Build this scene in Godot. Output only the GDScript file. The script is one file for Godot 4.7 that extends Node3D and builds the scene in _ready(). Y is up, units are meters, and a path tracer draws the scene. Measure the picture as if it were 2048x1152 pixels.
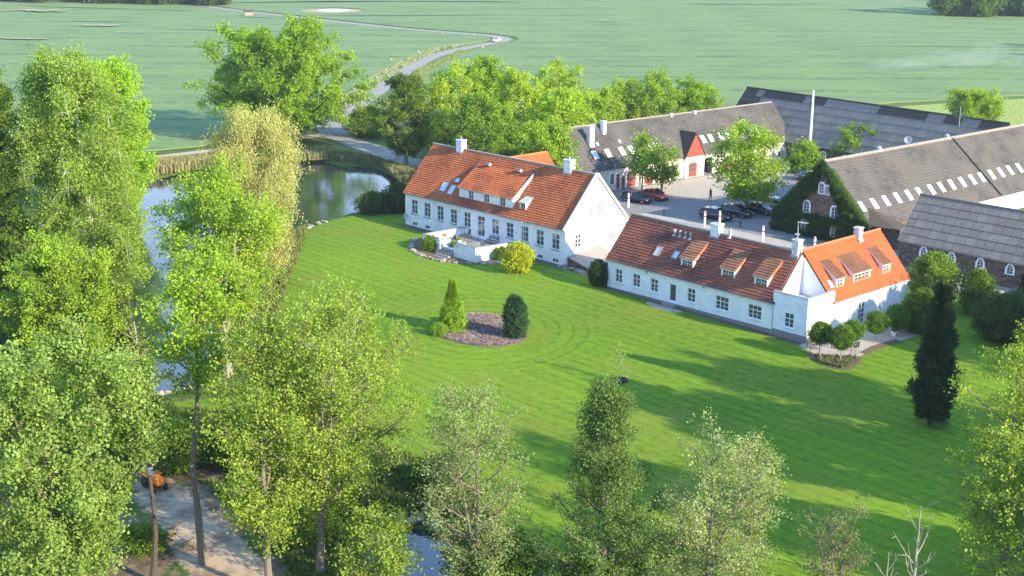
extends Node3D

# ---------------------------------------------------------------- small tools
var M := {}            # materials by name
var used := {}         # names taken at top level
var WATERS: Array = []   # [polygon, depth]
var moat := PackedVector2Array([Vector2(-53.4, -186.4), Vector2(-51.6, -195.4), Vector2(-44.9, -202.8), Vector2(-38.3, -205.3), Vector2(-32.3, -207.7), Vector2(-29.3, -206.9), Vector2(-26.0, -202.5), Vector2(-23.2, -204.0), Vector2(-20.5, -200.7), Vector2(-16.3, -189.5), Vector2(-17.1, -180.4), Vector2(-20.2, -170.4), Vector2(-23.5, -165.7), Vector2(-26.4, -160.5), Vector2(-29.6, -149.5), Vector2(-31.0, -138.0), Vector2(-29.2, -124.0), Vector2(-27.4, -112.2), Vector2(-25.9, -104.4), Vector2(-27.1, -100.3), Vector2(-28.9, -99.3), Vector2(-30.8, -103.9), Vector2(-35.7, -119.5), Vector2(-41.2, -139.9), Vector2(-47.3, -162.1)])
var pond_low := PackedVector2Array([Vector2(-7.8, -74.6), Vector2(-6.9, -75.6), Vector2(-4.7, -75.1), Vector2(-2.8, -73.6), Vector2(-1.8, -69.6), Vector2(-1.1, -65.0), Vector2(-8.2, -65.0), Vector2(-8.4, -70.6)])
var pond_small := PackedVector2Array([Vector2(-11.6, -82.6), Vector2(-10.2, -82.9), Vector2(-8.4, -81.6), Vector2(-7.0, -79.8), Vector2(-8.5, -78.7), Vector2(-10.9, -79.5)])
var field_pond := PackedVector2Array([Vector2(-84.1, -570.6), Vector2(-82.0, -577.0), Vector2(-77.8, -580.3), Vector2(-71.5, -577.0), Vector2(-68.5, -571.1), Vector2(-70.5, -563.0), Vector2(-75.8, -560.5), Vector2(-81.5, -564.0)])

func C(r: float, g: float, b: float) -> Color:
	return Color(r, g, b).linear_to_srgb()

func numbered(called: String) -> String:
	if not used.has(called):
		used[called] = 0
		return called
	used[called] += 1
	return "%s_%03d" % [called, used[called]]

func thing(called: String, label: String, category: String, at := Vector3.ZERO, turn := 0.0, group := "") -> Node3D:
	var o := Node3D.new()
	o.name = numbered(called)
	add_child(o)
	o.position = at
	o.rotation.y = turn
	tag(o, label, category, group)
	return o

func tag(o: Node, label: String, category: String, group := "") -> void:
	o.set_meta("label", label)
	o.set_meta("category", category)
	if group != "":
		o.set_meta("group", group)

func begin() -> SurfaceTool:
	var st := SurfaceTool.new()
	st.begin(Mesh.PRIMITIVE_TRIANGLES)
	return st

func put(called: String, st: SurfaceTool, m: Material, parent: Node = self, smooth := false) -> MeshInstance3D:
	if smooth:
		st.index()
		st.generate_normals()
	var o := MeshInstance3D.new()
	o.mesh = st.commit()
	o.name = called if parent != self else numbered(called)
	o.material_override = m
	parent.add_child(o, true)
	return o

func putm(called: String, mesh: Mesh, m: Material, parent: Node, at := Vector3.ZERO) -> MeshInstance3D:
	var o := MeshInstance3D.new()
	o.mesh = mesh
	o.name = called if parent != self else numbered(called)
	o.material_override = m
	o.position = at
	parent.add_child(o, true)
	return o

func sub(called: String, parent: Node, at := Vector3.ZERO, turn := 0.0) -> Node3D:
	var o := Node3D.new()
	o.name = called
	parent.add_child(o, true)
	o.position = at
	o.rotation.y = turn
	return o

func struct(called: String, st: SurfaceTool, m: Material, smooth := false) -> MeshInstance3D:
	var o := put(called, st, m, self, smooth)
	o.set_meta("kind", "structure")
	return o

func tri(st: SurfaceTool, a: Vector3, b: Vector3, c: Vector3) -> void:
	st.add_vertex(a)
	st.add_vertex(b)
	st.add_vertex(c)

func quad(st: SurfaceTool, a: Vector3, b: Vector3, c: Vector3, d: Vector3) -> void:
	tri(st, a, b, c)
	tri(st, a, c, d)

# a box given by its centre and size, turned by a basis
func box(st: SurfaceTool, c: Vector3, s: Vector3, b := Basis.IDENTITY) -> void:
	var h := s * 0.5
	var p: Array[Vector3] = []
	for i in 8:
		p.append(c + b * Vector3(h.x if i & 1 else -h.x, h.y if i & 2 else -h.y, h.z if i & 4 else -h.z))
	quad(st, p[0], p[2], p[3], p[1])
	quad(st, p[4], p[5], p[7], p[6])
	quad(st, p[0], p[1], p[5], p[4])
	quad(st, p[2], p[6], p[7], p[3])
	quad(st, p[0], p[4], p[6], p[2])
	quad(st, p[1], p[3], p[7], p[5])

func box2(st: SurfaceTool, a: Vector3, b: Vector3) -> void:
	box(st, (a + b) * 0.5, (b - a).abs())

# a tube along points with radii
func tube(st: SurfaceTool, pts: Array, rad: Array, sides := 6, close := true) -> void:
	var rings := []
	for i in pts.size():
		var t: Vector3 = (pts[mini(i + 1, pts.size() - 1)] - pts[maxi(i - 1, 0)]).normalized()
		var side := t.cross(Vector3.UP if absf(t.y) < 0.95 else Vector3.RIGHT).normalized()
		var other := side.cross(t)
		var ring := []
		for k in sides:
			var a := TAU * k / sides
			ring.append(pts[i] + (side * cos(a) + other * sin(a)) * rad[i])
		rings.append(ring)
	for i in pts.size() - 1:
		for k in sides:
			var k2 := (k + 1) % sides
			quad(st, rings[i][k], rings[i + 1][k], rings[i + 1][k2], rings[i][k2])
	if close:
		for k in sides - 2:
			tri(st, rings[0][0], rings[0][k + 1], rings[0][k + 2])
			var l: int = pts.size() - 1
			tri(st, rings[l][0], rings[l][k + 2], rings[l][k + 1])

# a lathed shape: profile of (radius, height)
func lathe(st: SurfaceTool, c: Vector3, prof: Array, sides := 12) -> void:
	for i in prof.size() - 1:
		for k in sides:
			var a0 := TAU * k / sides
			var a1 := TAU * (k + 1) / sides
			var d0 := Vector3(cos(a0), 0, sin(a0))
			var d1 := Vector3(cos(a1), 0, sin(a1))
			var u: Vector2 = prof[i]
			var v: Vector2 = prof[i + 1]
			quad(st, c + d0 * u.x + Vector3.UP * u.y, c + d1 * u.x + Vector3.UP * u.y, c + d1 * v.x + Vector3.UP * v.y, c + d0 * v.x + Vector3.UP * v.y)

# a flat sheet over a polygon in the ground plane
func sheet(st: SurfaceTool, poly: PackedVector2Array, y: float) -> void:
	var t := Geometry2D.triangulate_polygon(poly)
	for i in range(0, t.size(), 3):
		var a := poly[t[i]]
		var b := poly[t[i + 1]]
		var c := poly[t[i + 2]]
		if (b - a).cross(c - a) < 0:
			var s := b
			b = c
			c = s
		tri(st, Vector3(a.x, y, a.y), Vector3(b.x, y, b.y), Vector3(c.x, y, c.y))

func edge_down(st: SurfaceTool, poly: PackedVector2Array, y0: float, y1: float) -> void:
	for i in poly.size():
		var a := poly[i]
		var b := poly[(i + 1) % poly.size()]
		quad(st, Vector3(a.x, y1, a.y), Vector3(b.x, y1, b.y), Vector3(b.x, y0, b.y), Vector3(a.x, y0, a.y))

func smoothed(poly: PackedVector2Array, times := 2, closed := true) -> PackedVector2Array:
	for n in times:
		var out := PackedVector2Array()
		var k := poly.size()
		if not closed:
			out.append(poly[0])
		for i in (k if closed else k - 1):
			var a := poly[i]
			var b := poly[(i + 1) % k]
			out.append(a.lerp(b, 0.25))
			out.append(a.lerp(b, 0.75))
		if not closed:
			out.append(poly[k - 1])
		poly = out
	return poly

func dist_to(poly: PackedVector2Array, p: Vector2, closed := true) -> float:
	var best := 1e9
	var k := poly.size()
	for i in (k if closed else k - 1):
		var q := Geometry2D.get_closest_point_to_segment(p, poly[i], poly[(i + 1) % k])
		best = minf(best, p.distance_squared_to(q))
	best = sqrt(best)
	if closed and Geometry2D.is_point_in_polygon(p, poly):
		best = -best
	return best

# ---------------------------------------------------------------- materials
func noise_tex(freq: float, cols: Array, size := 512, octaves := 4, type := FastNoiseLite.TYPE_SIMPLEX, seed_ := 1) -> NoiseTexture2D:
	var n := FastNoiseLite.new()
	n.noise_type = type
	n.frequency = freq
	n.seed = seed_
	n.fractal_octaves = octaves
	if type == FastNoiseLite.TYPE_CELLULAR:
		n.cellular_return_type = FastNoiseLite.RETURN_CELL_VALUE
		n.fractal_type = FastNoiseLite.FRACTAL_NONE
	var t := NoiseTexture2D.new()
	t.width = size
	t.height = size
	t.seamless = true
	t.noise = n
	if cols.size():
		var g := Gradient.new()
		var off := PackedFloat32Array()
		var cc := PackedColorArray()
		for i in cols.size():
			off.append(float(i) / (cols.size() - 1))
			cc.append(cols[i])
		g.offsets = off
		g.colors = cc
		t.color_ramp = g
	return t

func gray(v: float) -> Color:
	return Color(v, v, v)

func plain(called: String, c: Color, rough := 0.85, metal := 0.0) -> StandardMaterial3D:
	var m := StandardMaterial3D.new()
	m.resource_name = called
	m.albedo_color = c
	m.roughness = rough
	m.metallic = metal
	M[called] = m
	return m

# colour times a tiling pattern that is laid on in world space; metres says how wide one tile of it is
func rough_mat(called: String, c: Color, tex: Texture2D, metres: float, rough := 0.9, bump: Texture2D = null, bump_cm := 1.0, vcol := false) -> StandardMaterial3D:
	var m := plain(called, c, rough)
	m.albedo_texture = tex
	m.uv1_triplanar = true
	m.uv1_world_triplanar = true
	m.uv1_scale = Vector3.ONE / metres
	if bump:
		m.heightmap_enabled = true
		m.heightmap_texture = bump
		m.heightmap_scale = bump_cm
	m.vertex_color_use_as_albedo = vcol
	return m

func leaf_mat(called: String, back: float, rough := 0.55) -> StandardMaterial3D:
	var m := plain(called, Color.WHITE, rough)
	m.vertex_color_use_as_albedo = true
	m.metallic_specular = 0.35
	m.backlight_enabled = true
	m.backlight = Color(back, back, back * 0.55)
	m.cull_mode = BaseMaterial3D.CULL_DISABLED
	return m

func make_materials() -> void:
	var soft := noise_tex(0.012, [gray(0.80), gray(0.92), gray(1.0)], 512, 5)
	var fine := noise_tex(0.05, [gray(0.72), gray(0.9), gray(1.0)], 512, 5, FastNoiseLite.TYPE_SIMPLEX, 7)
	var grit := noise_tex(0.12, [gray(0.0), gray(1.0)], 512, 3, FastNoiseLite.TYPE_SIMPLEX, 9)
	var blotch := noise_tex(0.02, [Color(0.62, 0.6, 0.56), Color(0.86, 0.84, 0.8), Color(1, 1, 1), Color(1, 0.97, 0.9)], 512, 6, FastNoiseLite.TYPE_SIMPLEX, 3)
	var limewash := noise_tex(0.008, [Color(0.90, 0.89, 0.87), Color(0.965, 0.96, 0.955), Color(1, 1, 1), Color(1, 1, 1)], 512, 6, FastNoiseLite.TYPE_SIMPLEX, 4)
	var stones := noise_tex(0.045, [Color(0.30, 0.24, 0.19), Color(0.55, 0.47, 0.38), Color(0.42, 0.40, 0.38), Color(0.68, 0.58, 0.47), Color(0.36, 0.30, 0.27), Color(0.6, 0.45, 0.38)], 512, 1, FastNoiseLite.TYPE_CELLULAR, 5)
	var stones_h := noise_tex(0.045, [], 512, 1, FastNoiseLite.TYPE_CELLULAR, 5)
	var bark := noise_tex(0.06, [gray(0.5), gray(0.8), gray(1.0)], 256, 4, FastNoiseLite.TYPE_SIMPLEX, 8)
	rough_mat("limewash", C(0.80, 0.80, 0.78), limewash, 5.0, 0.92, grit, 0.3)
	rough_mat("plinth", C(0.26, 0.24, 0.22), blotch, 2.0, 0.95, grit, 1.0)
	rough_mat("stone_wall", C(0.62, 0.58, 0.54), stones, 5.0, 0.95, stones_h, 2.0)
	rough_mat("brick_dark", C(0.20, 0.12, 0.09), blotch, 1.5, 0.95, grit, 0.6)
	rough_mat("whitewashed_stone", C(0.74, 0.71, 0.66), blotch, 3.0, 0.95, stones_h, 2.0)
	rough_mat("clay_tile", Color.WHITE, fine, 1.3, 0.8, null, 0, true)
	rough_mat("slate_tile", Color.WHITE, fine, 1.0, 0.9, grit, 0.6, true)
	for i in 5:
		var g: float = [0.20, 0.225, 0.25, 0.21, 0.075][i]
		rough_mat("roof_sheet_%d" % i, C(g * 1.2, g * 1.0, g * 0.8), soft, 1.7 + i * 0.3, 0.95, grit, 0.4).metallic_specular = 0.15
	rough_mat("mortar", C(0.42, 0.38, 0.32), blotch, 1.0, 0.95)
	rough_mat("lead", C(0.33, 0.35, 0.38), soft, 1.0, 0.55)
	rough_mat("zinc", C(0.40, 0.42, 0.43), soft, 1.0, 0.45)
	plain("white_paint", C(0.80, 0.80, 0.79), 0.5)
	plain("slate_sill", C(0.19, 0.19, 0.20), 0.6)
	rough_mat("red_wood", C(0.42, 0.055, 0.03), blotch, 1.2, 0.7)
	rough_mat("dark_wood", C(0.07, 0.05, 0.035), blotch, 1.0, 0.7)
	rough_mat("pale_wood", C(0.36, 0.26, 0.15), blotch, 0.8, 0.8)
	plain("iron", C(0.03, 0.03, 0.032), 0.5, 0.4)
	var glass := plain("window_glass", C(0.06, 0.065, 0.06), 0.05)
	glass.metallic_specular = 0.6
	var sky_glass := plain("roof_glass", C(0.50, 0.53, 0.56), 0.08)
	sky_glass.metallic_specular = 0.8
	rough_mat("asphalt", C(0.21, 0.195, 0.185), blotch, 4.0, 0.95, grit, 0.5)
	rough_mat("road_asphalt", C(0.27, 0.25, 0.225), blotch, 5.0, 0.95, grit, 0.5)
	rough_mat("gravel", C(0.42, 0.36, 0.28), blotch, 3.0, 0.97, grit, 1.5)
	rough_mat("pale_paving", C(0.40, 0.36, 0.31), blotch, 2.0, 0.95, grit, 0.8)
	rough_mat("slab", C(0.30, 0.27, 0.24), blotch, 2.2, 0.9, grit, 0.6)
	rough_mat("soil", C(0.16, 0.11, 0.07), blotch, 1.4, 1.0, grit, 3.0)
	rough_mat("bark_chips", C(0.27, 0.19, 0.19), noise_tex(0.05, [Color(0.30, 0.25, 0.36), Color(0.62, 0.52, 0.6), Color(1, 0.92, 0.85), Color(1.0, 0.95, 0.8)], 512, 3, FastNoiseLite.TYPE_SIMPLEX, 11), 3.0, 1.0, grit, 3.0)
	rough_mat("sand", C(0.38, 0.30, 0.175), blotch, 6.0, 1.0, grit, 2.0)
	rough_mat("mud", C(0.20, 0.18, 0.17), blotch, 2.0, 0.85, grit, 2.0)
	rough_mat("verge_grass", C(0.085, 0.145, 0.022), blotch, 3.0, 1.0, grit, 4.0)
	rough_mat("pale_crop", C(0.27, 0.34, 0.045), blotch, 9.0, 1.0, grit, 4.0)
	rough_mat("bark_grey", C(0.26, 0.22, 0.16), bark, 0.7, 0.95, grit, 1.0)
	rough_mat("bark_pale", C(0.42, 0.38, 0.30), bark, 0.7, 0.95, grit, 1.0)
	rough_mat("bark_dark", C(0.11, 0.085, 0.06), bark, 0.7, 0.95, grit, 1.0)
	rough_mat("bark_birch", C(0.58, 0.55, 0.48), noise_tex(0.05, [gray(0.15), gray(0.8), gray(1.0), gray(1.0)], 256, 4, FastNoiseLite.TYPE_SIMPLEX, 12), 1.4, 0.9)
	leaf_mat("leaf", 1.0)
	leaf_mat("needle", 0.5, 0.7)
	leaf_mat("reed", 0.4, 0.8)
	var w := plain("water", C(0.012, 0.020, 0.022), 0.02)
	w.metallic_specular = 0.75
	w.heightmap_enabled = true
	w.heightmap_texture = noise_tex(0.02, [], 512, 3, FastNoiseLite.TYPE_SIMPLEX_SMOOTH, 14)
	w.heightmap_scale = 0.5
	w.uv1_triplanar = true
	w.uv1_world_triplanar = true
	w.uv1_scale = Vector3.ONE / 7.0
	plain("rubber", C(0.02, 0.02, 0.02), 0.85)
	plain("rim", C(0.35, 0.35, 0.36), 0.35, 0.8)
	plain("car_glass", C(0.015, 0.018, 0.02), 0.04)
	plain("lamp_glass", C(0.75, 0.76, 0.78), 0.1)
	plain("tail_glass", C(0.35, 0.012, 0.01), 0.2)
	for e in [["car_black", C(0.008, 0.009, 0.011)], ["car_navy", C(0.010, 0.014, 0.022)], ["car_red", C(0.48, 0.014, 0.02)], ["car_silver", C(0.42, 0.45, 0.47)], ["car_white", C(0.74, 0.75, 0.76)]]:
		var cm := plain(e[0], e[1], 0.3)
		cm.clearcoat_enabled = true
		cm.clearcoat = 1.0
		cm.clearcoat_roughness = 0.05
	plain("post_white", C(0.75, 0.75, 0.74), 0.6)
	plain("post_red", C(0.55, 0.04, 0.05), 0.6)
	plain("orange_paint", C(0.75, 0.20, 0.015), 0.4)
	plain("cloth_dark", C(0.015, 0.016, 0.022), 0.95)
	plain("canvas_grey", C(0.42, 0.43, 0.42), 0.95)
	plain("terracotta", C(0.40, 0.14, 0.06), 0.85)
	plain("glazed_white", C(0.78, 0.77, 0.74), 0.3)
	plain("rattan", C(0.05, 0.05, 0.055), 0.7)
# ---------------------------------------------------------------- trees and plants
var clump_mesh := {}

# n small leaves, each folded along its midrib, spread through a ball
func clump(kind: String) -> ArrayMesh:
	if clump_mesh.has(kind):
		return clump_mesh[kind]
	var spec: Array = {
		"broad": [9, 0.34, 0.085, 0.20], "maple": [7, 0.36, 0.12, 0.22], "fine": [12, 0.30, 0.05, 0.12], "weep": [11, 0.34, 0.04, 0.20],
		"far": [9, 0.55, 0.16, 0.32], "needle": [13, 0.34, 0.045, 0.26], "shrub": [10, 0.20, 0.055, 0.12], "small": [9, 0.13, 0.04, 0.085],
	}[kind]
	var rng := RandomNumberGenerator.new()
	rng.seed = hash(kind)
	var st := begin()
	for i in spec[0]:
		var o = Vector3(rng.randfn(), rng.randfn() * (2.0 if kind == "weep" else 0.8), rng.randfn()) * spec[1] * 0.55
		var along := Vector3(rng.randfn(), rng.randfn() * 0.6, rng.randfn())
		if kind == "weep":
			along = Vector3(rng.randfn() * 0.35, -1, rng.randfn() * 0.35)
		elif kind == "needle":
			along = o.normalized() + Vector3(0, 0.5, 0)
		along = along.normalized()
		var side := along.cross(Vector3(rng.randfn(), rng.randfn() + 1.2, rng.randfn())).normalized()
		var up := side.cross(along)
		var l: float = spec[3] * rng.randf_range(0.7, 1.2)
		var w: float = spec[2] * rng.randf_range(0.8, 1.2)
		var a = o - along * l * 0.5
		var b = o + along * l * 0.5 - up * l * 0.12
		var m = o + up * w * 0.25
		tri(st, a, m + side * w, b)
		tri(st, a, b, m - side * w)
	clump_mesh[kind] = st.commit()
	return clump_mesh[kind]

func crown_of(called: String, parent: Node, kind: String, m: Material, where: Array, tint: Array) -> MultiMeshInstance3D:
	var mm := MultiMesh.new()
	mm.transform_format = MultiMesh.TRANSFORM_3D
	mm.use_colors = true
	mm.mesh = clump(kind)
	mm.instance_count = where.size()
	for i in where.size():
		mm.set_instance_transform(i, where[i])
		mm.set_instance_color(i, tint[i])
	var o := MultiMeshInstance3D.new()
	o.multimesh = mm
	o.name = called
	o.material_override = m
	o.set_meta("kind", "stuff")
	parent.add_child(o, true)
	return o

func spin(rng: RandomNumberGenerator, s: float) -> Basis:
	return Basis(Vector3(rng.randfn(), rng.randfn(), rng.randfn()).normalized(), rng.randf() * TAU).scaled(Vector3.ONE * s)

func profile(shape: String, t: float) -> float:
	match shape:
		"cone": return clampf(1.03 - t, 0.05, 1.0) * clampf(0.7 + t * 4.0, 0.0, 1.0)
		"oval": return sqrt(maxf(0.02, 1.0 - pow(2.0 * t - 0.85, 2.0) * 0.78)) * (1.0 if t < 0.85 else 1.0 - (t - 0.85) * 3.0)
		"vase": return lerpf(0.45, 1.0, smoothstep(0.0, 0.6, t)) * sqrt(maxf(0.03, 1.0 - pow(maxf(0.0, t - 0.45) / 0.58, 2.0)))
		"spread": return sqrt(maxf(0.02, 1.0 - pow(1.55 * t - 0.62, 2.0)))
		"spire": return maxf(0.05, pow(maxf(0.0, 1.0 - t), 0.8)) * clampf(0.7 + t * 4.0, 0.0, 1.0)
		"flame": return (lerpf(0.62, 1.0, smoothstep(0.0, 0.25, t)) if t < 0.25 else pow(maxf(0.03, 1.0 - (t - 0.25) / 0.77), 0.62))
		"column": return 0.75 + 0.25 * sin(t * PI) if t < 0.8 else lerpf(0.9, 0.25, (t - 0.8) / 0.2)
	return sqrt(maxf(0.03, 1.0 - pow(2.0 * t - 1.0, 2.0)))

# d: h, r, cb (height of the lowest foliage), shape, limbs, twigs, leaves, leaf (kind of clump), size, col_a, col_b, bark, tr (trunk radius), weep, rise, lean, spread
func make_tree(called: String, label: String, category: String, at: Vector3, d: Dictionary, group := "") -> Node3D:
	var rng := RandomNumberGenerator.new()
	rng.seed = d.get("seed", hash(label))
	var root := thing(called, label, category, at, 0.0, group)
	var h: float = d.h
	var r: float = d.r
	var cb: float = d.cb
	var lean: Vector3 = d.get("lean", Vector3.ZERO)
	var tr: float = d.get("tr", 0.018 * h + 0.05)
	var shape: String = d.get("shape", "round")
	var weep: float = d.get("weep", 0.0)
	var rise: float = d.get("rise", 0.9)
	var spread: float = d.get("spread", 0.35)
	var size: float = d.get("size", 1.0)
	var ca: Color = d.col_a * 1.3
	var cc: Color = d.col_b * 1.3
	var sides: int = d.get("sides", 6)
	var st := begin()
	var axis := []
	var rad := []
	var top: float = h * d.get("top", 0.93)
	var wob := Vector3(rng.randfn(), 0, rng.randfn()) * 0.012 * h
	for i in 9:
		var t := i / 8.0
		axis.append(Vector3(0, t * top - 0.25, 0) + lean * t * t * h + wob * sin(t * 5.0) + Vector3(rng.randfn(), 0, rng.randfn()) * 0.006 * h * t)
		rad.append(tr * (1.35 if i == 0 else 1.0) * lerpf(1.0, 0.12, pow(t, 0.8)) + 0.012)
	tube(st, axis, rad, sides + 2)
	var where := []
	var tint := []
	var forks: int = d.get("forks", 0)
	var axes := [axis]
	var radii := [rad]
	for k in forks:                                      # second stems that leave the trunk part of the way up
		var f := rng.randf_range(0.25, 0.5)
		var i0 := int(f * 8)
		var a := rng.randf() * TAU
		var out := Vector3(cos(a), 0, sin(a)) * r * rng.randf_range(0.35, 0.6)
		var p := []
		var q := []
		for i in 7:
			var t := i / 6.0
			var y := lerpf(axis[i0].y, top * rng.randf_range(0.86, 0.97), t)
			p.append(Vector3(axis[i0].x, y, axis[i0].z) + out * pow(t, 0.7) + lean * t * h * 0.5)
			q.append(rad[i0] * lerpf(0.75, 0.1, t) + 0.01)
		tube(st, p, q, sides)
		axes.append(p)
		radii.append(q)
	var limbs: int = d.limbs
	for i in limbs:
		var f: float = (i + rng.randf()) / limbs
		f = pow(f, d.get("bias", 0.9))
		var ax: Array = axes[i % axes.size()]
		var ra: Array = radii[i % axes.size()]
		var n: int = ax.size() - 1
		var big := r * profile(shape, f) * rng.randf_range(0.7, 1.08) * (0.75 if axes.size() > 1 else 1.0)
		var y_end := lerpf(cb, h, f)
		var y_start := clampf(y_end - big * rise * rng.randf_range(0.8, 1.2), minf(cb * 0.75 + 0.3, top * 0.6), top * 0.97)
		if weep > 0.0:
			y_start = clampf(y_end + 0.4, cb + 0.2, top * 0.98)
		var g := clampf((y_start + 0.25 - 0.0) / top, 0.0, 0.999) * n
		if axes.size() > 1 and ax != axis:
			g = clampf((y_start - ax[0].y) / maxf(ax[n].y - ax[0].y, 0.1), 0.0, 0.999) * n
		var p0: Vector3 = ax[int(g)].lerp(ax[int(g) + 1], g - int(g))
		var r0: float = lerpf(ra[int(g)], ra[int(g) + 1], g - int(g)) * 0.62
		var az := i * 2.399963 + rng.randfn() * 0.35
		var dir := Vector3(cos(az), 0, sin(az))
		var p2 := Vector3(p0.x, y_end, p0.z) + dir * big + Vector3(rng.randfn(), rng.randfn(), rng.randfn()) * 0.05 * r
		var p1 := p0 + dir * big * 0.55 + Vector3.UP * (p2.y - p0.y) * rng.randf_range(0.15, 0.45)
		if weep > 0.0:
			p1 = p0 + dir * big * 0.6 + Vector3.UP * big * 0.35
		var pts := []
		var rr := []
		for k in 6:
			var t := k / 5.0
			pts.append(p0.lerp(p1, t).lerp(p1.lerp(p2, t), t) + Vector3(rng.randfn(), rng.randfn(), rng.randfn()) * 0.025 * big * t)
			rr.append(lerpf(minf(r0, (0.02 + big * 0.028) * d.get("limb", 1.0)), 0.012 * d.get("limb", 1.0), t))
		tube(st, pts, rr, maxi(4, sides - 2), false)
		var limb_tint := rng.randf_range(-0.22, 0.22)
		for j in int(ceil(d.twigs * 0.7)):
			var twig_tint := limb_tint + rng.randf_range(-0.2, 0.2)
			var s := rng.randf_range(d.get("inner", 0.3), 1.0)
			var at_ := s * 5.0
			var b0: Vector3 = pts[mini(int(at_), 4)].lerp(pts[mini(int(at_), 4) + 1], at_ - mini(int(at_), 4))
			var tl: float = d.get("tl", 0.28) * r * rng.randf_range(0.5, 1.15)
			var td = (dir * 0.5 + Vector3(rng.randfn(), rng.randfn() * 0.7, rng.randfn()) * 0.75 + Vector3.UP * d.get("up", 0.35)).normalized()
			var b1 = b0 + td * tl
			var bm := b0.lerp(b1, 0.5)
			if weep > 0.0:
				bm = b0 + td * tl * 0.5
				b1 = bm + Vector3(rng.randfn() * 0.12, -1.0, rng.randfn() * 0.12) * weep * rng.randf_range(0.5, 1.2)
				b1.y = maxf(b1.y, minf(cb, b0.y))
			if d.get("show_twigs", true):
				tube(st, [b0, bm, b1], [0.028 * d.get("tw", 1.0), 0.018 * d.get("tw", 1.0), 0.006], 3, false)
			for k in int(ceil(d.leaves * 1.5)):
				var t := pow(rng.randf(), 0.3 if weep <= 0.0 else 0.75)
				var c := (b0.lerp(bm, t * 2.0) if t < 0.5 else bm.lerp(b1, t * 2.0 - 1.0)) + Vector3(rng.randfn(), rng.randfn() * 0.8, rng.randfn()) * spread
				if c.y < 0.1:
					continue
				where.append(Transform3D(spin(rng, size * rng.randf_range(0.7, 1.3)) if weep <= 0.0 else Basis(Vector3.UP, rng.randf() * TAU).scaled(Vector3.ONE * size * rng.randf_range(0.7, 1.3)), c))
				var u := clampf(rng.randf() + twig_tint, 0.0, 1.0)
				var q := ca.lerp(cc, u)
				tint.append(Color(q.r, q.g, q.b))
	put("trunk", st, M[d.get("bark", "bark_grey")], root)
	if where.size():
		crown_of("crown", root, d.get("leaf", "broad"), M["leaf"], where, tint)
	return root

# clipped or bushy plants: clumps through the outer shell of a body of revolution
func make_bush(called: String, label: String, category: String, at: Vector3, d: Dictionary, group := "") -> Node3D:
	var rng := RandomNumberGenerator.new()
	rng.seed = d.get("seed", hash(label))
	var root := thing(called, label, category, at, 0.0, group)
	var st := begin()
	var h: float = d.h
	var r: float = d.r
	var stem: float = d.get("stem", 0.0)              # clear stem below the foliage
	var stems: int = d.get("stems", 1 if stem > 0.0 or d.get("one", false) else 6)
	for k in stems:
		var a := TAU * k / stems + rng.randf()
		var o := Vector3(cos(a), 0, sin(a)) * (0.0 if stems == 1 else r * 0.2)
		var e := Vector3(cos(a), 0, sin(a)) * (0.0 if stems == 1 else r * 0.55)
		tube(st, [o + Vector3.DOWN * 0.1, o.lerp(e, 0.5) + Vector3.UP * h * 0.4, e + Vector3.UP * h * (0.92 if stems == 1 else 0.7)], [d.get("tr", 0.04), d.get("tr", 0.04) * 0.7, 0.01], 5)
	var where := []
	var tint := []
	var ca: Color = d.col_a
	var cc: Color = d.col_b
	var lobe := FastNoiseLite.new()
	lobe.seed = rng.randi() % 10000
	lobe.frequency = d.get("lobes", 0.9)
	for i in int(d.n):
		var t := rng.randf()
		var a := rng.randf() * TAU
		var w := profile(d.get("shape", "round"), t)
		var dir := Vector3(cos(a), 0, sin(a))
		var c := dir * r * w + Vector3.UP * lerpf(stem, h, t)
		var bump = 1.0 + lobe.get_noise_3dv(c * Vector3(1, 1.4, 1)) * d.get("uneven", 0.55)
		c = dir * r * w * bump * (1.0 - pow(rng.randf(), 2.0) * 0.55) + Vector3.UP * (lerpf(stem, h, t) + rng.randfn() * 0.05)
		var b := spin(rng, d.get("size", 1.0) * rng.randf_range(0.7, 1.3))
		if d.get("leaf", "shrub") == "needle":
			b = Basis(Quaternion(Vector3.UP, (dir + Vector3.UP * 0.8).normalized())).rotated(dir, rng.randf()).scaled(Vector3.ONE * d.get("size", 1.0) * rng.randf_range(0.7, 1.3))
		where.append(Transform3D(b, c))
		var u := clampf(rng.randf() + lobe.get_noise_3dv(c * 2.0 + Vector3.ONE * 40.0) * 0.6, 0.0, 1.0)
		var q := ca.lerp(cc, u)
		tint.append(Color(q.r, q.g, q.b))
	put("trunk" if stems == 1 else "stem", st, M[d.get("bark", "bark_grey")], root)
	crown_of("crown" if stems == 1 else "foliage", root, d.get("leaf", "shrub"), M["needle" if d.get("leaf", "shrub") == "needle" else "leaf"], where, tint)
	return root

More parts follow.
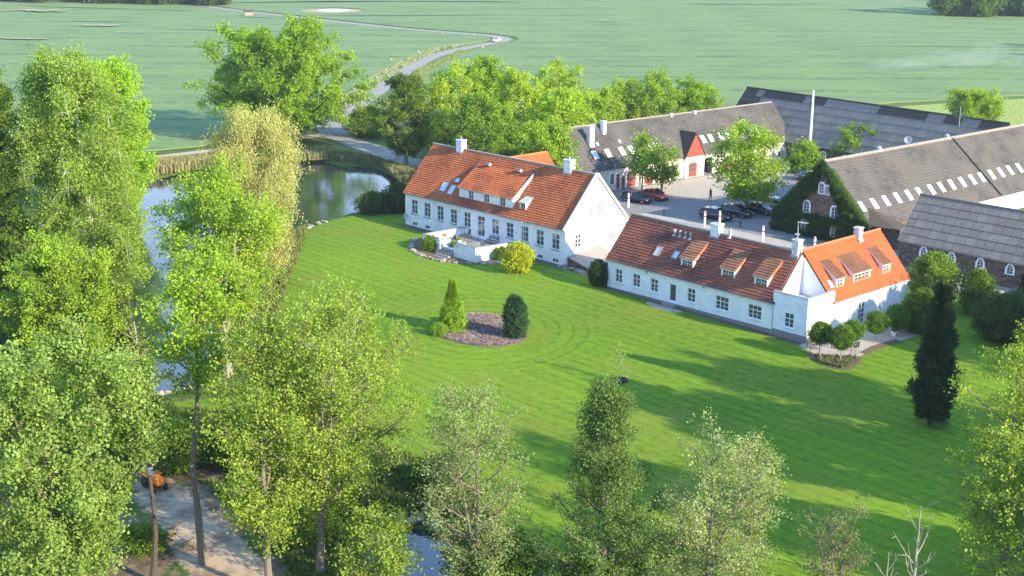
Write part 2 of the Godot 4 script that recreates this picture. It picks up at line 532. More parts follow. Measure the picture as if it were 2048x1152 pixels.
# upright blades on a patch of ground, as one plant bed
func make_reeds(called: String, label: String, poly: PackedVector2Array, y: float, n: int, tall: float, ca: Color, cc: Color, seed_ := 3, thick := 0.02) -> void:
	var rng := RandomNumberGenerator.new()
	rng.seed = seed_
	var lo := poly[0]
	var hi := poly[0]
	for p in poly:
		lo = lo.min(p)
		hi = hi.max(p)
	if not clump_mesh.has("tuft"):
		var r2 := RandomNumberGenerator.new()
		r2.seed = 5
		var st := begin()
		for i in 9:
			var a := r2.randf() * TAU
			var o := Vector3(cos(a), 0, sin(a)) * r2.randf() * 0.12
			var e := o * 2.4 + Vector3(r2.randfn() * 0.1, r2.randf_range(0.6, 1.0), r2.randfn() * 0.1)
			var s := Vector3(-sin(a), 0, cos(a)) * 0.035
			tri(st, o - s, o + s, o.lerp(e, 0.6) + s)
			tri(st, o - s, o.lerp(e, 0.6) + s, o.lerp(e, 0.6) - s)
			tri(st, o.lerp(e, 0.6) - s, o.lerp(e, 0.6) + s, e)
		clump_mesh["tuft"] = st.commit()
	var where := []
	var tint := []
	while where.size() < n:
		var p := Vector2(rng.randf_range(lo.x, hi.x), rng.randf_range(lo.y, hi.y))
		if not Geometry2D.is_point_in_polygon(p, poly):
			continue
		var s := tall * rng.randf_range(0.6, 1.2)
		where.append(Transform3D(Basis(Vector3.UP, rng.randf() * TAU).scaled(Vector3(0.8 + s * 0.5, s, 0.8 + s * 0.5)), Vector3(p.x, maxf(y, ground_h(p.x, p.y)) - 0.03, p.y)))
		var q := ca.lerp(cc, rng.randf())
		tint.append(Color(q.r, q.g, q.b))
	var o := crown_of(numbered(called), self, "tuft", M["reed"], where, tint)
	o.set_meta("kind", "stuff")
	tag(o, label, "reeds" if called == "reeds" else "ground cover")
# ---------------------------------------------------------------- the ground
var road_line := PackedVector2Array([Vector2(-2.0, -190.5), Vector2(-8.5, -196.5), Vector2(-15.2, -203.5), Vector2(-22.1, -215.6), Vector2(-29.3, -227.4), Vector2(-33.2, -237.3), Vector2(-34.8, -246.7), Vector2(-34.0, -256.1), Vector2(-32.1, -276.2), Vector2(-29.8, -307.4), Vector2(-27.1, -340.1), Vector2(-24.6, -368.1), Vector2(-18.7, -392.8), Vector2(-10.4, -412.3), Vector2(-5.9, -421.6), Vector2(-2.5, -432.1), Vector2(-4.0, -443.0), Vector2(-11.4, -453.3), Vector2(-21.8, -460.8), Vector2(-40.4, -477.1), Vector2(-61.1, -502.0), Vector2(-84.6, -530.3), Vector2(-105.1, -555.5), Vector2(-127.6, -583.2), Vector2(-141.8, -607.1), Vector2(-190.0, -680.0), Vector2(-300.0, -840.0)])
var lawn_poly := PackedVector2Array([Vector2(-25.6, -158.5), Vector2(-26.6, -147.0), Vector2(-24.8, -132.0), Vector2(-22.0, -119.0), Vector2(-19.5, -107.0), Vector2(-14.0, -95.0), Vector2(-8.5, -87.0), Vector2(-3.5, -81.0), Vector2(1.0, -73.0), Vector2(6.0, -58.0), Vector2(30, -44), Vector2(85, -44), Vector2(85, -104), Vector2(56, -118), Vector2(47, -127), Vector2(40, -131), Vector2(30, -125), Vector2(14, -138), Vector2(4, -150), Vector2(-10, -172), Vector2(-16, -172.5), Vector2(-21, -165.5)])
var lawn_small := PackedVector2Array([Vector2(-28, -97), Vector2(-23, -99), Vector2(-20, -103), Vector2(-18, -97), Vector2(-21, -93), Vector2(-27, -93)])
var lawn_side := PackedVector2Array([Vector2(-60, -112), Vector2(-44, -113), Vector2(-41, -104), Vector2(-46, -98), Vector2(-60, -98)])
var dirt_poly := PackedVector2Array([Vector2(-25.8, -81.7), Vector2(-23.3, -83.2), Vector2(-21.3, -80.6), Vector2(-18.9, -76.9), Vector2(-16.6, -73.3), Vector2(-14.2, -70.2), Vector2(-12.4, -62.0), Vector2(-16.6, -62.0), Vector2(-18.8, -70.0), Vector2(-22.0, -76.0), Vector2(-24.6, -79.0)])
var dirt_spot := PackedVector2Array([Vector2(-47, -107), Vector2(-43.2, -107), Vector2(-42.6, -109.2), Vector2(-47, -110)])
const GX0 := -82.0
const GX1 := 82.0
const GZ0 := -262.0
const GZ1 := -42.0

func ground_h(x: float, z: float) -> float:
	var h := 0.0
	for w in WATERS:
		var lo: Vector2 = w[2]
		var hi: Vector2 = w[3]
		if x < lo.x or x > hi.x or z < lo.y or z > hi.y:
			continue
		var d := dist_to(w[0], Vector2(x, z))
		h = minf(h, -w[1] * (1.0 - smoothstep(-1.6, 1.5, d)))
	return h

func add_water(poly: PackedVector2Array, deep: float) -> PackedVector2Array:
	var p := smoothed(poly, 1)
	var lo := p[0]
	var hi := p[0]
	for q in p:
		lo = lo.min(q)
		hi = hi.max(q)
	WATERS.append([p, deep, lo - Vector2.ONE * 2.5, hi + Vector2.ONE * 2.5])
	return p

func build_ground() -> void:
	# --- the picture of what grows where: lawn with its mowing lines, rough grass, leaf litter, bare earth
	var W := 1230
	var H := 1650
	var warp := FastNoiseLite.new()
	warp.seed = 21
	warp.frequency = 0.11
	warp.fractal_octaves = 4
	var fine := FastNoiseLite.new()
	fine.seed = 33
	fine.frequency = 0.55
	fine.fractal_octaves = 3
	var coarse := FastNoiseLite.new()
	coarse.seed = 45
	coarse.frequency = 0.035
	coarse.fractal_octaves = 3
	var cw := int(GX1 - GX0) * 2 + 2
	var ch := int(GZ1 - GZ0) * 2 + 2
	var kind := PackedFloat32Array()     # lawn share on a half-metre grid, then litter share
	var kind2 := PackedFloat32Array()
	kind.resize(cw * ch)
	kind2.resize(cw * ch)
	for j in ch:
		for i in cw:
			var p := Vector2(GX0 + i * 0.5, GZ0 + j * 0.5)
			var q := p + Vector2(warp.get_noise_2dv(p), warp.get_noise_2d(p.x + 99, p.y)) * 1.1
			kind[j * cw + i] = 1.0 if Geometry2D.is_point_in_polygon(q, lawn_poly) or Geometry2D.is_point_in_polygon(q, lawn_small) or Geometry2D.is_point_in_polygon(q, lawn_side) else 0.0
			var litter := 0.0
			if p.y > -98.0 and p.x < 2.0:
				litter = smoothstep(-0.25, 0.25, warp.get_noise_2dv(p * 0.7) + coarse.get_noise_2dv(p) + 0.05 + (0.25 if p.y > -80.0 else 0.0))
			if Geometry2D.is_point_in_polygon(q, dirt_poly) or Geometry2D.is_point_in_polygon(q, dirt_spot):
				litter = 2.0
			kind2[j * cw + i] = litter
	var im := Image.create(W, H, false, Image.FORMAT_RGB8)
	var lawn_c := Vector3(0.165, 0.270, 0.016)
	var lawn_d := Vector3(0.080, 0.150, 0.010)
	var lawn_y := Vector3(0.205, 0.225, 0.030)
	var rough_a := Vector3(0.055, 0.100, 0.018)
	var rough_b := Vector3(0.110, 0.150, 0.030)
	var lit_a := Vector3(0.21, 0.155, 0.10)
	var lit_b := Vector3(0.12, 0.085, 0.055)
	var sand_a := Vector3(0.46, 0.34, 0.22)
	var sand_b := Vector3(0.25, 0.175, 0.11)
	var du := Vector2(0.66, 0.75)
	var dv := Vector2(-du.y, du.x)
	var isle := Vector2(-3.0, -117.0)
	for j in H:
		var z := GZ0 + (j + 0.5) / H * (GZ1 - GZ0)
		for i in W:
			var x := GX0 + (i + 0.5) / W * (GX1 - GX0)
			var gi := (x - GX0) * 2.0
			var gj := (z - GZ0) * 2.0
			var i0 := int(gi)
			var j0 := int(gj)
			var fx := gi - i0
			var fy := gj - j0
			var n := fine.get_noise_2d(x * 2.0, z * 2.0)
			var k0 := j0 * cw + i0
			var lawn := lerpf(lerpf(kind[k0], kind[k0 + 1], fx), lerpf(kind[k0 + cw], kind[k0 + cw + 1], fx), fy)
			lawn = smoothstep(0.3, 0.7, lawn + n * 0.35)
			var c: Vector3
			if lawn < 0.99:
				var litter := lerpf(kind2[k0], kind2[k0 + cw + 1], fx)
				var b := coarse.get_noise_2d(x * 6.0, z * 6.0)
				c = rough_a.lerp(rough_b, clampf(0.5 + n * 0.9 + b, 0.0, 1.0))
				var sandy := smoothstep(1.1, 1.6, litter + n * 0.5)
				litter = smoothstep(0.35, 0.65, litter + n * 0.6)
				if litter > 0.0:
					c = c.lerp(lit_b.lerp(lit_a, clampf(0.6 + n * 1.1 + b * 0.8, 0.0, 1.0)), litter)
				c = c.lerp(sand_b.lerp(sand_a, clampf(0.55 + n * 0.9 + b * 1.2, 0.0, 1.0)), sandy)
			if lawn > 0.01:
				var p := Vector2(x, z)
				var s: float
				var ring := (p - isle) * Vector2(1.0, 0.86)
				var rl := ring.length() + warp.get_noise_2d(x * 0.6, z * 0.6) * 0.35
				if rl < 10.5:
					s = rl / 1.25
				else:
					s = (p.dot(dv) + warp.get_noise_2d(x * 0.3, z * 0.3) * 0.5) / 1.25
				var line := absf(fposmod(s, 1.0) - 0.5) * 2.0
				var cut := 0.5 + 0.5 * sin(s * PI)
				var t := 0.80 + coarse.get_noise_2d(x, z) * 0.45 + n * 0.5 + (cut - 0.5) * 0.16 - smoothstep(0.62, 1.0, line) * 0.5
				var lc := lawn_d.lerp(lawn_c, clampf(t, 0.0, 1.15))
				lc = lc.lerp(lawn_y, clampf(coarse.get_noise_2d(x * 2.3 + 500.0, z * 2.3) * 0.8 + smoothstep(-125.0, -70.0, z) * 0.12 + n * 0.4, 0.0, 0.5))
				c = c.lerp(lc, lawn)
			im.set_pixel(i, j, Color(c.x, c.y, c.z).linear_to_srgb())
	var gm := plain("ground_cover", Color.WHITE, 1.0)
	gm.albedo_texture = ImageTexture.create_from_image(im)
	gm.metallic_specular = 0.2
	gm.detail_enabled = true
	gm.detail_blend_mode = BaseMaterial3D.BLEND_MODE_MUL
	gm.detail_uv_layer = BaseMaterial3D.DETAIL_UV_2
	gm.detail_albedo = noise_tex(0.16, [gray(0.62), gray(0.95), gray(1.0)], 512, 4, FastNoiseLite.TYPE_SIMPLEX, 61)
	gm.uv2_triplanar = true
	gm.uv2_world_triplanar = true
	gm.uv2_scale = Vector3.ONE / 5.3
	# --- the sheet itself
	var nx := int(GX1 - GX0)
	var nz := int(GZ1 - GZ0)
	var hs := PackedFloat32Array()
	hs.resize((nx + 1) * (nz + 1))
	var soft := FastNoiseLite.new()
	soft.seed = 77
	soft.frequency = 0.02
	for j in nz + 1:
		for i in nx + 1:
			hs[j * (nx + 1) + i] = ground_h(GX0 + i, GZ0 + j)
	var st := begin()
	for j in nz:
		for i in nx:
			var v := []
			for k in [[0, 0], [1, 0], [1, 1], [0, 1]]:
				v.append(Vector3(GX0 + i + k[0], hs[(j + k[1]) * (nx + 1) + i + k[0]], GZ0 + j + k[1]))
			for k in [0, 1, 2, 0, 2, 3]:
				st.set_uv(Vector2((v[k].x - GX0) / (GX1 - GX0), (v[k].z - GZ0) / (GZ1 - GZ0)))
				st.add_vertex(v[k])
	st.generate_normals()
	var mesh := st.commit()
	st = begin()
	var F := 3500.0
	st.set_uv(Vector2.ZERO)
	quad(st, Vector3(-F, 0, -F), Vector3(F, 0, -F), Vector3(F, 0, GZ0), Vector3(-F, 0, GZ0))
	quad(st, Vector3(-F, 0, GZ1), Vector3(F, 0, GZ1), Vector3(F, 0, 500), Vector3(-F, 0, 500))
	quad(st, Vector3(-F, 0, GZ0), Vector3(GX0, 0, GZ0), Vector3(GX0, 0, GZ1), Vector3(-F, 0, GZ1))
	quad(st, Vector3(GX1, 0, GZ0), Vector3(F, 0, GZ0), Vector3(F, 0, GZ1), Vector3(GX1, 0, GZ1))
	mesh = st.commit(mesh)
	var o := MeshInstance3D.new()
	o.name = numbered("ground")
	o.mesh = mesh
	o.set_surface_override_material(0, gm)
	o.set_surface_override_material(1, M["verge_grass"])
	o.set_meta("kind", "structure")
	add_child(o)

# crop height over the land: a low swell that dies out towards the road and the farm
var swell := FastNoiseLite.new()
func crop_h(p: Vector2) -> float:
	var far := smoothstep(12.0, 70.0, dist_to(road_line, p, false)) * smoothstep(-280.0, -380.0, p.y)
	return 0.22 + far * (0.9 + swell.get_noise_2dv(p) * 1.1)

func field(called: String, poly: PackedVector2Array, m: Material, turn: float, cell: float, holes := []) -> void:
	var st := begin()
	var lo := poly[0]
	var hi := poly[0]
	for p in poly:
		lo = lo.min(p)
		hi = hi.max(p)
	var ux := Vector2(cos(turn), sin(turn))
	var uy := Vector2(-ux.y, ux.x)
	var z := hi.y
	while z > lo.y:
		var step := cell * maxf(1.0, absf(z) / 350.0)
		var x := lo.x
		while x < hi.x:
			var bits := Geometry2D.intersect_polygons(PackedVector2Array([Vector2(x, z - step), Vector2(x + step * 1.6, z - step), Vector2(x + step * 1.6, z), Vector2(x, z)]), poly)
			for h in holes:
				var rest := []
				for b in bits:
					for q in Geometry2D.clip_polygons(b, h):
						rest.append(q)
				bits.assign(rest)
			for b in bits:
				var t := Geometry2D.triangulate_polygon(b)
				for i in range(0, t.size(), 3):
					var v := [b[t[i]], b[t[i + 1]], b[t[i + 2]]]
					if (v[1] - v[0]).cross(v[2] - v[0]) < 0:
						v = [v[0], v[2], v[1]]
					for p in v:
						st.set_uv(Vector2(p.dot(ux), p.dot(uy)) / 24.0)
						st.add_vertex(Vector3(p.x, crop_h(p), p.y))
			x += step * 1.6
		z -= step
	for h in [poly]:
		for i in h.size():
			var a: Vector2 = h[i]
			var b: Vector2 = h[(i + 1) % h.size()]
			if a.distance_to(b) < 120.0:
				for p in [[a, crop_h(a)], [b, crop_h(b)], [b, -0.02], [a, crop_h(a)], [b, -0.02], [a, -0.02]]:
					st.set_uv(Vector2.ONE * 0.3)
					st.add_vertex(Vector3(p[0].x, p[1], p[0].y))
	struct(called, st, m)

func strip(line: PackedVector2Array, off0: float, off1: float, y: float) -> SurfaceTool:
	var st := begin()
	var a := []
	var b := []
	for i in line.size():
		var t := (line[mini(i + 1, line.size() - 1)] - line[maxi(i - 1, 0)]).normalized()
		var n := Vector2(-t.y, t.x)
		a.append(line[i] + n * off0)
		b.append(line[i] + n * off1)
	for i in line.size() - 1:
		quad(st, Vector3(a[i].x, y, a[i].y), Vector3(a[i + 1].x, y, a[i + 1].y), Vector3(b[i + 1].x, y, b[i + 1].y), Vector3(b[i].x, y, b[i].y))
	return st

func build_fields() -> void:
	swell.seed = 5
	swell.frequency = 0.006
	# crop with the wheel tracks of the sprayer every 24 m
	var im := Image.create(512, 512, false, Image.FORMAT_RGB8)
	var nz := FastNoiseLite.new()
	nz.seed = 8
	nz.frequency = 0.02
	nz.fractal_octaves = 4
	for j in 512:
		var v := (j + 0.5) / 512.0 * 24.0
		var track := 1.0 - smoothstep(0.3, 0.55, minf(absf(v - 11.0), absf(v - 13.0)))
		var row := 0.5 + 0.5 * sin(v * TAU / 3.0)
		for i in 512:
			var n := nz.get_noise_2d(i * 0.6 if i < 256 else (511 - i) * 0.6, j * 2.0)
			var c := Vector3(0.164, 0.230, 0.080).lerp(Vector3(0.132, 0.188, 0.068), clampf(0.4 + n * 1.1 + row * 0.25, 0.0, 1.0))
			c = c.lerp(Vector3(0.06, 0.085, 0.04), track * clampf(0.6 + n * 1.5, 0.0, 1.0))
			im.set_pixel(i, j, Color(c.x, c.y, c.z).linear_to_srgb())
	var fm := plain("young_corn", Color.WHITE, 0.9)
	fm.albedo_texture = ImageTexture.create_from_image(im)
	fm.metallic_specular = 0.3
	fm.detail_enabled = true
	fm.detail_blend_mode = BaseMaterial3D.BLEND_MODE_MUL
	fm.detail_uv_layer = BaseMaterial3D.DETAIL_UV_2
	fm.detail_albedo = noise_tex(0.012, [Color(0.80, 0.85, 0.84), Color(0.93, 0.96, 0.93), Color(1, 1, 0.96), Color(1, 1, 0.95)], 512, 5, FastNoiseLite.TYPE_SIMPLEX, 71)
	fm.uv2_triplanar = true
	fm.uv2_world_triplanar = true
	fm.uv2_scale = Vector3(1.0 / 240.0, 1.0 / 240.0, 1.0 / 90.0)
	var lane := smoothed(road_line, 2, false)
	var bank := PackedVector2Array()
	for p in [[590, 0]]:
		pass
	# field to the one side of the road, beyond the track, and the larger one to the other side
	var left := PackedVector2Array()
	var right := PackedVector2Array()
	for i in lane.size():
		if lane[i].y > -246.0:
			continue
		var t := (lane[mini(i + 1, lane.size() - 1)] - lane[maxi(i - 1, 0)]).normalized()
		var n := Vector2(-t.y, t.x)
		left.append(lane[i] - n * 4.6)
		right.append(lane[i] + n * 4.4)
	var a := left.duplicate()
	a.append_array(PackedVector2Array([Vector2(-1200, -1400), Vector2(-1200, -212), Vector2(-90, -210), Vector2(-60, -213.5), Vector2(-52, -219), Vector2(-45, -236)]))
	var b := right.duplicate()
	b.append_array(PackedVector2Array([Vector2(-600, -1400), Vector2(1300, -1400), Vector2(1300, -300), Vector2(116, -296), Vector2(81, -281), Vector2(64, -268), Vector2(40, -262), Vector2(14, -252), Vector2(-6, -246), Vector2(-20, -250)]))
	var pond_hole := Geometry2D.offset_polygon(field_pond, 5.0)[0]
	for p in [["wheat_field", a], ["wheat_field", b]]:
		var whole := p[1] as PackedVector2Array
		if Geometry2D.is_polygon_clockwise(whole):
			whole.reverse()
		field(p[0], whole, fm, -0.05 if p[1] == a else 0.02, 26.0, [pond_hole])
	# bare sandy patches where the crop failed
	var rng := RandomNumberGenerator.new()
	rng.seed = 4
	for s in [[-197.0, -541.0, 14.0, 6.0], [-144.0, -465.0, 6.5, 4.0], [-124.0, -434.0, 4.5, 2.2], [-152.0, -408.0, 9.0, 4.2], [-166.0, -400.0, 6.0, 2.6], [35.2, -507.0, 4.6, 2.0], [-98.0, -535.0, 4.0, 1.4]]:
		var st := begin()
		for blob in 5:
			var ring := PackedVector2Array()
			var mid := Vector2(s[0] + s[2] * (blob - 2) * 0.42, s[1] + rng.randfn() * s[3] * 0.35)
			for k in 18:
				var an := TAU * k / 18.0
				ring.append(mid + Vector2(cos(an) * s[2] * 0.36, sin(an) * s[3] * 0.6) * rng.randf_range(0.35, 1.25))
			ring = smoothed(ring, 1)
			var t := Geometry2D.triangulate_polygon(ring)
			for i in t:
				st.add_vertex(Vector3(ring[i].x, crop_h(ring[i]) + 0.10 + blob * 0.012, ring[i].y))
		struct("bare_soil", st, M["sand"])
	var st2 := begin()
	var shore := smoothed(Geometry2D.offset_polygon(field_pond, 6.5)[0], 1)
	sheet(st2, shore, 0.30)
	struct("pond_bank", st2, M["sand"])
	st2 = begin()
	sheet(st2, smoothed(field_pond, 1), 0.36)
	struct("field_pond", st2, M["water"])
	# the road with its grass verges, the sandy track by the moat, the pale strip beyond the barns
	struct("road_verge", strip(lane, -4.8, 4.6, 0.012), M["verge_grass"])
	struct("road", strip(lane, -2.35, 2.35, 0.026), M["road_asphalt"])
	var track := smoothed(PackedVector2Array([Vector2(-110, -206), Vector2(-80, -205), Vector2(-58.6, -207.1), Vector2(-51.8, -213.0), Vector2(-46.1, -218.5), Vector2(-38.5, -226.8), Vector2(-33, -234)]), 2, false)
	struct("farm_track", strip(track, -1.3, 1.3, 0.02), M["gravel"])
	st2 = begin()
	sheet(st2, PackedVector2Array([Vector2(66, -262), Vector2(82, -276), Vector2(117, -292), Vector2(300, -300), Vector2(300, -236), Vector2(98, -240), Vector2(80, -248)]), 0.03)
	struct("meadow", st2, M["pale_crop"])

func build_yard() -> void:
	var st := begin()
	sheet(st, PackedVector2Array([Vector2(-4, -194), Vector2(2, -183), Vector2(8, -176), Vector2(16, -158), Vector2(14, -142), Vector2(28, -126), Vector2(36, -128), Vector2(42, -134), Vector2(50, -128), Vector2(76, -104), Vector2(82, -110), Vector2(62, -136), Vector2(48, -152), Vector2(52, -178), Vector2(64, -188), Vector2(60, -206), Vector2(48, -214), Vector2(38, -206), Vector2(12, -184), Vector2(4, -190)]), 0.02)
	struct("courtyard", st, M["asphalt"])
	st = begin()          # lighter paved strip behind the low wing
	sheet(st, PackedVector2Array([Vector2(13.2, -165.0), Vector2(17.5, -168.5), Vector2(39.5, -146.5), Vector2(36.0, -142.5)]), 0.026)
	struct("paved_strip", st, M["pale_paving"])
	st = begin()          # sandy apron before the gatehouse
	sheet(st, smoothed(PackedVector2Array([Vector2(14.2, -182.6), Vector2(25.5, -192.0), Vector2(33.0, -198.0), Vector2(40.5, -203.5), Vector2(42.0, -196.0), Vector2(35.0, -186.0), Vector2(27.5, -178.5), Vector2(21.0, -177.0)]), 1), 0.030)
	struct("gravel_apron", st, M["gravel"])
	st = begin()          # drive along the stone building
	sheet(st, PackedVector2Array([Vector2(41.5, -137.6), Vector2(44.5, -134.4), Vector2(66, -113.0), Vector2(69, -117), Vector2(47.5, -139.5)]), 0.026)
	struct("drive", st, M["pale_paving"])
# ---------------------------------------------------------------- building kit (local axes: x along the front, y up, -z into the house)
func top_at(prof: Array, x: float) -> float:
	for i in prof.size() - 1:
		if x <= prof[i + 1].x + 1e-6:
			return lerpf(prof[i].y, prof[i + 1].y, (x - prof[i].x) / maxf(1e-6, prof[i + 1].x - prof[i].x))
	return prof[prof.size() - 1].y

func arch_pts(x0: float, x1: float, y: float, up: float, pointed := false) -> Array:
	var out := []
	for i in 9:
		var t := i / 8.0
		var k := sqrt(maxf(0.0, 1.0 - pow(2.0 * t - 1.0, 2.0)))
		if pointed:
			k = 1.0 - pow(absf(2.0 * t - 1.0), 1.7)
		out.append(Vector2(lerpf(x0, x1, t), y + up * k))
	return out

# one face of a wall with openings; ops are [bottom, polyline along the top]
func wall_face(st: SurfaceTool, o: Vector3, u: Vector3, n: Vector3, bottom: float, prof: Array, ops: Array, deep := 0.14) -> void:
	var xs := []
	for p in prof:
		xs.append(p.x)
	for op in ops:
		for p in op[1]:
			xs.append(p.x)
	xs.sort()
	for i in xs.size() - 1:
		var xa: float = xs[i]
		var xb: float = xs[i + 1]
		if xb - xa < 1e-4:
			continue
		var mid := (xa + xb) * 0.5
		var here := []
		for op in ops:
			var t: Array = op[1]
			if mid > t[0].x and mid < t[t.size() - 1].x:
				here.append(op)
		here.sort_custom(func(a, b): return a[0] < b[0])
		var ya := bottom
		var yb := bottom
		for op in here:
			wall_bit(st, o, u, xa, xb, ya, yb, op[0], op[0])
			ya = top_at(op[1], xa)
			yb = top_at(op[1], xb)
		wall_bit(st, o, u, xa, xb, ya, yb, top_at(prof, xa), top_at(prof, xb))
	for op in ops:
		var loop := []
		for p in op[1]:
			loop.append(p)
		loop.append(Vector2(loop[loop.size() - 1].x, op[0]))
		loop.append(Vector2(loop[0].x, op[0]))
		for i in loop.size():
			var a: Vector2 = loop[i]
			var b: Vector2 = loop[(i + 1) % loop.size()]
			var pa := o + u * a.x + Vector3.UP * a.y
			var pb := o + u * b.x + Vector3.UP * b.y
			quad(st, pa, pb, pb - n * deep, pa - n * deep)

func wall_bit(st: SurfaceTool, o: Vector3, u: Vector3, xa: float, xb: float, ya0: float, yb0: float, ya1: float, yb1: float) -> void:
	if ya1 - ya0 < 1e-4 and yb1 - yb0 < 1e-4:
		return
	quad(st, o + u * xa + Vector3.UP * ya0, o + u * xa + Vector3.UP * ya1, o + u * xb + Vector3.UP * yb1, o + u * xb + Vector3.UP * yb0)

func rect(x0: float, x1: float, y0: float, y1: float) -> Array:
	return [y0, [Vector2(x0, y1), Vector2(x1, y1)]]

# a casement in its opening: outer frame, mullion and transom, glazing bars, pane, sill
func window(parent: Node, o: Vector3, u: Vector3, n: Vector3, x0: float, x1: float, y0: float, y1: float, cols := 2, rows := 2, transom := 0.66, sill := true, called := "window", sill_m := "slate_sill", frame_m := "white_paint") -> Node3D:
	var w := sub(called, parent)
	var st := begin()
	var b := Basis(u, Vector3.UP, n)
	var c := func(x: float, y: float, z: float) -> Vector3: return o + u * x + Vector3.UP * y + n * z
	var f := 0.06
	var zf := -0.09
	var xm := (x0 + x1) * 0.5
	var ym := (y0 + y1) * 0.5
	box(st, c.call(x0 + f * 0.5, ym, zf), Vector3(f, y1 - y0, 0.07), b)
	box(st, c.call(x1 - f * 0.5, ym, zf), Vector3(f, y1 - y0, 0.07), b)
	box(st, c.call(xm, y0 + f * 0.5, zf), Vector3(x1 - x0 - f * 2, f, 0.066), b)
	box(st, c.call(xm, y1 - f * 0.5, zf), Vector3(x1 - x0 - f * 2, f, 0.066), b)
	for k in range(1, cols):
		var wide := f * (0.9 if cols == 2 or k == cols / 2 else 0.45)
		box(st, c.call(lerpf(x0 + f, x1 - f, float(k) / cols), ym, zf), Vector3(wide, y1 - y0 - f * 2, 0.058), b)
	if transom > 0.0:
		box(st, c.call(xm, lerpf(y0, y1, transom), zf), Vector3(x1 - x0 - f * 2, f, 0.062), b)
	for k in range(1, rows):
		box(st, c.call(xm, lerpf(y0, y1 if transom <= 0.0 else lerpf(y0, y1, transom), float(k) / rows), zf), Vector3(x1 - x0 - f * 2, f * 0.42, 0.05), b)
	put("frame", st, M[frame_m], w)
	st = begin()
	box(st, c.call(xm, ym, zf - 0.022), Vector3(x1 - x0, y1 - y0, 0.012), b)
	put("pane", st, M["window_glass"], w)
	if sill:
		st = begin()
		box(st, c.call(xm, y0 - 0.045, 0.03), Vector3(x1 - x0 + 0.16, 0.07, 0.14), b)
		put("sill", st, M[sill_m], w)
	return w

# an arched window with a raised surround; it stands proud of the wall
func arched_window(parent: Node, o: Vector3, u: Vector3, n: Vector3, xc: float, w: float, y0: float, y1: float, pointed := true, edge := 0.24) -> void:
	var win := sub("window", parent)
	var up := w * (0.75 if pointed else 0.5)
	var outer := arch_pts(xc - w * 0.5 - edge, xc + w * 0.5 + edge, y1 - up, up + edge, pointed)
	var inner := arch_pts(xc - w * 0.5, xc + w * 0.5, y1 - up, up, pointed)
	outer.push_front(Vector2(xc - w * 0.5 - edge, y0 - edge * 0.5))
	outer.append(Vector2(xc + w * 0.5 + edge, y0 - edge * 0.5))
	inner.push_front(Vector2(xc - w * 0.5, y0))
	inner.append(Vector2(xc + w * 0.5, y0))
	var st := begin()
	var P := func(p: Vector2, z: float) -> Vector3: return o + u * p.x + Vector3.UP * p.y + n * z
	var k := outer.size()
	for i in k:
		var j := (i + 1) % k
		quad(st, P.call(outer[i], 0.06), P.call(outer[j], 0.06), P.call(inner[j], 0.06), P.call(inner[i], 0.06))
		quad(st, P.call(outer[i], -0.02), P.call(outer[j], -0.02), P.call(outer[j], 0.06), P.call(outer[i], 0.06))
		quad(st, P.call(inner[i], 0.06), P.call(inner[j], 0.06), P.call(inner[j], 0.008), P.call(inner[i], 0.008))
	put("surround", st, M["white_paint"], win)
	st = begin()
	for i in range(1, k - 1):
		tri(st, P.call(inner[0], 0.012), P.call(inner[i], 0.012), P.call(inner[i + 1], 0.012))
	put("pane", st, M["window_glass"], win)
	st = begin()
	var b := Basis(u, Vector3.UP, n)
	box(st, P.call(Vector2(xc, (y0 + y1) * 0.5), 0.025), Vector3(0.05, y1 - y0 - 0.06, 0.02), b)
	for t in [0.3, 0.6]:
		box(st, P.call(Vector2(xc, lerpf(y0, y1, t)), 0.023), Vector3(w, 0.035, 0.016), b)
	put("glazing_bars", st, M["white_paint"], win)

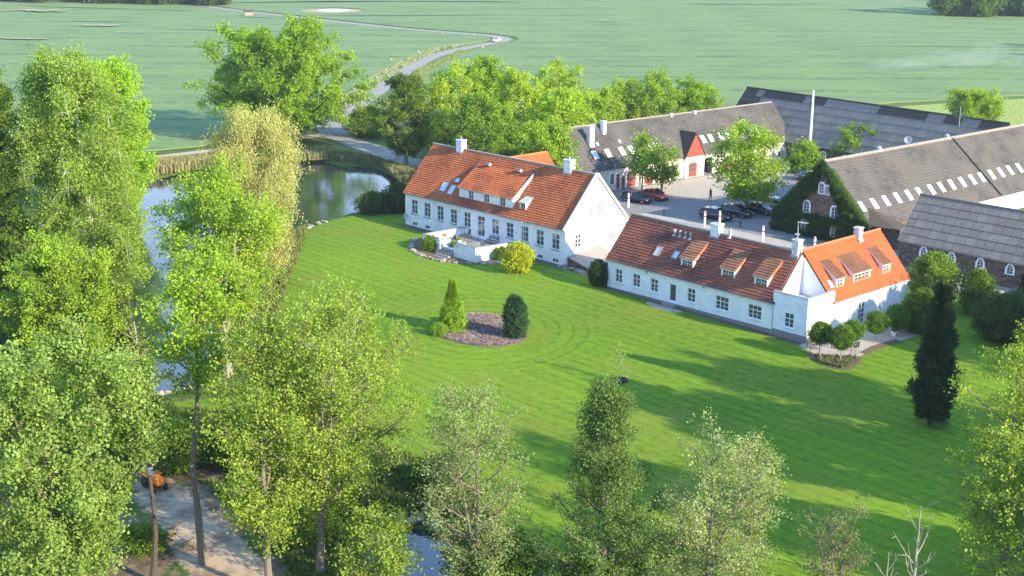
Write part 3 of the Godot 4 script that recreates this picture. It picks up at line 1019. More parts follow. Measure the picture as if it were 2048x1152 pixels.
# courses of tiles from the eaves line e0-e1 to the ridge line r0-r1, each tile with its own tone
func tiles(called: String, parent: Node, m: Material, e0: Vector3, e1: Vector3, r0: Vector3, r1: Vector3, tw: float, course: float, tones: Array, seed_ := 1, pan := true, lift := 0.06) -> void:
	var rng := RandomNumberGenerator.new()
	rng.seed = seed_
	var patch := FastNoiseLite.new()
	patch.seed = seed_ + 50
	patch.frequency = 0.16
	patch.fractal_octaves = 3
	var st := begin()
	var up := ((r0 + r1) - (e0 + e1)) * 0.5
	var n := (e1 - e0).cross(up).normalized()
	if n.y < 0:
		n = -n
	var rows := maxi(1, int(round(up.length() / course)))
	for j in rows:
		var a0 := e0.lerp(r0, float(j) / rows)
		var a1 := e1.lerp(r1, float(j) / rows)
		var b0 := e0.lerp(r0, minf(1.0, (j + 1.12) / rows))
		var b1 := e1.lerp(r1, minf(1.0, (j + 1.12) / rows))
		var cols := maxi(1, int(round(a0.distance_to(a1) / tw)))
		for i in cols:
			var t0 := float(i) / cols
			var t1 := float(i + 1) / cols
			var g := clampf(0.5 + patch.get_noise_2d(t0 * a0.distance_to(a1), j * course * 1.2) * 0.6 + rng.randfn() * 0.12, 0.0, 0.999) * (tones.size() - 1)
			var q: Color = tones[int(g)].lerp(tones[int(g) + 1], g - int(g))
			st.set_color(Color(q.r, q.g, q.b))
			var jit := rng.randfn() * 0.004
			if pan:
				var fr := [0.0, 0.3, 0.62, 1.0]
				var up_ := [0.012, 0.062, 0.02, 0.012]
				for k in 3:
					var x0 := lerpf(t0, t1, fr[k])
					var x1 := lerpf(t0, t1, fr[k + 1])
					var pa = a0.lerp(a1, x0) + n * (up_[k] + lift + jit)
					var pb = a0.lerp(a1, x1) + n * (up_[k + 1] + lift + jit)
					var qa = b0.lerp(b1, x0) + n * (up_[k] + jit)
					var qb = b0.lerp(b1, x1) + n * (up_[k + 1] + jit)
					quad(st, pa, qa, qb, pb)
					quad(st, pa, pb, pb - n * lift, pa - n * lift)
			else:
				var pa := a0.lerp(a1, t0 + 0.012 / maxf(0.1, cols * tw)) + n * (lift + jit)
				var pb := a0.lerp(a1, t1 - 0.012 / maxf(0.1, cols * tw)) + n * (lift + jit)
				quad(st, pa, b0.lerp(b1, t0) + n * 0.006, b0.lerp(b1, t1) + n * 0.006, pb)
				quad(st, pa, pb, pb - n * lift, pa - n * lift)
	var o := put(called, st, m, parent)
	o.set_meta("kind", "stuff")

# solid slab under the tiles
func deck(called: String, parent: Node, m: Material, e0: Vector3, e1: Vector3, r0: Vector3, r1: Vector3, thick := 0.14) -> void:
	var n := (e1 - e0).cross(r0 - e0).normalized()
	if n.y < 0:
		n = -n
	var st := begin()
	var d := -n * thick
	quad(st, e0, r0, r1, e1)
	quad(st, e0 + d, e1 + d, r1 + d, r0 + d)
	quad(st, e0, e1, e1 + d, e0 + d)
	quad(st, r0, r0 + d, r1 + d, r1)
	quad(st, e0, e0 + d, r0 + d, r0)
	quad(st, e1, r1, r1 + d, e1 + d)
	put(called, st, m, parent)

func ridge_caps(parent: Node, m: Material, a: Vector3, b: Vector3, rad := 0.13, each := 0.42) -> void:
	var st := begin()
	var n := maxi(1, int(a.distance_to(b) / each))
	for i in n:
		var p := a.lerp(b, float(i) / n)
		var q := a.lerp(b, (i + 0.97) / n)
		st.set_color(Color(1, 1, 1))
		tube(st, [p, q], [rad * 1.06, rad * 0.95], 8)
	put("ridge_tiles", st, m, parent)

func gable_prof(w: float, he: float, hr: float) -> Array:
	return [Vector2(0, he), Vector2(w * 0.5, hr), Vector2(w, he)]

# the four walls of a gabled house; openings per side
func shell(root: Node, m: Material, l: float, w: float, he: float, hr: float, front := [], right := [], back := [], left := [], bottom := 0.0, only := "frbl") -> void:
	var names := {"f": front, "r": right, "b": back, "l": left}
	for k in only:
		var st := begin()
		match k:
			"f": wall_face(st, Vector3.ZERO, Vector3.RIGHT, Vector3.BACK, bottom, [Vector2(0, he), Vector2(l, he)], names[k])
			"r": wall_face(st, Vector3(l, 0, 0), Vector3.FORWARD, Vector3.RIGHT, bottom, gable_prof(w, he, hr), names[k])
			"b": wall_face(st, Vector3(l, 0, -w), Vector3.LEFT, Vector3.FORWARD, bottom, [Vector2(0, he), Vector2(l, he)], names[k])
			"l": wall_face(st, Vector3(0, 0, -w), Vector3.BACK, Vector3.LEFT, bottom, gable_prof(w, he, hr), names[k])
		put({"f": "front_wall", "r": "gable_wall", "b": "back_wall", "l": "gable_wall"}[k], st, m, root)

func chimney(root: Node, x: float, z: float, y0: float, y1: float, sx: float, sz: float, m: Material, pots := 0) -> void:
	var c := sub("chimney", root, Vector3(x, 0, z))
	var st := begin()
	box2(st, Vector3(-sx / 2, y0, -sz / 2), Vector3(sx / 2, y1 - 0.12, sz / 2))
	put("stack", st, m, c)
	st = begin()
	box2(st, Vector3(-sx / 2 - 0.07, y1 - 0.12, -sz / 2 - 0.07), Vector3(sx / 2 + 0.07, y1, sz / 2 + 0.07))
	box2(st, Vector3(-sx / 2 - 0.04, y0 + 0.9, -sz / 2 - 0.04), Vector3(sx / 2 + 0.04, y0 + 1.0, sz / 2 + 0.04))
	put("cap", st, m, c)
	st = begin()
	box2(st, Vector3(-sx / 2 + 0.14, y1, -sz / 2 + 0.14), Vector3(sx / 2 - 0.14, y1 + 0.05, sz / 2 - 0.14))
	for k in pots:
		lathe(st, Vector3(0, y1, (k - (pots - 1) * 0.5) * 0.3), [Vector2(0.1, 0), Vector2(0.09, 0.35), Vector2(0.06, 0.35)], 8)
	put("flue", st, M["lead"], c)
	st = begin()
	box2(st, Vector3(-sx / 2 - 0.12, y0 + 0.02, sz / 2 - 0.02), Vector3(sx / 2 + 0.12, y0 + 0.28, sz / 2 + 0.12))
	put("flashing", st, M["lead"], c)

# a window lying in the roof slope: frame raised above the tiles, pane inside it
func skylight(root: Node, x: float, y: float, z: float, slope: Vector3, w: float, l: float, frame := "zinc", glass := "roof_glass", called := "skylight") -> void:
	var s := sub(called, root)
	var u := Vector3.RIGHT
	var n := u.cross(slope).normalized()
	if n.y < 0:
		n = -n
	var b := Basis(u, n, u.cross(n))
	var o := Vector3(x, y, z) + n * 0.10
	var st := begin()
	for k in [-1.0, 1.0]:
		box(st, o + u * k * (w * 0.5), Vector3(0.09, 0.14, l + 0.09), b)
		box(st, o + b.z * k * (l * 0.5), Vector3(w - 0.09, 0.136, 0.09), b)
	put("frame", st, M[frame], s)
	st = begin()
	box(st, o + n * 0.02, Vector3(w - 0.06, 0.03, l - 0.06), b)
	put("pane", st, M[glass], s)

# dormer with a lean-to roof: front wall with a window, two cheeks, tiled roof
func dormer(root: Node, x0: float, x1: float, zf: float, yb: float, yt: float, zj: float, yj: float, roof_m: Material, tones: Array, win: Array, cols := 4, rows := 2, over := 0.22, seed_ := 3, course := 0.3) -> Node3D:
	var d := sub("dormer", root)
	var st := begin()
	var ops := []
	for w in win:
		ops.append(rect(w[0], w[1], w[2], w[3]))
	wall_face(st, Vector3(0, 0, zf), Vector3.RIGHT, Vector3.BACK, yb - 0.25, [Vector2(x0, yt), Vector2(x1, yt)], ops, 0.1)
	put("front", st, M["limewash"], d)
	for x in [x0, x1]:
		st = begin()
		tri(st, Vector3(x, yb - 0.25, zf), Vector3(x, yt, zf), Vector3(x, yj, zj))
		tri(st, Vector3(x, yb - 0.25, zf), Vector3(x, yj, zj), Vector3(x, yj - 0.5, zj))
		put("cheek", st, M["limewash"], d)
	for w in win:
		window(d, Vector3(0, 0, zf), Vector3.RIGHT, Vector3.BACK, w[0], w[1], w[2], w[3], cols, rows, 0.0, false, "casement")
	var dz := (yj - yt) / (zf - zj)
	var e := zf + over
	var ye := yt - over * dz + 0.05
	var ov := 0.16
	deck("roof_deck", d, M["white_paint"], Vector3(x0 - ov, ye, e), Vector3(x1 + ov, ye, e), Vector3(x0 - ov, yj + 0.06, zj), Vector3(x1 + ov, yj + 0.06, zj), 0.10)
	tiles("roof_tiles", d, roof_m, Vector3(x0 - ov, ye, e), Vector3(x1 + ov, ye, e), Vector3(x0 - ov, yj + 0.06, zj), Vector3(x1 + ov, yj + 0.06, zj), 0.22, course, tones, seed_)
	return d

func gutter(root: Node, x0: float, x1: float, y: float, z: float, m := "zinc") -> void:
	var st := begin()
	for i in 5:
		var a0 := PI + PI * i / 5.0
		var a1 := PI + PI * (i + 1) / 5.0
		quad(st, Vector3(x0, y + sin(a0) * 0.07, z + cos(a0) * 0.07), Vector3(x1, y + sin(a0) * 0.07, z + cos(a0) * 0.07), Vector3(x1, y + sin(a1) * 0.07, z + cos(a1) * 0.07), Vector3(x0, y + sin(a1) * 0.07, z + cos(a1) * 0.07))
	put("gutter", st, M[m], root)

func downpipe(root: Node, x: float, y0: float, y1: float, z: float, m := "zinc") -> void:
	var st := begin()
	tube(st, [Vector3(x, y0, z), Vector3(x, y1 - 0.35, z), Vector3(x, y1, z + 0.3)], [0.045, 0.045, 0.045], 6)
	put("downpipe", st, M[m], root)

# roof of large sheets, each laid on its own with a lap over the one below
func sheet_roof(root: Node, e0: Vector3, e1: Vector3, r0: Vector3, r1: Vector3, cols: int, rows: int, dark: Dictionary, seed_ := 1, one_mesh := false) -> void:
	var rng := RandomNumberGenerator.new()
	rng.seed = seed_
	var u := (e1 - e0).normalized()
	var v := (r0 - e0).normalized()
	var n := u.cross(v).normalized()
	if n.y < 0:
		n = -n
	var w := e0.distance_to(e1) / cols
	var l := e0.distance_to(r0) / rows
	var shapes := []
	for k in 2:                                     # a sheet with shallow corrugations
		var s := begin()
		var waves := 4
		for i in waves * 2:
			var x0 := (float(i) / (waves * 2) - 0.5) * (w - 0.03)
			var x1 := (float(i + 1) / (waves * 2) - 0.5) * (w - 0.03)
			var h0 := 0.05 if i % 2 == 0 else 0.02
			var h1 := 0.02 if i % 2 == 0 else 0.05
			var a := Vector3(x0, h0 + 0.05, l * 0.5 + 0.04)
			var b := Vector3(x1, h1 + 0.05, l * 0.5 + 0.04)
			var c := Vector3(x1, h1, -l * 0.5)
			var d := Vector3(x0, h0, -l * 0.5)
			quad(s, a, d, c, b)
			quad(s, a, b, b - Vector3(0, 0.05, 0), a - Vector3(0, 0.05, 0))
		shapes.append(s.commit())
	var basis_ := Basis(u, n, -v)
	for j in rows:
		for i in cols:
			var o := MeshInstance3D.new()
			o.mesh = shapes[(i + j) % 2]
			o.name = "roof_sheet"
			o.material_override = M["roof_sheet_%d" % (4 if dark.has(Vector2i(i, j)) else [0, 1, 1, 2, 3, 3][rng.randi() % 6])]
			o.transform = Transform3D(basis_.rotated(u, rng.randfn() * 0.002), e0 + u * (i + 0.5) * w + v * (j + 0.5) * l + n * 0.02)
			root.add_child(o, true)

# a door leaf of boards in an arched opening
func arched_door(root: Node, x0: float, x1: float, y0: float, y1: float, up: float, m := "red_wood", z := -0.32, bars := true) -> void:
	var d := sub("door", root)
	var top := arch_pts(x0, x1, y1 - up, up)
	var st := begin()
	var n := 6
	for i in n:
		var xa := lerpf(x0, x1, float(i) / n) + 0.008
		var xb := lerpf(x0, x1, (i + 1.0) / n) - 0.008
		var ya := top_at(top, xa)
		var yb := top_at(top, xb)
		var zz := z + (0.02 if i % 2 else 0.0)
		quad(st, Vector3(xa, y0, zz), Vector3(xa, ya, zz), Vector3(xb, yb, zz), Vector3(xb, y0, zz))
		quad(st, Vector3(xa, y0, zz), Vector3(xa, ya, zz), Vector3(xa, ya, zz - 0.05), Vector3(xa, y0, zz - 0.05))
		quad(st, Vector3(xb, y0, zz), Vector3(xb, yb, zz), Vector3(xb, yb, zz - 0.05), Vector3(xb, y0, zz - 0.05))
	put("boards", st, M[m], d)
	if bars:
		st = begin()
		for k in 2:
			for r in 2:
				var xa := lerpf(x0, x1, 0.10 + 0.44 * k)
				var xb := lerpf(x0, x1, 0.46 + 0.44 * k)
				box2(st, Vector3(xa, y0 + 0.9 + r * 0.55, z + 0.022), Vector3(xb, y0 + 1.35 + r * 0.55, z + 0.034))
		put("pane", st, M["window_glass"], d)
	st = begin()
	box2(st, Vector3(x0 + 0.04, y0 + 0.25, z + 0.02), Vector3(x1 - 0.04, y0 + 0.42, z + 0.055))
	box2(st, Vector3(x0 + 0.04, y0 + 0.72, z + 0.02), Vector3(x1 - 0.04, y0 + 0.86, z + 0.055))
	put("rail", st, M[m], d)

# raised band round an arched opening in the front wall
func arch_band(root: Node, x0: float, x1: float, y0: float, y1: float, up: float, edge := 0.22, m := "white_paint") -> void:
	var st := begin()
	var outer := arch_pts(x0 - edge, x1 + edge, y1 - up, up + edge)
	var inner := arch_pts(x0, x1, y1 - up, up)
	outer.push_front(Vector2(x0 - edge, y0))
	outer.append(Vector2(x1 + edge, y0))
	inner.push_front(Vector2(x0, y0))
	inner.append(Vector2(x1, y0))
	for i in outer.size() - 1:
		var a := Vector3(outer[i].x, outer[i].y, 0.05)
		var b := Vector3(outer[i + 1].x, outer[i + 1].y, 0.05)
		var c := Vector3(inner[i + 1].x, inner[i + 1].y, 0.05)
		var d := Vector3(inner[i].x, inner[i].y, 0.05)
		var back := Vector3(0, 0, -0.07)
		quad(st, a, b, c, d)
		quad(st, a, b, b + back, a + back)
		quad(st, d, c, c + back, d + back)
	put("arch_surround", st, M[m], root)
# ---------------------------------------------------------------- the buildings
func roof_pair(root: Node, l: float, w: float, he: float, hr: float, ov: float, g0: float, g1: float, m: Material, tones: Array, tw: float, course: float, pan := true, seed_ := 1) -> void:
	var s := (hr - he) / (w * 0.5)
	for k in 2:
		var z := ov if k == 0 else -w - ov
		var e0 := Vector3(-g0, he - ov * s + 0.05, z)
		var e1 := Vector3(l + g1, he - ov * s + 0.05, z)
		var r0 := Vector3(-g0, hr + 0.05, -w * 0.5)
		var r1 := Vector3(l + g1, hr + 0.05, -w * 0.5)
		deck("roof_deck", root, M["dark_wood"], e0, e1, r0, r1, 0.12)
		tiles("roof_tiles", root, m, e0, e1, r0, r1, tw, course, tones, seed_ + k, pan)

func slope_of(w: float, he: float, hr: float) -> Vector3:
	return Vector3(0, hr - he, -w * 0.5).normalized()

var tone_main := [Color(0.21, 0.056, 0.018), Color(0.40, 0.102, 0.027), Color(0.52, 0.138, 0.034), Color(0.58, 0.170, 0.045)]
var tone_low := [Color(0.10, 0.038, 0.022), Color(0.22, 0.066, 0.034), Color(0.32, 0.092, 0.042), Color(0.36, 0.13, 0.065)]
var tone_new := [Color(0.47, 0.095, 0.022), Color(0.55, 0.115, 0.026), Color(0.58, 0.125, 0.028), Color(0.60, 0.14, 0.032)]
var tone_brown := [Color(0.16, 0.075, 0.038), Color(0.26, 0.11, 0.05), Color(0.34, 0.15, 0.065)]
var tone_grey := [Color(0.055, 0.049, 0.043), Color(0.085, 0.077, 0.068), Color(0.105, 0.095, 0.084), Color(0.135, 0.121, 0.102)]
var tone_moss := [Color(0.060, 0.053, 0.045), Color(0.092, 0.083, 0.071), Color(0.115, 0.104, 0.090), Color(0.128, 0.106, 0.072)]

func build_main_house() -> void:
	var L := 28.0
	var W := 9.7
	var he := 4.14
	var hr := 9.55
	var root := thing("manor_house", "large white manor house with orange-red tiled roof and a long dormer", "house", Vector3(-13.36, 0, -160.81), deg_to_rad(-46.82))
	var front := []
	var wx := []
	for i in 11:
		var x := 1.82 + i * 2.468
		wx.append(x)
		if i == 5:
			front.append(rect(x - 0.62, x + 0.62, 0.95, 3.38))
		else:
			front.append(rect(x - 0.59, x + 0.59, 1.64, 3.42))
	for i in [0, 1, 9, 10]:
		front.append(rect(wx[i] - 0.46, wx[i] + 0.46, 0.12, 0.62))
	var right := [rect(1.55, 2.55, 1.80, 3.30), rect(3.55, 4.25, 5.1, 6.1), rect(5.2, 5.9, 5.1, 6.1), rect(4.6, 4.95, 3.0, 3.4), rect(7.05, 7.75, 1.95, 2.7)]
	shell(root, M["limewash"], L, W, he, hr, front, right)
	for i in 11:
		if i == 5:
			window(root, Vector3.ZERO, Vector3.RIGHT, Vector3.BACK, wx[i] - 0.62, wx[i] + 0.62, 0.95, 3.38, 2, 2, 0.74, false, "door")
		else:
			window(root, Vector3.ZERO, Vector3.RIGHT, Vector3.BACK, wx[i] - 0.59, wx[i] + 0.59, 1.64, 3.42, 2, 2, 0.66)
	for i in [0, 1, 9, 10]:
		window(root, Vector3.ZERO, Vector3.RIGHT, Vector3.BACK, wx[i] - 0.46, wx[i] + 0.46, 0.12, 0.62, 2, 1, 0.0, false, "cellar_window")
	var G := Vector3(L, 0, 0)
	window(root, G, Vector3.FORWARD, Vector3.RIGHT, 1.55, 2.55, 1.80, 3.30, 2, 2, 0.66)
	for g in [[3.55, 4.25, 5.1, 6.1], [5.2, 5.9, 5.1, 6.1], [7.05, 7.75, 1.95, 2.7]]:
		window(root, G, Vector3.FORWARD, Vector3.RIGHT, g[0], g[1], g[2], g[3], 2, 3, 0.0, false)
	window(root, G, Vector3.FORWARD, Vector3.RIGHT, 4.6, 4.95, 3.0, 3.4, 1, 1, 0.0, false, "vent_window")
	# plinth, corner band, roof
	var st := begin()
	box2(st, Vector3(-0.06, -0.1, -W - 0.06), Vector3(L + 0.06, 0.07, 0.07))
	put("plinth", st, M["plinth"], root)
	roof_pair(root, L, W, he, hr, 0.13, 0.24, 0.02, M["clay_tile"], tone_main, 0.23, 0.31, true, 11)
	ridge_caps(root, M["mortar"], Vector3(-0.24, hr + 0.11, -W / 2), Vector3(L, hr + 0.11, -W / 2))
	# white coping along the sunny gable, standing above the tiles
	st = begin()
	for k in [0.0, 1.0]:
		var a := Vector3(L + 0.02, he - 0.12, 0.26) if k == 0.0 else Vector3(L + 0.02, he - 0.12, -W - 0.26)
		var b := Vector3(L + 0.02, hr + 0.14, -W / 2)
		var d := (b - a).normalized()
		var n := Vector3.RIGHT.cross(d).normalized()
		if n.y < 0:
			n = -n
		box(st, (a + b) * 0.5 + n * 0.06, Vector3(0.22, 0.26, a.distance_to(b)), Basis(Vector3.RIGHT, n, Vector3.RIGHT.cross(n)))
	box2(st, Vector3(L - 0.06, he - 0.55, -W - 0.42), Vector3(L + 0.13, he + 0.02, -W - 0.02))
	put("gable_coping", st, M["limewash"], root)
	gutter(root, -0.2, L, he - 0.10, 0.21)
	downpipe(root, 5.55, 0.2, he - 0.16, 0.07, "white_paint")
	downpipe(root, 21.4, 0.2, he - 0.16, 0.07, "white_paint")
	chimney(root, 5.1, -W / 2 + 0.02, hr - 0.6, hr + 1.25, 1.05, 0.75, M["limewash"], 1)
	chimney(root, 23.7, -W / 2 + 0.02, hr - 0.6, hr + 1.25, 1.05, 0.75, M["limewash"], 1)
	# long dormer
	var win := []
	for x in [11.65, 14.4, 17.15]:
		win.append([x - 0.46, x + 0.46, 5.0, 5.95])
	dormer(root, 9.55, 18.9, -0.63, 4.85, 6.12, -3.85, 8.42, M["clay_tile"], tone_main, win, 2, 2, 0.2, 23, 0.31)
	st = begin()          # broad white verge board on its sunny side
	var a0 := Vector3(19.08, 5.85, -0.40)
	var a1 := Vector3(19.08, 8.52, -3.87)
	var dd := (a1 - a0).normalized()
	var nn := Vector3.RIGHT.cross(dd)
	if nn.y < 0:
		nn = -nn
	box(st, (a0 + a1) * 0.5 + nn * 0.02, Vector3(0.1, 0.34, a0.distance_to(a1)), Basis(Vector3.RIGHT, nn, Vector3.RIGHT.cross(nn)))
	put("verge_board", st, M["white_paint"], root)
	# small dormer with a leaden roof
	var d := sub("small_dormer", root)
	st = begin()
	wall_face(st, Vector3(0, 0, -0.72), Vector3.RIGHT, Vector3.BACK, 4.7, [Vector2(19.95, 5.88), Vector2(20.95, 5.88)], [rect(20.08, 20.82, 5.05, 5.78)], 0.1)
	put("front", st, M["limewash"], d)
	for x in [19.95, 20.95]:
		st = begin()
		tri(st, Vector3(x, 4.7, -0.72), Vector3(x, 5.88, -0.72), Vector3(x, 6.42, -2.1))
		tri(st, Vector3(x, 4.7, -0.72), Vector3(x, 6.42, -2.1), Vector3(x, 5.9, -2.1))
		put("cheek", st, M["limewash"], d)
	window(d, Vector3(0, 0, -0.72), Vector3.RIGHT, Vector3.BACK, 20.08, 20.82, 5.05, 5.78, 2, 1, 0.0, false, "casement")
	deck("roof", d, M["zinc"], Vector3(19.85, 5.9, -0.55), Vector3(21.05, 5.9, -0.55), Vector3(19.85, 6.5, -2.15), Vector3(21.05, 6.5, -2.15), 0.07)
	var sl := slope_of(W, he, hr)
	var on := func(x: float, y: float) -> Vector3: return Vector3(x, y, -(y - he) / (hr - he) * W * 0.5)
	for s in [[6.2, 5.5, 0.95, 1.25], [7.75, 5.35, 0.8, 1.25]]:
		var p: Vector3 = on.call(s[0], s[1])
		skylight(root, p.x, p.y, p.z, sl, s[2], s[3])
	var p2: Vector3 = on.call(7.75, 6.38)
	skylight(root, p2.x, p2.y, p2.z, sl, 0.7, 0.5)
	for x in [11.4, 16.75]:
		st = begin()
		var q: Vector3 = on.call(x, 8.45)
		box(st, q + Vector3(0, 0.22, 0.1), Vector3(0.55, 0.34, 0.6), Basis(Vector3.RIGHT, -0.35))
		put("roof_vent", st, M["lead"], root)
	st = begin()          # dish by the far corner
	lathe(st, Vector3.ZERO, [Vector2(0.0, 0.0), Vector2(0.2, 0.03), Vector2(0.36, 0.12), Vector2(0.34, 0.13), Vector2(0.0, 0.03)], 14)
	tube(st, [Vector3(0, 0.0, 0), Vector3(0, -0.22, 0)], [0.025, 0.025], 6)
	tube(st, [Vector3(0.3, 0.1, 0), Vector3(0, 0.42, 0)], [0.012, 0.012], 4)
	var dish := put("satellite_dish", st, M["zinc"], root)
	dish.transform = Transform3D(Basis(Vector3.RIGHT, 1.35), Vector3(0.42, 1.2, 0.24))

func build_terrace() -> void:
	var a := deg_to_rad(-46.82)
	var root := thing("garden_terrace", "raised terrace with low white parapet walls and stone steps before the manor house", "terrace", Vector3(-13.36, 0, -160.81), a)
	var st := begin()
	box2(st, Vector3(11.2, -0.1, 0.09), Vector3(20.0, 0.78, 6.0))
	put("base", st, M["limewash"], root)
	# paving slabs on the floor
	var rng := RandomNumberGenerator.new()
	rng.seed = 5
	var slab := begin()
	box(slab, Vector3.ZERO, Vector3(0.94, 0.05, 0.94))
	var slab_mesh := slab.commit()
	var tones := []
	for k in 3:
		tones.append(rough_mat("slab_%d" % k, C(0.22 + k * 0.05, 0.21 + k * 0.045, 0.20 + k * 0.035), M["slab"].albedo_texture, 1.3 + k * 0.4, 0.9))
	for i in 8:
		for j in 5:
			putm("paving_slab", slab_mesh, tones[rng.randi() % 3], root, Vector3(12.0 + i * 0.97, 0.81 + rng.randfn() * 0.004, 0.95 + j * 0.97))
	var wl := func(x0: float, x1: float, z0: float, z1: float, h0: float, h1: float, called := "parapet") -> void:
		var s := begin()
		var b0 := [Vector3(x0, -0.1, z0), Vector3(x1, -0.1, z0), Vector3(x1, -0.1, z1), Vector3(x0, -0.1, z1)]
		var hh := [h0, h0, h1, h1]
		if absf(x1 - x0) > absf(z1 - z0):
			hh = [h0, h1, h1, h0]
		var t0 := []
		for k in 4:
			t0.append(Vector3(b0[k].x, hh[k], b0[k].z))
		for k in 4:
			var j := (k + 1) % 4
			quad(s, b0[k], b0[j], t0[j], t0[k])
		quad(s, t0[0], t0[1], t0[2], t0[3])
		put(called, s, M["limewash"], root)
		s = begin()
		var mid = (t0[0] + t0[1] + t0[2] + t0[3]) * 0.25
		var o4 := []
		for k in 4:
			o4.append(Vector3(t0[k].x + signf(t0[k].x - mid.x) * 0.035, t0[k].y + 0.003, t0[k].z + signf(t0[k].z - mid.z) * 0.035))
		for k in 4:
			var j := (k + 1) % 4
			quad(s, o4[k], o4[j], o4[j] + Vector3.UP * 0.05, o4[k] + Vector3.UP * 0.05)
		quad(s, o4[0] + Vector3.UP * 0.05, o4[1] + Vector3.UP * 0.05, o4[2] + Vector3.UP * 0.05, o4[3] + Vector3.UP * 0.05)
		put("coping", s, M["slab"], root)
	wl.call(11.0, 11.25, 0.08, 6.3, 1.55, 1.65)
	wl.call(11.26, 14.1, 6.02, 6.3, 1.65, 1.65)
	wl.call(17.0, 19.98, 6.02, 6.3, 1.65, 1.65)
	wl.call(20.0, 20.26, 0.08, 6.3, 1.35, 1.65)
	wl.call(14.12, 14.36, 4.9, 6.45, 1.45, 1.45)
	wl.call(16.74, 16.98, 4.9, 6.45, 1.45, 1.45)
	for k in 5:
		st = begin()
		var y := 0.66 - k * 0.155
		box2(st, Vector3(14.38, -0.08, 6.0 + k * 0.32), Vector3(16.72, y, 6.31 + k * 0.32))
		put("step", st, M["slab"], root)
	# border bed of earth and edging stones round the foot of the terrace
	st = begin()
	var bed := PackedVector2Array([Vector2(7.2, 4.2), Vector2(9.2, 6.6), Vector2(11.6, 8.2), Vector2(14.2, 8.9), Vector2(17.0, 8.8), Vector2(20.0, 7.6), Vector2(22.2, 5.0), Vector2(23.0, 1.6), Vector2(22.4, 0.2), Vector2(20.4, 0.2), Vector2(20.4, 6.4), Vector2(10.9, 6.4), Vector2(10.9, 0.2), Vector2(9.2, 0.2)])
	var bt := Transform3D(Basis(Vector3.UP, a), Vector3(-13.36, 0, -160.81))
	var wb := PackedVector2Array()
	for p in bed:
		var v := bt * Vector3(p.x, 0, p.y)
		wb.append(Vector2(v.x, v.z))
	sheet(st, wb, 0.03)
	struct("flower_bed", st, M["soil"])
	var rim_pts := PackedVector2Array()
	for i in 8:
		rim_pts.append(bed[i])
	rim_pts = smoothed(rim_pts, 2, false)
	for i in range(0, rim_pts.size(), 1):
		var v := bt * Vector3(rim_pts[i].x, 0.06, rim_pts[i].y)
		boulder("edging_stone", "rounded field stone edging the flower bed of the terrace", v, rng.randf_range(0.22, 0.42), rng, "field stones edging the terrace bed")

var rock_meshes := []
func boulder(called: String, label: String, at: Vector3, s: float, rng: RandomNumberGenerator, group := "") -> void:
	if rock_meshes.is_empty():
		for k in 4:
			var nz := FastNoiseLite.new()
			nz.seed = 90 + k
			nz.frequency = 0.9
			var st := begin()
			var P := func(i: int, j: int) -> Vector3:
				var a := TAU * (i % 9) / 9.0
				var b := PI * (j / 6.0 - 0.5)
				var d := Vector3(cos(a) * cos(b), sin(b) * 0.7, sin(a) * cos(b))
				return d * (1.0 + nz.get_noise_3dv(d * 1.3) * 0.55)
			for i in 9:
				for j in 6:
					quad(st, P.call(i, j), P.call(i, j + 1), P.call(i + 1, j + 1), P.call(i + 1, j))
			rock_meshes.append(st.commit())
	var o := putm(called, rock_meshes[rng.randi() % 4], M["stone_single_%d" % (rng.randi() % 3)], self, at)
	o.rotation = Vector3(rng.randfn() * 0.2, rng.randf() * TAU, rng.randfn() * 0.2)
	o.scale = Vector3(s * rng.randf_range(0.8, 1.3), s * 0.75, s)
	tag(o, label, "stone", group)

func build_cellar_steps() -> void:
	# walled grey ramp of stone against the sunny gable
	var root := thing("cellar_entrance", "low grey stone cellar entrance with sloping roof at the foot of the white gable", "cellar entrance", Vector3(-13.36, 0, -160.81), deg_to_rad(-46.82))
	var st := begin()
	var a := [Vector3(28.02, -0.1, -0.4), Vector3(31.2, -0.1, -0.4), Vector3(31.2, -0.1, -5.4), Vector3(28.02, -0.1, -5.4)]
	var h := [0.95, 0.25, 0.55, 1.45]
	var t := []
	for k in 4:
		t.append(a[k] + Vector3.UP * (h[k] + 0.1))
	for k in 4:
		var j := (k + 1) % 4
		quad(st, a[k], a[j], t[j], t[k])
	put("wall", st, M["stone_wall"], root)
	st = begin()
	for k in 4:
		t[k] += Vector3(0.08 if k in [1, 2] else 0.0, 0.004, 0.08 if k < 2 else -0.08)
	quad(st, t[0], t[1], t[2], t[3])
	for k in 4:
		quad(st, t[k], t[(k + 1) % 4], t[(k + 1) % 4] + Vector3.UP * 0.09, t[k] + Vector3.UP * 0.09)
	quad(st, t[0] + Vector3.UP * 0.09, t[1] + Vector3.UP * 0.09, t[2] + Vector3.UP * 0.09, t[3] + Vector3.UP * 0.09)
	put("roof_slab", st, M["slab"], root)
	st = begin()
	box2(st, Vector3(29.4, 0.0, -0.46), Vector3(30.1, 0.42, -0.36))
	put("hatch", st, M["dark_wood"], root)
	var rng := RandomNumberGenerator.new()
	rng.seed = 12
	var b := Transform3D(Basis(Vector3.UP, deg_to_rad(-46.82)), Vector3(-13.36, 0, -160.81))
	for k in 7:
		boulder("garden_stone", "grey field stone in the bed beside the cellar entrance", b * Vector3(27.6 + k * 0.62, 0.08, 0.55 + rng.randfn() * 0.2), rng.randf_range(0.25, 0.45), rng, "stones by the cellar entrance")

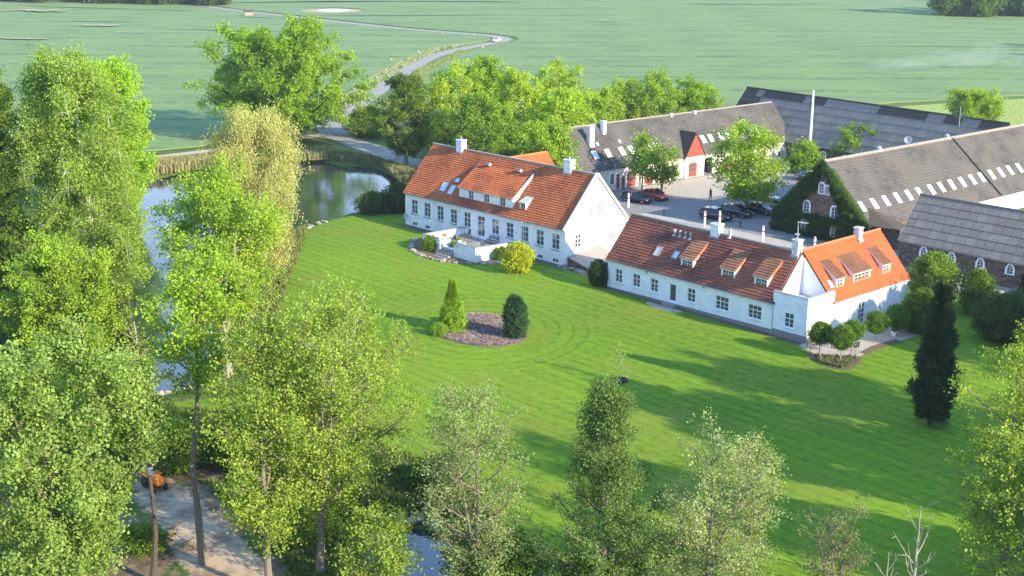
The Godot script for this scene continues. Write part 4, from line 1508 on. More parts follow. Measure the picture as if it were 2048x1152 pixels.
func build_low_wing() -> void:
	var L := 21.56
	var W := 7.2
	var he := 3.06
	var hr := 7.13
	var root := thing("low_wing", "low white house with dark red-brown tiled roof and three lean-to dormers", "house", Vector3(9.92, 0, -132.1), deg_to_rad(-48.85))
	var wins := [[1.09, 2.09, 0.78, 2.2, 2], [3.6, 4.6, 0.82, 2.2, 2], [6.06, 7.06, 0.86, 2.2, 2], [10.96, 11.98, 0.86, 2.24, 2], [14.55, 16.15, 0.92, 2.28, 3], [18.5, 20.08, 0.98, 2.3, 3]]
	var front := []
	for w in wins:
		front.append([w[2], arch_pts(w[0], w[1], w[3] - 0.10, 0.12)])
	front.append(rect(8.58, 9.56, 0.30, 2.26))
	shell(root, M["limewash"], L, W, he, hr, front, [], [], [], 0.0)
	for w in wins:
		window(root, Vector3.ZERO, Vector3.RIGHT, Vector3.BACK, w[0], w[1], w[2], w[3], w[4], 2, 0.62, true, "window", "limewash")
	var dr := sub("door", root)
	var st := begin()
	box2(st, Vector3(8.58, 0.30, -0.12), Vector3(8.70, 2.26, -0.04))
	box2(st, Vector3(9.44, 0.30, -0.12), Vector3(9.56, 2.26, -0.04))
	box2(st, Vector3(8.70, 2.12, -0.118), Vector3(9.44, 2.26, -0.042))
	box2(st, Vector3(8.70, 0.30, -0.118), Vector3(9.44, 0.5, -0.042))
	put("frame", st, M["white_paint"], dr)
	st = begin()
	box2(st, Vector3(8.69, 0.49, -0.1), Vector3(9.45, 2.13, -0.08))
	put("pane", st, M["window_glass"], dr)
	st = begin()
	box2(st, Vector3(8.3, -0.05, 0.08), Vector3(9.85, 0.26, 0.75))
	put("doorstep", st, M["slab"], root)
	st = begin()          # plinth rises with the ground falling away to the corner
	var pl := [Vector3(-0.05, 0.06, 0.06), Vector3(L, 0.44, 0.06)]
	quad(st, Vector3(-0.05, -0.1, 0.06), pl[0], pl[1], Vector3(L, -0.1, 0.06))
	quad(st, pl[0], pl[1], pl[1] - Vector3(0, 0, 0.07), pl[0] - Vector3(0, 0, 0.07))
	put("plinth", st, M["plinth"], root)
	roof_pair(root, L, W, he, hr, 0.14, 0.22, 0.04, M["clay_tile"], tone_low, 0.23, 0.34, true, 31)
	ridge_caps(root, M["mortar"], Vector3(-0.22, hr + 0.11, -W / 2), Vector3(L, hr + 0.11, -W / 2))
	gutter(root, -0.2, L, he - 0.12, 0.22)
	downpipe(root, L - 0.15, 0.1, he - 0.2, 0.07)
	for dd in [[9.32, 10.9], [14.45, 16.08], [18.45, 20.0]]:
		var d := dormer(root, dd[0], dd[1], -0.74, 3.86, 4.84, -2.85, 6.29, M["clay_tile"], tone_brown, [[dd[0] + 0.12, dd[1] - 0.12, 3.98, 4.70]], 4, 2, 0.10, 40 + int(dd[0]), 0.32)
		st = begin()
		var a0 := Vector3(dd[1] + 0.17, 4.80, -0.64)
		var a1 := Vector3(dd[1] + 0.17, 6.34, -2.9)
		var v := (a1 - a0).normalized()
		var n := Vector3.RIGHT.cross(v)
		if n.y < 0:
			n = -n
		box(st, (a0 + a1) * 0.5, Vector3(0.05, 0.2, a0.distance_to(a1)), Basis(Vector3.RIGHT, n, Vector3.RIGHT.cross(n)))
		put("barge_board", st, M["terracotta"], d)
	var sl := slope_of(W, he, hr)
	var on := func(x: float, y: float) -> Vector3: return Vector3(x, y, -(y - he) / (hr - he) * W * 0.5)
	var p: Vector3 = on.call(5.75, 4.62)
	skylight(root, p.x, p.y, p.z, sl, 0.72, 1.15, "terracotta")
	p = on.call(8.1, 4.66)
	skylight(root, p.x, p.y, p.z, sl, 0.62, 0.75)
	for x in [6.54, 7.29, 8.01, 8.65]:
		st = begin()
		var q: Vector3 = on.call(x, 6.2)
		lathe(st, q, [Vector2(0.28, 0.0), Vector2(0.16, 0.14), Vector2(0.10, 0.16), Vector2(0.10, 0.52), Vector2(0.17, 0.52), Vector2(0.15, 0.66), Vector2(0.0, 0.68)], 8)
		put("vent_pipe", st, M["zinc"], root)
	chimney(root, 11.3, -W / 2, hr - 0.5, hr + 1.05, 1.0, 0.72, M["limewash"])
	st = begin()
	lathe(st, Vector3(13.05, hr - 0.1, -W / 2 + 0.1), [Vector2(0.3, 0.0), Vector2(0.16, 0.2), Vector2(0.15, 0.75), Vector2(0.22, 0.78), Vector2(0.0, 0.9)], 10)
	put("vent_pipe", st, M["zinc"], root)
	chimney(root, 21.05, -W / 2 + 0.1, hr - 0.5, hr + 1.25, 0.7, 0.7, M["whitewashed_stone"])
	st = begin()          # aerial on the end chimney
	var b := Vector3(21.0, hr + 1.2, -W / 2 + 0.1)
	tube(st, [b, b + Vector3.UP * 1.75], [0.045, 0.035], 6)
	tube(st, [b + Vector3(-0.05, 1.7, 0), b + Vector3(0.95, 1.7, -0.2)], [0.025, 0.025], 5)
	for k in 5:
		tube(st, [b + Vector3(0.1 + k * 0.2, 1.7, -0.35), b + Vector3(0.1 + k * 0.2, 1.7, 0.3)], [0.012, 0.012], 4)
	lathe(st, b + Vector3(0.05, 0.45, 0.1), [Vector2(0.0, 0.0), Vector2(0.2, 0.05), Vector2(0.26, 0.12), Vector2(0.0, 0.06)], 10)
	put("aerial", st, M["zinc"], root)
	for x in [5.4, 12.9]:
		st = begin()
		box2(st, Vector3(x, 2.62, 0.0), Vector3(x + 0.22, 2.74, 0.12))
		put("wall_lamp", st, M["zinc"], root)

func build_orange_wing() -> void:
	var L := 12.85
	var W := 7.38
	var he := 3.1
	var hr := 7.25
	var root := thing("orange_roofed_wing", "white wing with bright orange tiled roof and three narrow brown dormers", "house", Vector3(29.41, 0, -115.92), deg_to_rad(42.93))
	var front := [rect(4.4, 5.5, 0.1, 2.2)]
	shell(root, M["limewash"], L, W, he, hr, front, [], [], [], -0.05)
	window(root, Vector3.ZERO, Vector3.RIGHT, Vector3.BACK, 4.4, 5.5, 0.1, 2.2, 2, 3, 0.7, false, "terrace_door")
	roof_pair(root, L, W, he, hr, 0.14, 0.03, 0.25, M["clay_tile"], tone_new, 0.24, 0.36, true, 51)
	ridge_caps(root, M["terracotta"], Vector3(0, hr + 0.11, -W / 2), Vector3(L + 0.25, hr + 0.11, -W / 2))
	gutter(root, 0.2, L, he - 0.12, 0.22, "white_paint")
	chimney(root, 9.0, -W / 2 + 0.15, hr - 0.5, hr + 0.95, 0.62, 0.62, M["whitewashed_stone"])
	for dd in [[1.58, 2.78], [4.4, 7.2], [9.42, 10.68]]:
		dormer(root, dd[0], dd[1], -0.76, 3.95, 4.88, -2.74, 6.20, M["clay_tile"], tone_brown, [[dd[0] + 0.12, dd[1] - 0.12, 4.08, 4.76]], 4 if dd[1] - dd[0] > 2 else 2, 2, 0.10, 60 + int(dd[0]), 0.3)
	var sl := slope_of(W, he, hr)
	var p := Vector3(0.95, 4.35, -(4.35 - he) / (hr - he) * W * 0.5)
	skylight(root, p.x, p.y, p.z, sl, 0.5, 0.7, "lead")
	# flat-roofed corner block between the two wings
	var blk := sub("corner_block", root)
	var st := begin()
	var n := Vector3.BACK
	wall_face(st, Vector3(-3.98, 0, 0.03), Vector3.RIGHT, n, -0.05, [Vector2(0, 4.12), Vector2(4.2, 4.02)], [], 0.14)
	wall_face(st, Vector3(-3.98, 0, -3.75), Vector3.BACK, Vector3.LEFT, -0.05, [Vector2(0, 4.1), Vector2(3.78, 4.12)], [rect(1.35, 2.35, 1.06, 2.42)], 0.14)
	quad(st, Vector3(-3.74, 3.2, -3.75), Vector3(-3.74, 4.12, -3.75), Vector3(-3.74, 4.12, -0.2), Vector3(-3.74, 3.2, -0.2))
	quad(st, Vector3(-3.74, 3.2, -0.2), Vector3(-3.74, 4.12, -0.2), Vector3(0.22, 4.02, -0.2), Vector3(0.22, 3.2, -0.2))
	quad(st, Vector3(0.22, -0.05, 0.03), Vector3(0.22, 4.02, 0.03), Vector3(0.22, 4.02, -0.2), Vector3(0.22, 3.0, -0.2))
	put("wall", st, M["limewash"], blk)
	window(blk, Vector3(-3.98, 0, -3.75), Vector3.BACK, Vector3.LEFT, 1.35, 2.35, 1.06, 2.42, 2, 2, 0.62, true, "casement", "limewash")
	st = begin()
	quad(st, Vector3(-3.8, 3.2, -4.2), Vector3(0.1, 3.2, -4.2), Vector3(0.1, 3.2, -0.1), Vector3(-3.8, 3.2, -0.1))
	put("flat_roof", st, M["lead"], blk)
	st = begin()
	box2(st, Vector3(-4.03, 4.13, -0.24), Vector3(0.26, 4.19, 0.08))
	box2(st, Vector3(-4.03, 4.128, -3.8), Vector3(-3.70, 4.186, -0.242))
	put("coping", st, M["lead"], blk)
	st = begin()
	box2(st, Vector3(-4.06, -0.1, -3.7), Vector3(-3.9, 0.62, 0.10))
	box2(st, Vector3(-3.9, -0.1, -0.06), Vector3(0.2, 0.40, 0.102))
	put("plinth", st, M["plinth"], blk)

func build_back_wing() -> void:
	# part of a second orange roof that shows behind the manor house ridge
	var root := thing("rear_wing", "bright orange tiled roof end showing behind the manor house ridge", "house", Vector3(-0.39, 0, -158.4), deg_to_rad(43.2))
	var L := 9.7
	var W := 7.0
	shell(root, M["limewash"], L, W, 4.0, 8.0)
	roof_pair(root, L, W, 4.0, 8.0, 0.2, 0.1, 0.2, M["clay_tile"], tone_new, 0.24, 0.36, true, 71)
	ridge_caps(root, M["terracotta"], Vector3(0, 8.11, -W / 2), Vector3(L + 0.2, 8.11, -W / 2))

func build_gate_range() -> void:
	var L := 47.0
	var W := 9.74
	var he := 3.22
	var hr := 8.66
	var root := thing("gatehouse_range", "long stable range with grey slate roof, red doors and a red gable over the gate", "stable", Vector3(9.41, 0, -179.4), deg_to_rad(40.7))
	var doors := [[9.05, 10.9, 2.38], [12.6, 14.4, 2.38], [16.2, 18.0, 2.38], [30.3, 32.1, 2.38], [34.2, 36.0, 2.38], [38.4, 40.2, 2.38]]
	var front := []
	for d in doors:
		front.append([0.04, arch_pts(d[0], d[1], d[2] - 0.35, 0.35)])
	front.append([0.9, arch_pts(5.7, 6.5, 2.1, 0.4)])
	front.append(rect(7.0, 7.7, 0.1, 2.25))
	front.append([0.0, arch_pts(25.45, 27.45, 2.05, 0.55)])
	shell(root, M["whitewashed_stone"], L, W, he, hr, front, [], [], [], -0.05)
	for d in doors:
		arched_door(root, d[0], d[1], 0.06, d[2], 0.35, "red_wood", -0.13)
		arch_band(root, d[0], d[1], 0.0, d[2], 0.35, 0.26)
	arch_band(root, 5.7, 6.5, 0.9, 2.5, 0.4, 0.2)
	arch_band(root, 25.45, 27.45, 0.0, 2.6, 0.55, 0.24)
	arched_door(root, 7.0, 7.7, 0.1, 2.25, 0.02, "red_wood", -0.1, false)
	var st := begin()
	box2(st, Vector3(5.6, 0.85, -0.13), Vector3(6.6, 2.55, -0.11))
	put("pane", st, M["window_glass"], root)
	st = begin()          # passage behind the gate arch
	quad(st, Vector3(25.4, 0, -0.1), Vector3(25.4, 2.7, -0.1), Vector3(25.4, 2.7, -W + 0.1), Vector3(25.4, 0, -W + 0.1))
	quad(st, Vector3(27.5, 0, -0.1), Vector3(27.5, 2.7, -0.1), Vector3(27.5, 2.7, -W + 0.1), Vector3(27.5, 0, -W + 0.1))
	quad(st, Vector3(25.4, 2.7, -0.1), Vector3(27.5, 2.7, -0.1), Vector3(27.5, 2.7, -W + 0.1), Vector3(25.4, 2.7, -W + 0.1))
	put("passage", st, M["stone_wall"], root)
	for x in [0.9, 2.6, 8.35, 11.75, 15.3, 18.9, 29.4, 33.1, 37.2, 41.3, 43.5]:    # rubble stone showing between the white bands
		st = begin()
		box2(st, Vector3(x - 0.28, 0.0, 0.0), Vector3(x + 0.28, 0.9 + fposmod(x * 7.3, 1.0), 0.05))
		put("stone_panel", st, M["stone_wall"], root)
	roof_pair(root, L, W, he, hr, 0.16, 0.25, 0.25, M["slate_tile"], tone_grey, 0.5, 0.42, false, 81)
	ridge_caps(root, M["slab"], Vector3(-0.25, hr + 0.08, -W / 2), Vector3(L, hr + 0.08, -W / 2), 0.12, 0.6)
	# projecting gatehouse: white front with red boarded gable
	var gate := sub("gatehouse", root)
	st = begin()
	wall_face(st, Vector3(21.0, 0, 0.35), Vector3.RIGHT, Vector3.BACK, -0.05, [Vector2(0, 3.1), Vector2(4.2, 3.1)], [[0.05, arch_pts(0.75, 2.65, 1.95, 0.35)]], 0.2)
	for x in [21.0, 25.2]:
		quad(st, Vector3(x, -0.05, 0.35), Vector3(x, 3.1, 0.35), Vector3(x, 3.1, 0.0), Vector3(x, -0.05, 0.0))
	put("wall", st, M["limewash"], gate)
	arched_door(gate, 21.75, 23.65, 0.06, 2.3, 0.35, "red_wood", 0.2)
	for k in 14:                                     # upright red boards filling the gable
		var x0 := 21.0 + k * 0.3
		var xm := x0 + 0.15
		var top := 3.1 + (2.1 - absf(xm - 23.1)) / 2.1 * 3.35
		if top < 3.25:
			continue
		st = begin()
		box2(st, Vector3(x0 + 0.008, 3.1, 0.36 + (0.02 if k % 2 else 0.0)), Vector3(x0 + 0.292, top, 0.40 + (0.02 if k % 2 else 0.0)))
		put("board", st, M["red_wood"], gate)
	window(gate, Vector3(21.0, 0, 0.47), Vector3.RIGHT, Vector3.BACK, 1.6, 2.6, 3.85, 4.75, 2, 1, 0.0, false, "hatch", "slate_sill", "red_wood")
	for k in [-1.0, 1.0]:
		st = begin()
		var e := Vector3(23.1 + k * 2.3, 2.95, 0.44)
		var tp := Vector3(23.1, 6.62, 0.44)
		var v := (tp - e).normalized()
		box(st, (e + tp) * 0.5, Vector3(0.12, e.distance_to(tp), 0.07), Basis(Vector3.BACK.cross(v) * -1.0, v, Vector3.BACK))
		put("barge_board", st, M["red_wood"], gate)
		deck("roof_deck", gate, M["dark_wood"], Vector3(23.1 + k * 2.35, 2.95, 0.5), Vector3(23.1 + k * 2.35, 2.95, -0.5), Vector3(23.1, 6.66, 0.5), Vector3(23.1, 6.66, -3.3), 0.1)
		st = begin()
		var cols_ := 10
		tri(st, Vector3(23.1, 6.7, 0.52), Vector3(23.1, 6.7, -3.5), Vector3(23.1 + k * 2.4, 2.92, 0.52))
		tri(st, Vector3(23.1, 6.7, -3.5), Vector3(23.1 + k * 2.4, 2.92, -0.15), Vector3(23.1 + k * 2.4, 2.92, 0.52))
		put("roof_slope", st, M["roof_sheet_4"], gate)
	# roof lights, chimneys
	var sl := slope_of(W, he, hr)
	for x in [4.15, 6.69, 9.48, 11.3, 14.93, 16.65, 26.86, 28.6, 30.97, 32.48, 35.47, 38.36, 39.8]:
		var y := 5.0
		skylight(root, x, y, -(y - he) / (hr - he) * W * 0.5, sl, 0.78, 1.25, "white_paint")
	for q in [[10.0, 6.2], [5.6, 6.25], [37.3, 6.5]]:
		skylight(root, q[0], q[1], -(q[1] - he) / (hr - he) * W * 0.5, sl, 0.4, 0.45, "zinc")
	for q in [[28.35, 8.45], [23.05, 8.5]]:
		st = begin()
		box2(st, Vector3(q[0] - 0.3, q[1] - 0.1, -W / 2 - 0.2), Vector3(q[0] + 0.3, q[1] + 0.5, -W / 2 + 0.3))
		put("ridge_vent", st, M["zinc"], root)
	chimney(root, 4.34, -2.75, 6.0, 9.0, 0.85, 0.7, M["whitewashed_stone"])
	chimney(root, 7.97, -3.9, 6.9, 9.3, 0.6, 0.6, M["limewash"])

func build_east_barn() -> void:
	var L := 50.0
	var W := 11.02
	var he := 3.44
	var hr := 9.88
	var root := thing("slate_barn", "long dark stone barn with grey sheeted roof closing the far side of the courtyard", "barn", Vector3(35.29, 0, -220.28), deg_to_rad(-54.1))
	shell(root, M["stone_wall"], L, W, he, hr)
	var dark := {}
	var cols := 34
	var w := (L + 0.5) / cols
	for r in [[0.0, 3.2, 3], [0.0, 2.8, 5], [0.0, 3.2, 4], [5.0, 8.4, 5], [10.0, 11.9, 5], [15.3, 17.0, 5], [29.5, 36.4, 5], [40.8, 43.0, 5], [47.0, 50.0, 5]]:
		for i in range(int(r[0] / w), int(r[1] / w) + 1):
			dark[Vector2i(i, r[2])] = true
	var s := (hr - he) / (W * 0.5)
	sheet_roof(root, Vector3(-0.25, he - 0.14 * s, 0.14), Vector3(L + 0.25, he - 0.14 * s, 0.14), Vector3(-0.25, hr, -W / 2), Vector3(L + 0.25, hr, -W / 2), cols, 6, dark, 7)
	deck("rear_slope", root, M["roof_sheet_1"], Vector3(-0.25, he - 0.14 * s, -W - 0.14), Vector3(L + 0.25, he - 0.14 * s, -W - 0.14), Vector3(-0.25, hr, -W / 2), Vector3(L + 0.25, hr, -W / 2), 0.1)
	deck("roof_deck", root, M["dark_wood"], Vector3(-0.2, he - 0.14 * s - 0.03, 0.12), Vector3(L + 0.2, he - 0.14 * s - 0.03, 0.12), Vector3(-0.2, hr - 0.03, -W / 2), Vector3(L + 0.2, hr - 0.03, -W / 2), 0.1)
	ridge_caps(root, M["roof_sheet_4"], Vector3(-0.25, hr + 0.05, -W / 2), Vector3(L + 0.25, hr + 0.05, -W / 2), 0.16, 1.2)
	gutter(root, 0, L, he - 0.18, 0.24, "white_paint")
	for x in [9.6, 13.7, 17.9, 22.0, 26.2, 30.4, 34.6]:
		arched_window(root, Vector3.ZERO, Vector3.RIGHT, Vector3.BACK, x, 0.8, 0.95, 2.45, false, 0.2)
	var b := Vector3(43.0, hr - 1.2, -W / 2 + 1.4)
	var st := begin()     # tall aerial above the roof
	tube(st, [b, b + Vector3.UP * 3.0], [0.05, 0.04], 6)
	for k in 3:
		var y := 1.4 + k * 0.75
		tube(st, [b + Vector3(-0.9 + k * 0.2, y, 0), b + Vector3(0.9 - k * 0.2, y, 0)], [0.025, 0.025], 4)
	put("aerial", st, M["zinc"], root)

func build_ivy_barn() -> void:
	var L := 82.0
	var W := 13.09
	var he := 2.43
	var hr := 9.32
	var root := thing("ivy_barn", "large barn with mossy brown roof, a row of roof lights and an ivy-covered stone gable", "barn", Vector3(41.22, 0, -149.66), deg_to_rad(41.2))
	shell(root, M["stone_wall"], L, W, he, hr, [], [], [], [], 0.0, "rbl")
	var st := begin()
	wall_face(st, Vector3.ZERO, Vector3.RIGHT, Vector3.BACK, 0.0, [Vector2(0, he), Vector2(14.0, he)], [], 0.1)
	put("front_wall", st, M["stone_wall"], root)
	st = begin()
	wall_face(st, Vector3(14.0, 0, 0.02), Vector3.RIGHT, Vector3.BACK, 0.0, [Vector2(0, he), Vector2(L - 14.0, he)], [], 0.1)
	put("front_wall", st, M["limewash"], root)
	roof_pair(root, L, W, he, hr, 0.16, 0.2, 0.2, M["slate_tile"], tone_moss, 0.5, 0.42, false, 91)
	ridge_caps(root, M["slab"], Vector3(-0.2, hr + 0.1, -W / 2), Vector3(L, hr + 0.1, -W / 2), 0.2, 0.9)
	var sl := slope_of(W, he, hr)
	for x in [1.48, 3.99, 6.45, 8.93, 11.38, 13.77, 16.48, 18.79, 21.25, 23.75, 26.25, 28.55, 31.1, 33.49, 35.88, 38.42, 40.9, 43.3]:
		var y = 4.4 + x * 0.009
		skylight(root, x, y, -(y - he) / (hr - he) * W * 0.5, sl, 0.72, 1.35, "white_paint" if int(x * 10.0) % 7 else "zinc")
	st = begin()          # dark leaden valley across the slope
	var a := Vector3(28.0, hr + 0.1, -W / 2 + 0.1)
	var b := Vector3(30.1, he + 0.05, 0.2)
	var d := (b - a).normalized()
	var n := Vector3(0, W * 0.5, hr - he).normalized()
	box(st, (a + b) * 0.5 + n * 0.06, Vector3(0.22, 0.1, a.distance_to(b)), Basis(n.cross(d).normalized(), n, d))
	put("roof_seam", st, M["roof_sheet_4"], root)
	# lean-to porch roof on the near corner
	var porch := sub("porch", root)
	st = begin()
	var p0 := Vector3(2.55, 4.35, -1.82)
	quad(st, p0, Vector3(0.7, 2.62, -0.1), Vector3(2.2, 2.25, 3.1), Vector3(4.4, 2.6, 2.4))
	quad(st, p0, Vector3(4.4, 2.6, 2.4), Vector3(5.4, 2.7, 0.2), Vector3(4.4, 3.4, -0.9))
	put("roof", st, M["roof_sheet_4"], porch)
	st = begin()
	quad(st, Vector3(1.3, 0, 0.0), Vector3(1.3, 2.5, 0.0), Vector3(2.4, 2.24, 2.9), Vector3(2.4, 0, 2.9))
	quad(st, Vector3(2.4, 0, 2.9), Vector3(2.4, 2.24, 2.9), Vector3(4.3, 2.5, 2.3), Vector3(4.3, 0, 2.3))
	quad(st, Vector3(4.3, 0, 2.3), Vector3(4.3, 2.5, 2.3), Vector3(5.2, 2.6, 0.0), Vector3(5.2, 0, 0.0))
	put("wall", st, M["stone_wall"], porch)
	# gable windows; the wall faces -x
	var O := Vector3(0, 0, 0)
	for w in [[8.55, 0.75, 2.95, 4.25], [4.55, 0.75, 2.9, 4.2], [8.7, 0.75, 0.75, 1.95], [4.4, 0.75, 0.65, 1.9], [6.55, 0.6, 5.55, 6.75], [5.75, 0.5, 5.55, 6.5]]:
		arched_window(root, O, Vector3.FORWARD, Vector3.LEFT, w[0], w[1], w[2], w[3], false, 0.2)
	st = begin()          # red brick ornament in the middle of the gable
	box2(st, Vector3(-0.05, 3.2, -6.75), Vector3(-0.02, 4.2, -6.35))
	box2(st, Vector3(-0.052, 3.55, -7.05), Vector3(-0.022, 3.85, -6.05))
	put("brick_cross", st, M["brick_dark"], root)
	for q in [[11.3, 0.5], [26.8, 0.5]]:
		st = begin()
		lathe(st, Vector3(q[0], hr + 0.05, -W / 2), [Vector2(0.35, 0.0), Vector2(0.3, 0.5), Vector2(0.4, 0.52), Vector2(0.0, 0.75)], 8)
		put("ridge_vent", st, M["lead"], root)
	st = begin()
	lathe(st, Vector3.ZERO, [Vector2(0.0, 0.0), Vector2(0.28, 0.05), Vector2(0.5, 0.16), Vector2(0.48, 0.18), Vector2(0.0, 0.04)], 18)
	tube(st, [Vector3(0, 0.05, 0), Vector3(0, -0.3, 0), Vector3(0, -0.45, 0.9)], [0.04, 0.04, 0.04], 6)
	var dish := put("satellite_dish", st, M["zinc"], root)
	dish.transform = Transform3D(Basis(Vector3.UP, -1.3) * Basis(Vector3.RIGHT, 1.25), Vector3(17.7, hr + 0.85, -W / 2))
	# ivy: a mat of leaves over the gable with stone left bare in the middle
	var ivy := thing("ivy", "dark green ivy covering the stone gable of the large barn", "ivy", Vector3(41.22, 0, -149.66), deg_to_rad(41.2))
	var rng := RandomNumberGenerator.new()
	rng.seed = 17
	var nz := FastNoiseLite.new()
	nz.seed = 4
	nz.frequency = 0.45
	var where := []
	var tint := []
	while where.size() < 7500:
		var v := rng.randf() * (W + 0.9) - 0.5
		var y := rng.randf() * (hr + 0.2)
		var top := he + (hr - he) * (1.0 - absf(v - W / 2) / (W / 2)) + 0.35
		if y > top:
			continue
		var bare := false
		for w in [[8.55, 0.62, 2.8, 4.45], [4.55, 0.62, 2.75, 4.4], [8.7, 0.6, 0.6, 2.1], [4.4, 0.6, 0.5, 2.1], [6.2, 1.05, 5.4, 6.9]]:
			if absf(v - w[0]) < w[1] and y > w[2] and y < w[3]:
				bare = true
		var e := nz.get_noise_2d(v * 1.5, y * 1.5) * 0.9
		if y > 2.75 + e * 0.4 and y < 5.6 + e and absf(v - 6.4) < 2.4 + e * 0.5 - maxf(0.0, y - 4.5) * 0.6:
			bare = true
		if y > 5.2 and y < 8.2 + e and absf(v - 6.3) < 1.1 + e * 0.3 - (y - 5.2) * 0.2:
			bare = true
		if bare:
			continue
		var edge := clampf((top - y) / 1.5, 0.15, 1.0)
		where.append(Transform3D(spin(rng, rng.randf_range(0.8, 1.5)), Vector3(-0.1 - rng.randf() * (0.35 + maxf(0.0, nz.get_noise_2d(v * 2, y * 2)) * 0.9), y, -v)))
		var q := Color(0.035, 0.075, 0.012).lerp(Color(0.09, 0.17, 0.022), clampf(rng.randf() + nz.get_noise_2d(v * 3, y * 3), 0.0, 1.0))
		tint.append(Color(q.r, q.g, q.b))
	for k in 900:         # and a fringe of it along the verge of the roof
		var t := rng.randf()
		where.append(Transform3D(spin(rng, rng.randf_range(0.7, 1.3)), Vector3(-0.1 + absf(rng.randfn()) * 0.35, lerpf(he, hr - 1.0, t) + 0.2, -t * W * 0.43)))
		tint.append(Color(0.10, 0.20, 0.02))
	crown_of("foliage", ivy, "shrub", M["leaf"], where, tint)

func build_stone_house() -> void:
	var L := 27.0
	var W := 7.56
	var he := 2.91
	var hr := 7.39
	var root := thing("stone_outbuilding", "low fieldstone building with grey sheeted roof and pointed white-framed windows", "outbuilding", Vector3(42.99, 0, -142.16), deg_to_rad(-47.5))
	shell(root, M["stone_wall"], L, W, he, hr)
	var s := (hr - he) / (W * 0.5)
	sheet_roof(root, Vector3(-0.2, he - 0.12 * s, 0.12), Vector3(L + 0.2, he - 0.12 * s, 0.12), Vector3(-0.2, hr, -W / 2), Vector3(L + 0.2, hr, -W / 2), 25, 6, {}, 3)
	deck("rear_slope", root, M["roof_sheet_1"], Vector3(-0.2, he - 0.12 * s, -W - 0.12), Vector3(L + 0.2, he - 0.12 * s, -W - 0.12), Vector3(-0.2, hr, -W / 2), Vector3(L + 0.2, hr, -W / 2), 0.1)
	deck("roof_deck", root, M["dark_wood"], Vector3(-0.15, he - 0.12 * s - 0.03, 0.10), Vector3(L + 0.15, he - 0.12 * s - 0.03, 0.10), Vector3(-0.15, hr - 0.03, -W / 2), Vector3(L + 0.15, hr - 0.03, -W / 2), 0.1)
	ridge_caps(root, M["roof_sheet_0"], Vector3(-0.2, hr + 0.06, -W / 2), Vector3(L + 0.2, hr + 0.06, -W / 2), 0.15, 1.1)
	gutter(root, 0, L, he - 0.18, 0.22, "zinc")
	for k in 7:
		arched_window(root, Vector3.ZERO, Vector3.RIGHT, Vector3.BACK, 3.02 + k * 3.34, 0.62, 1.55, 2.55, true, 0.22)
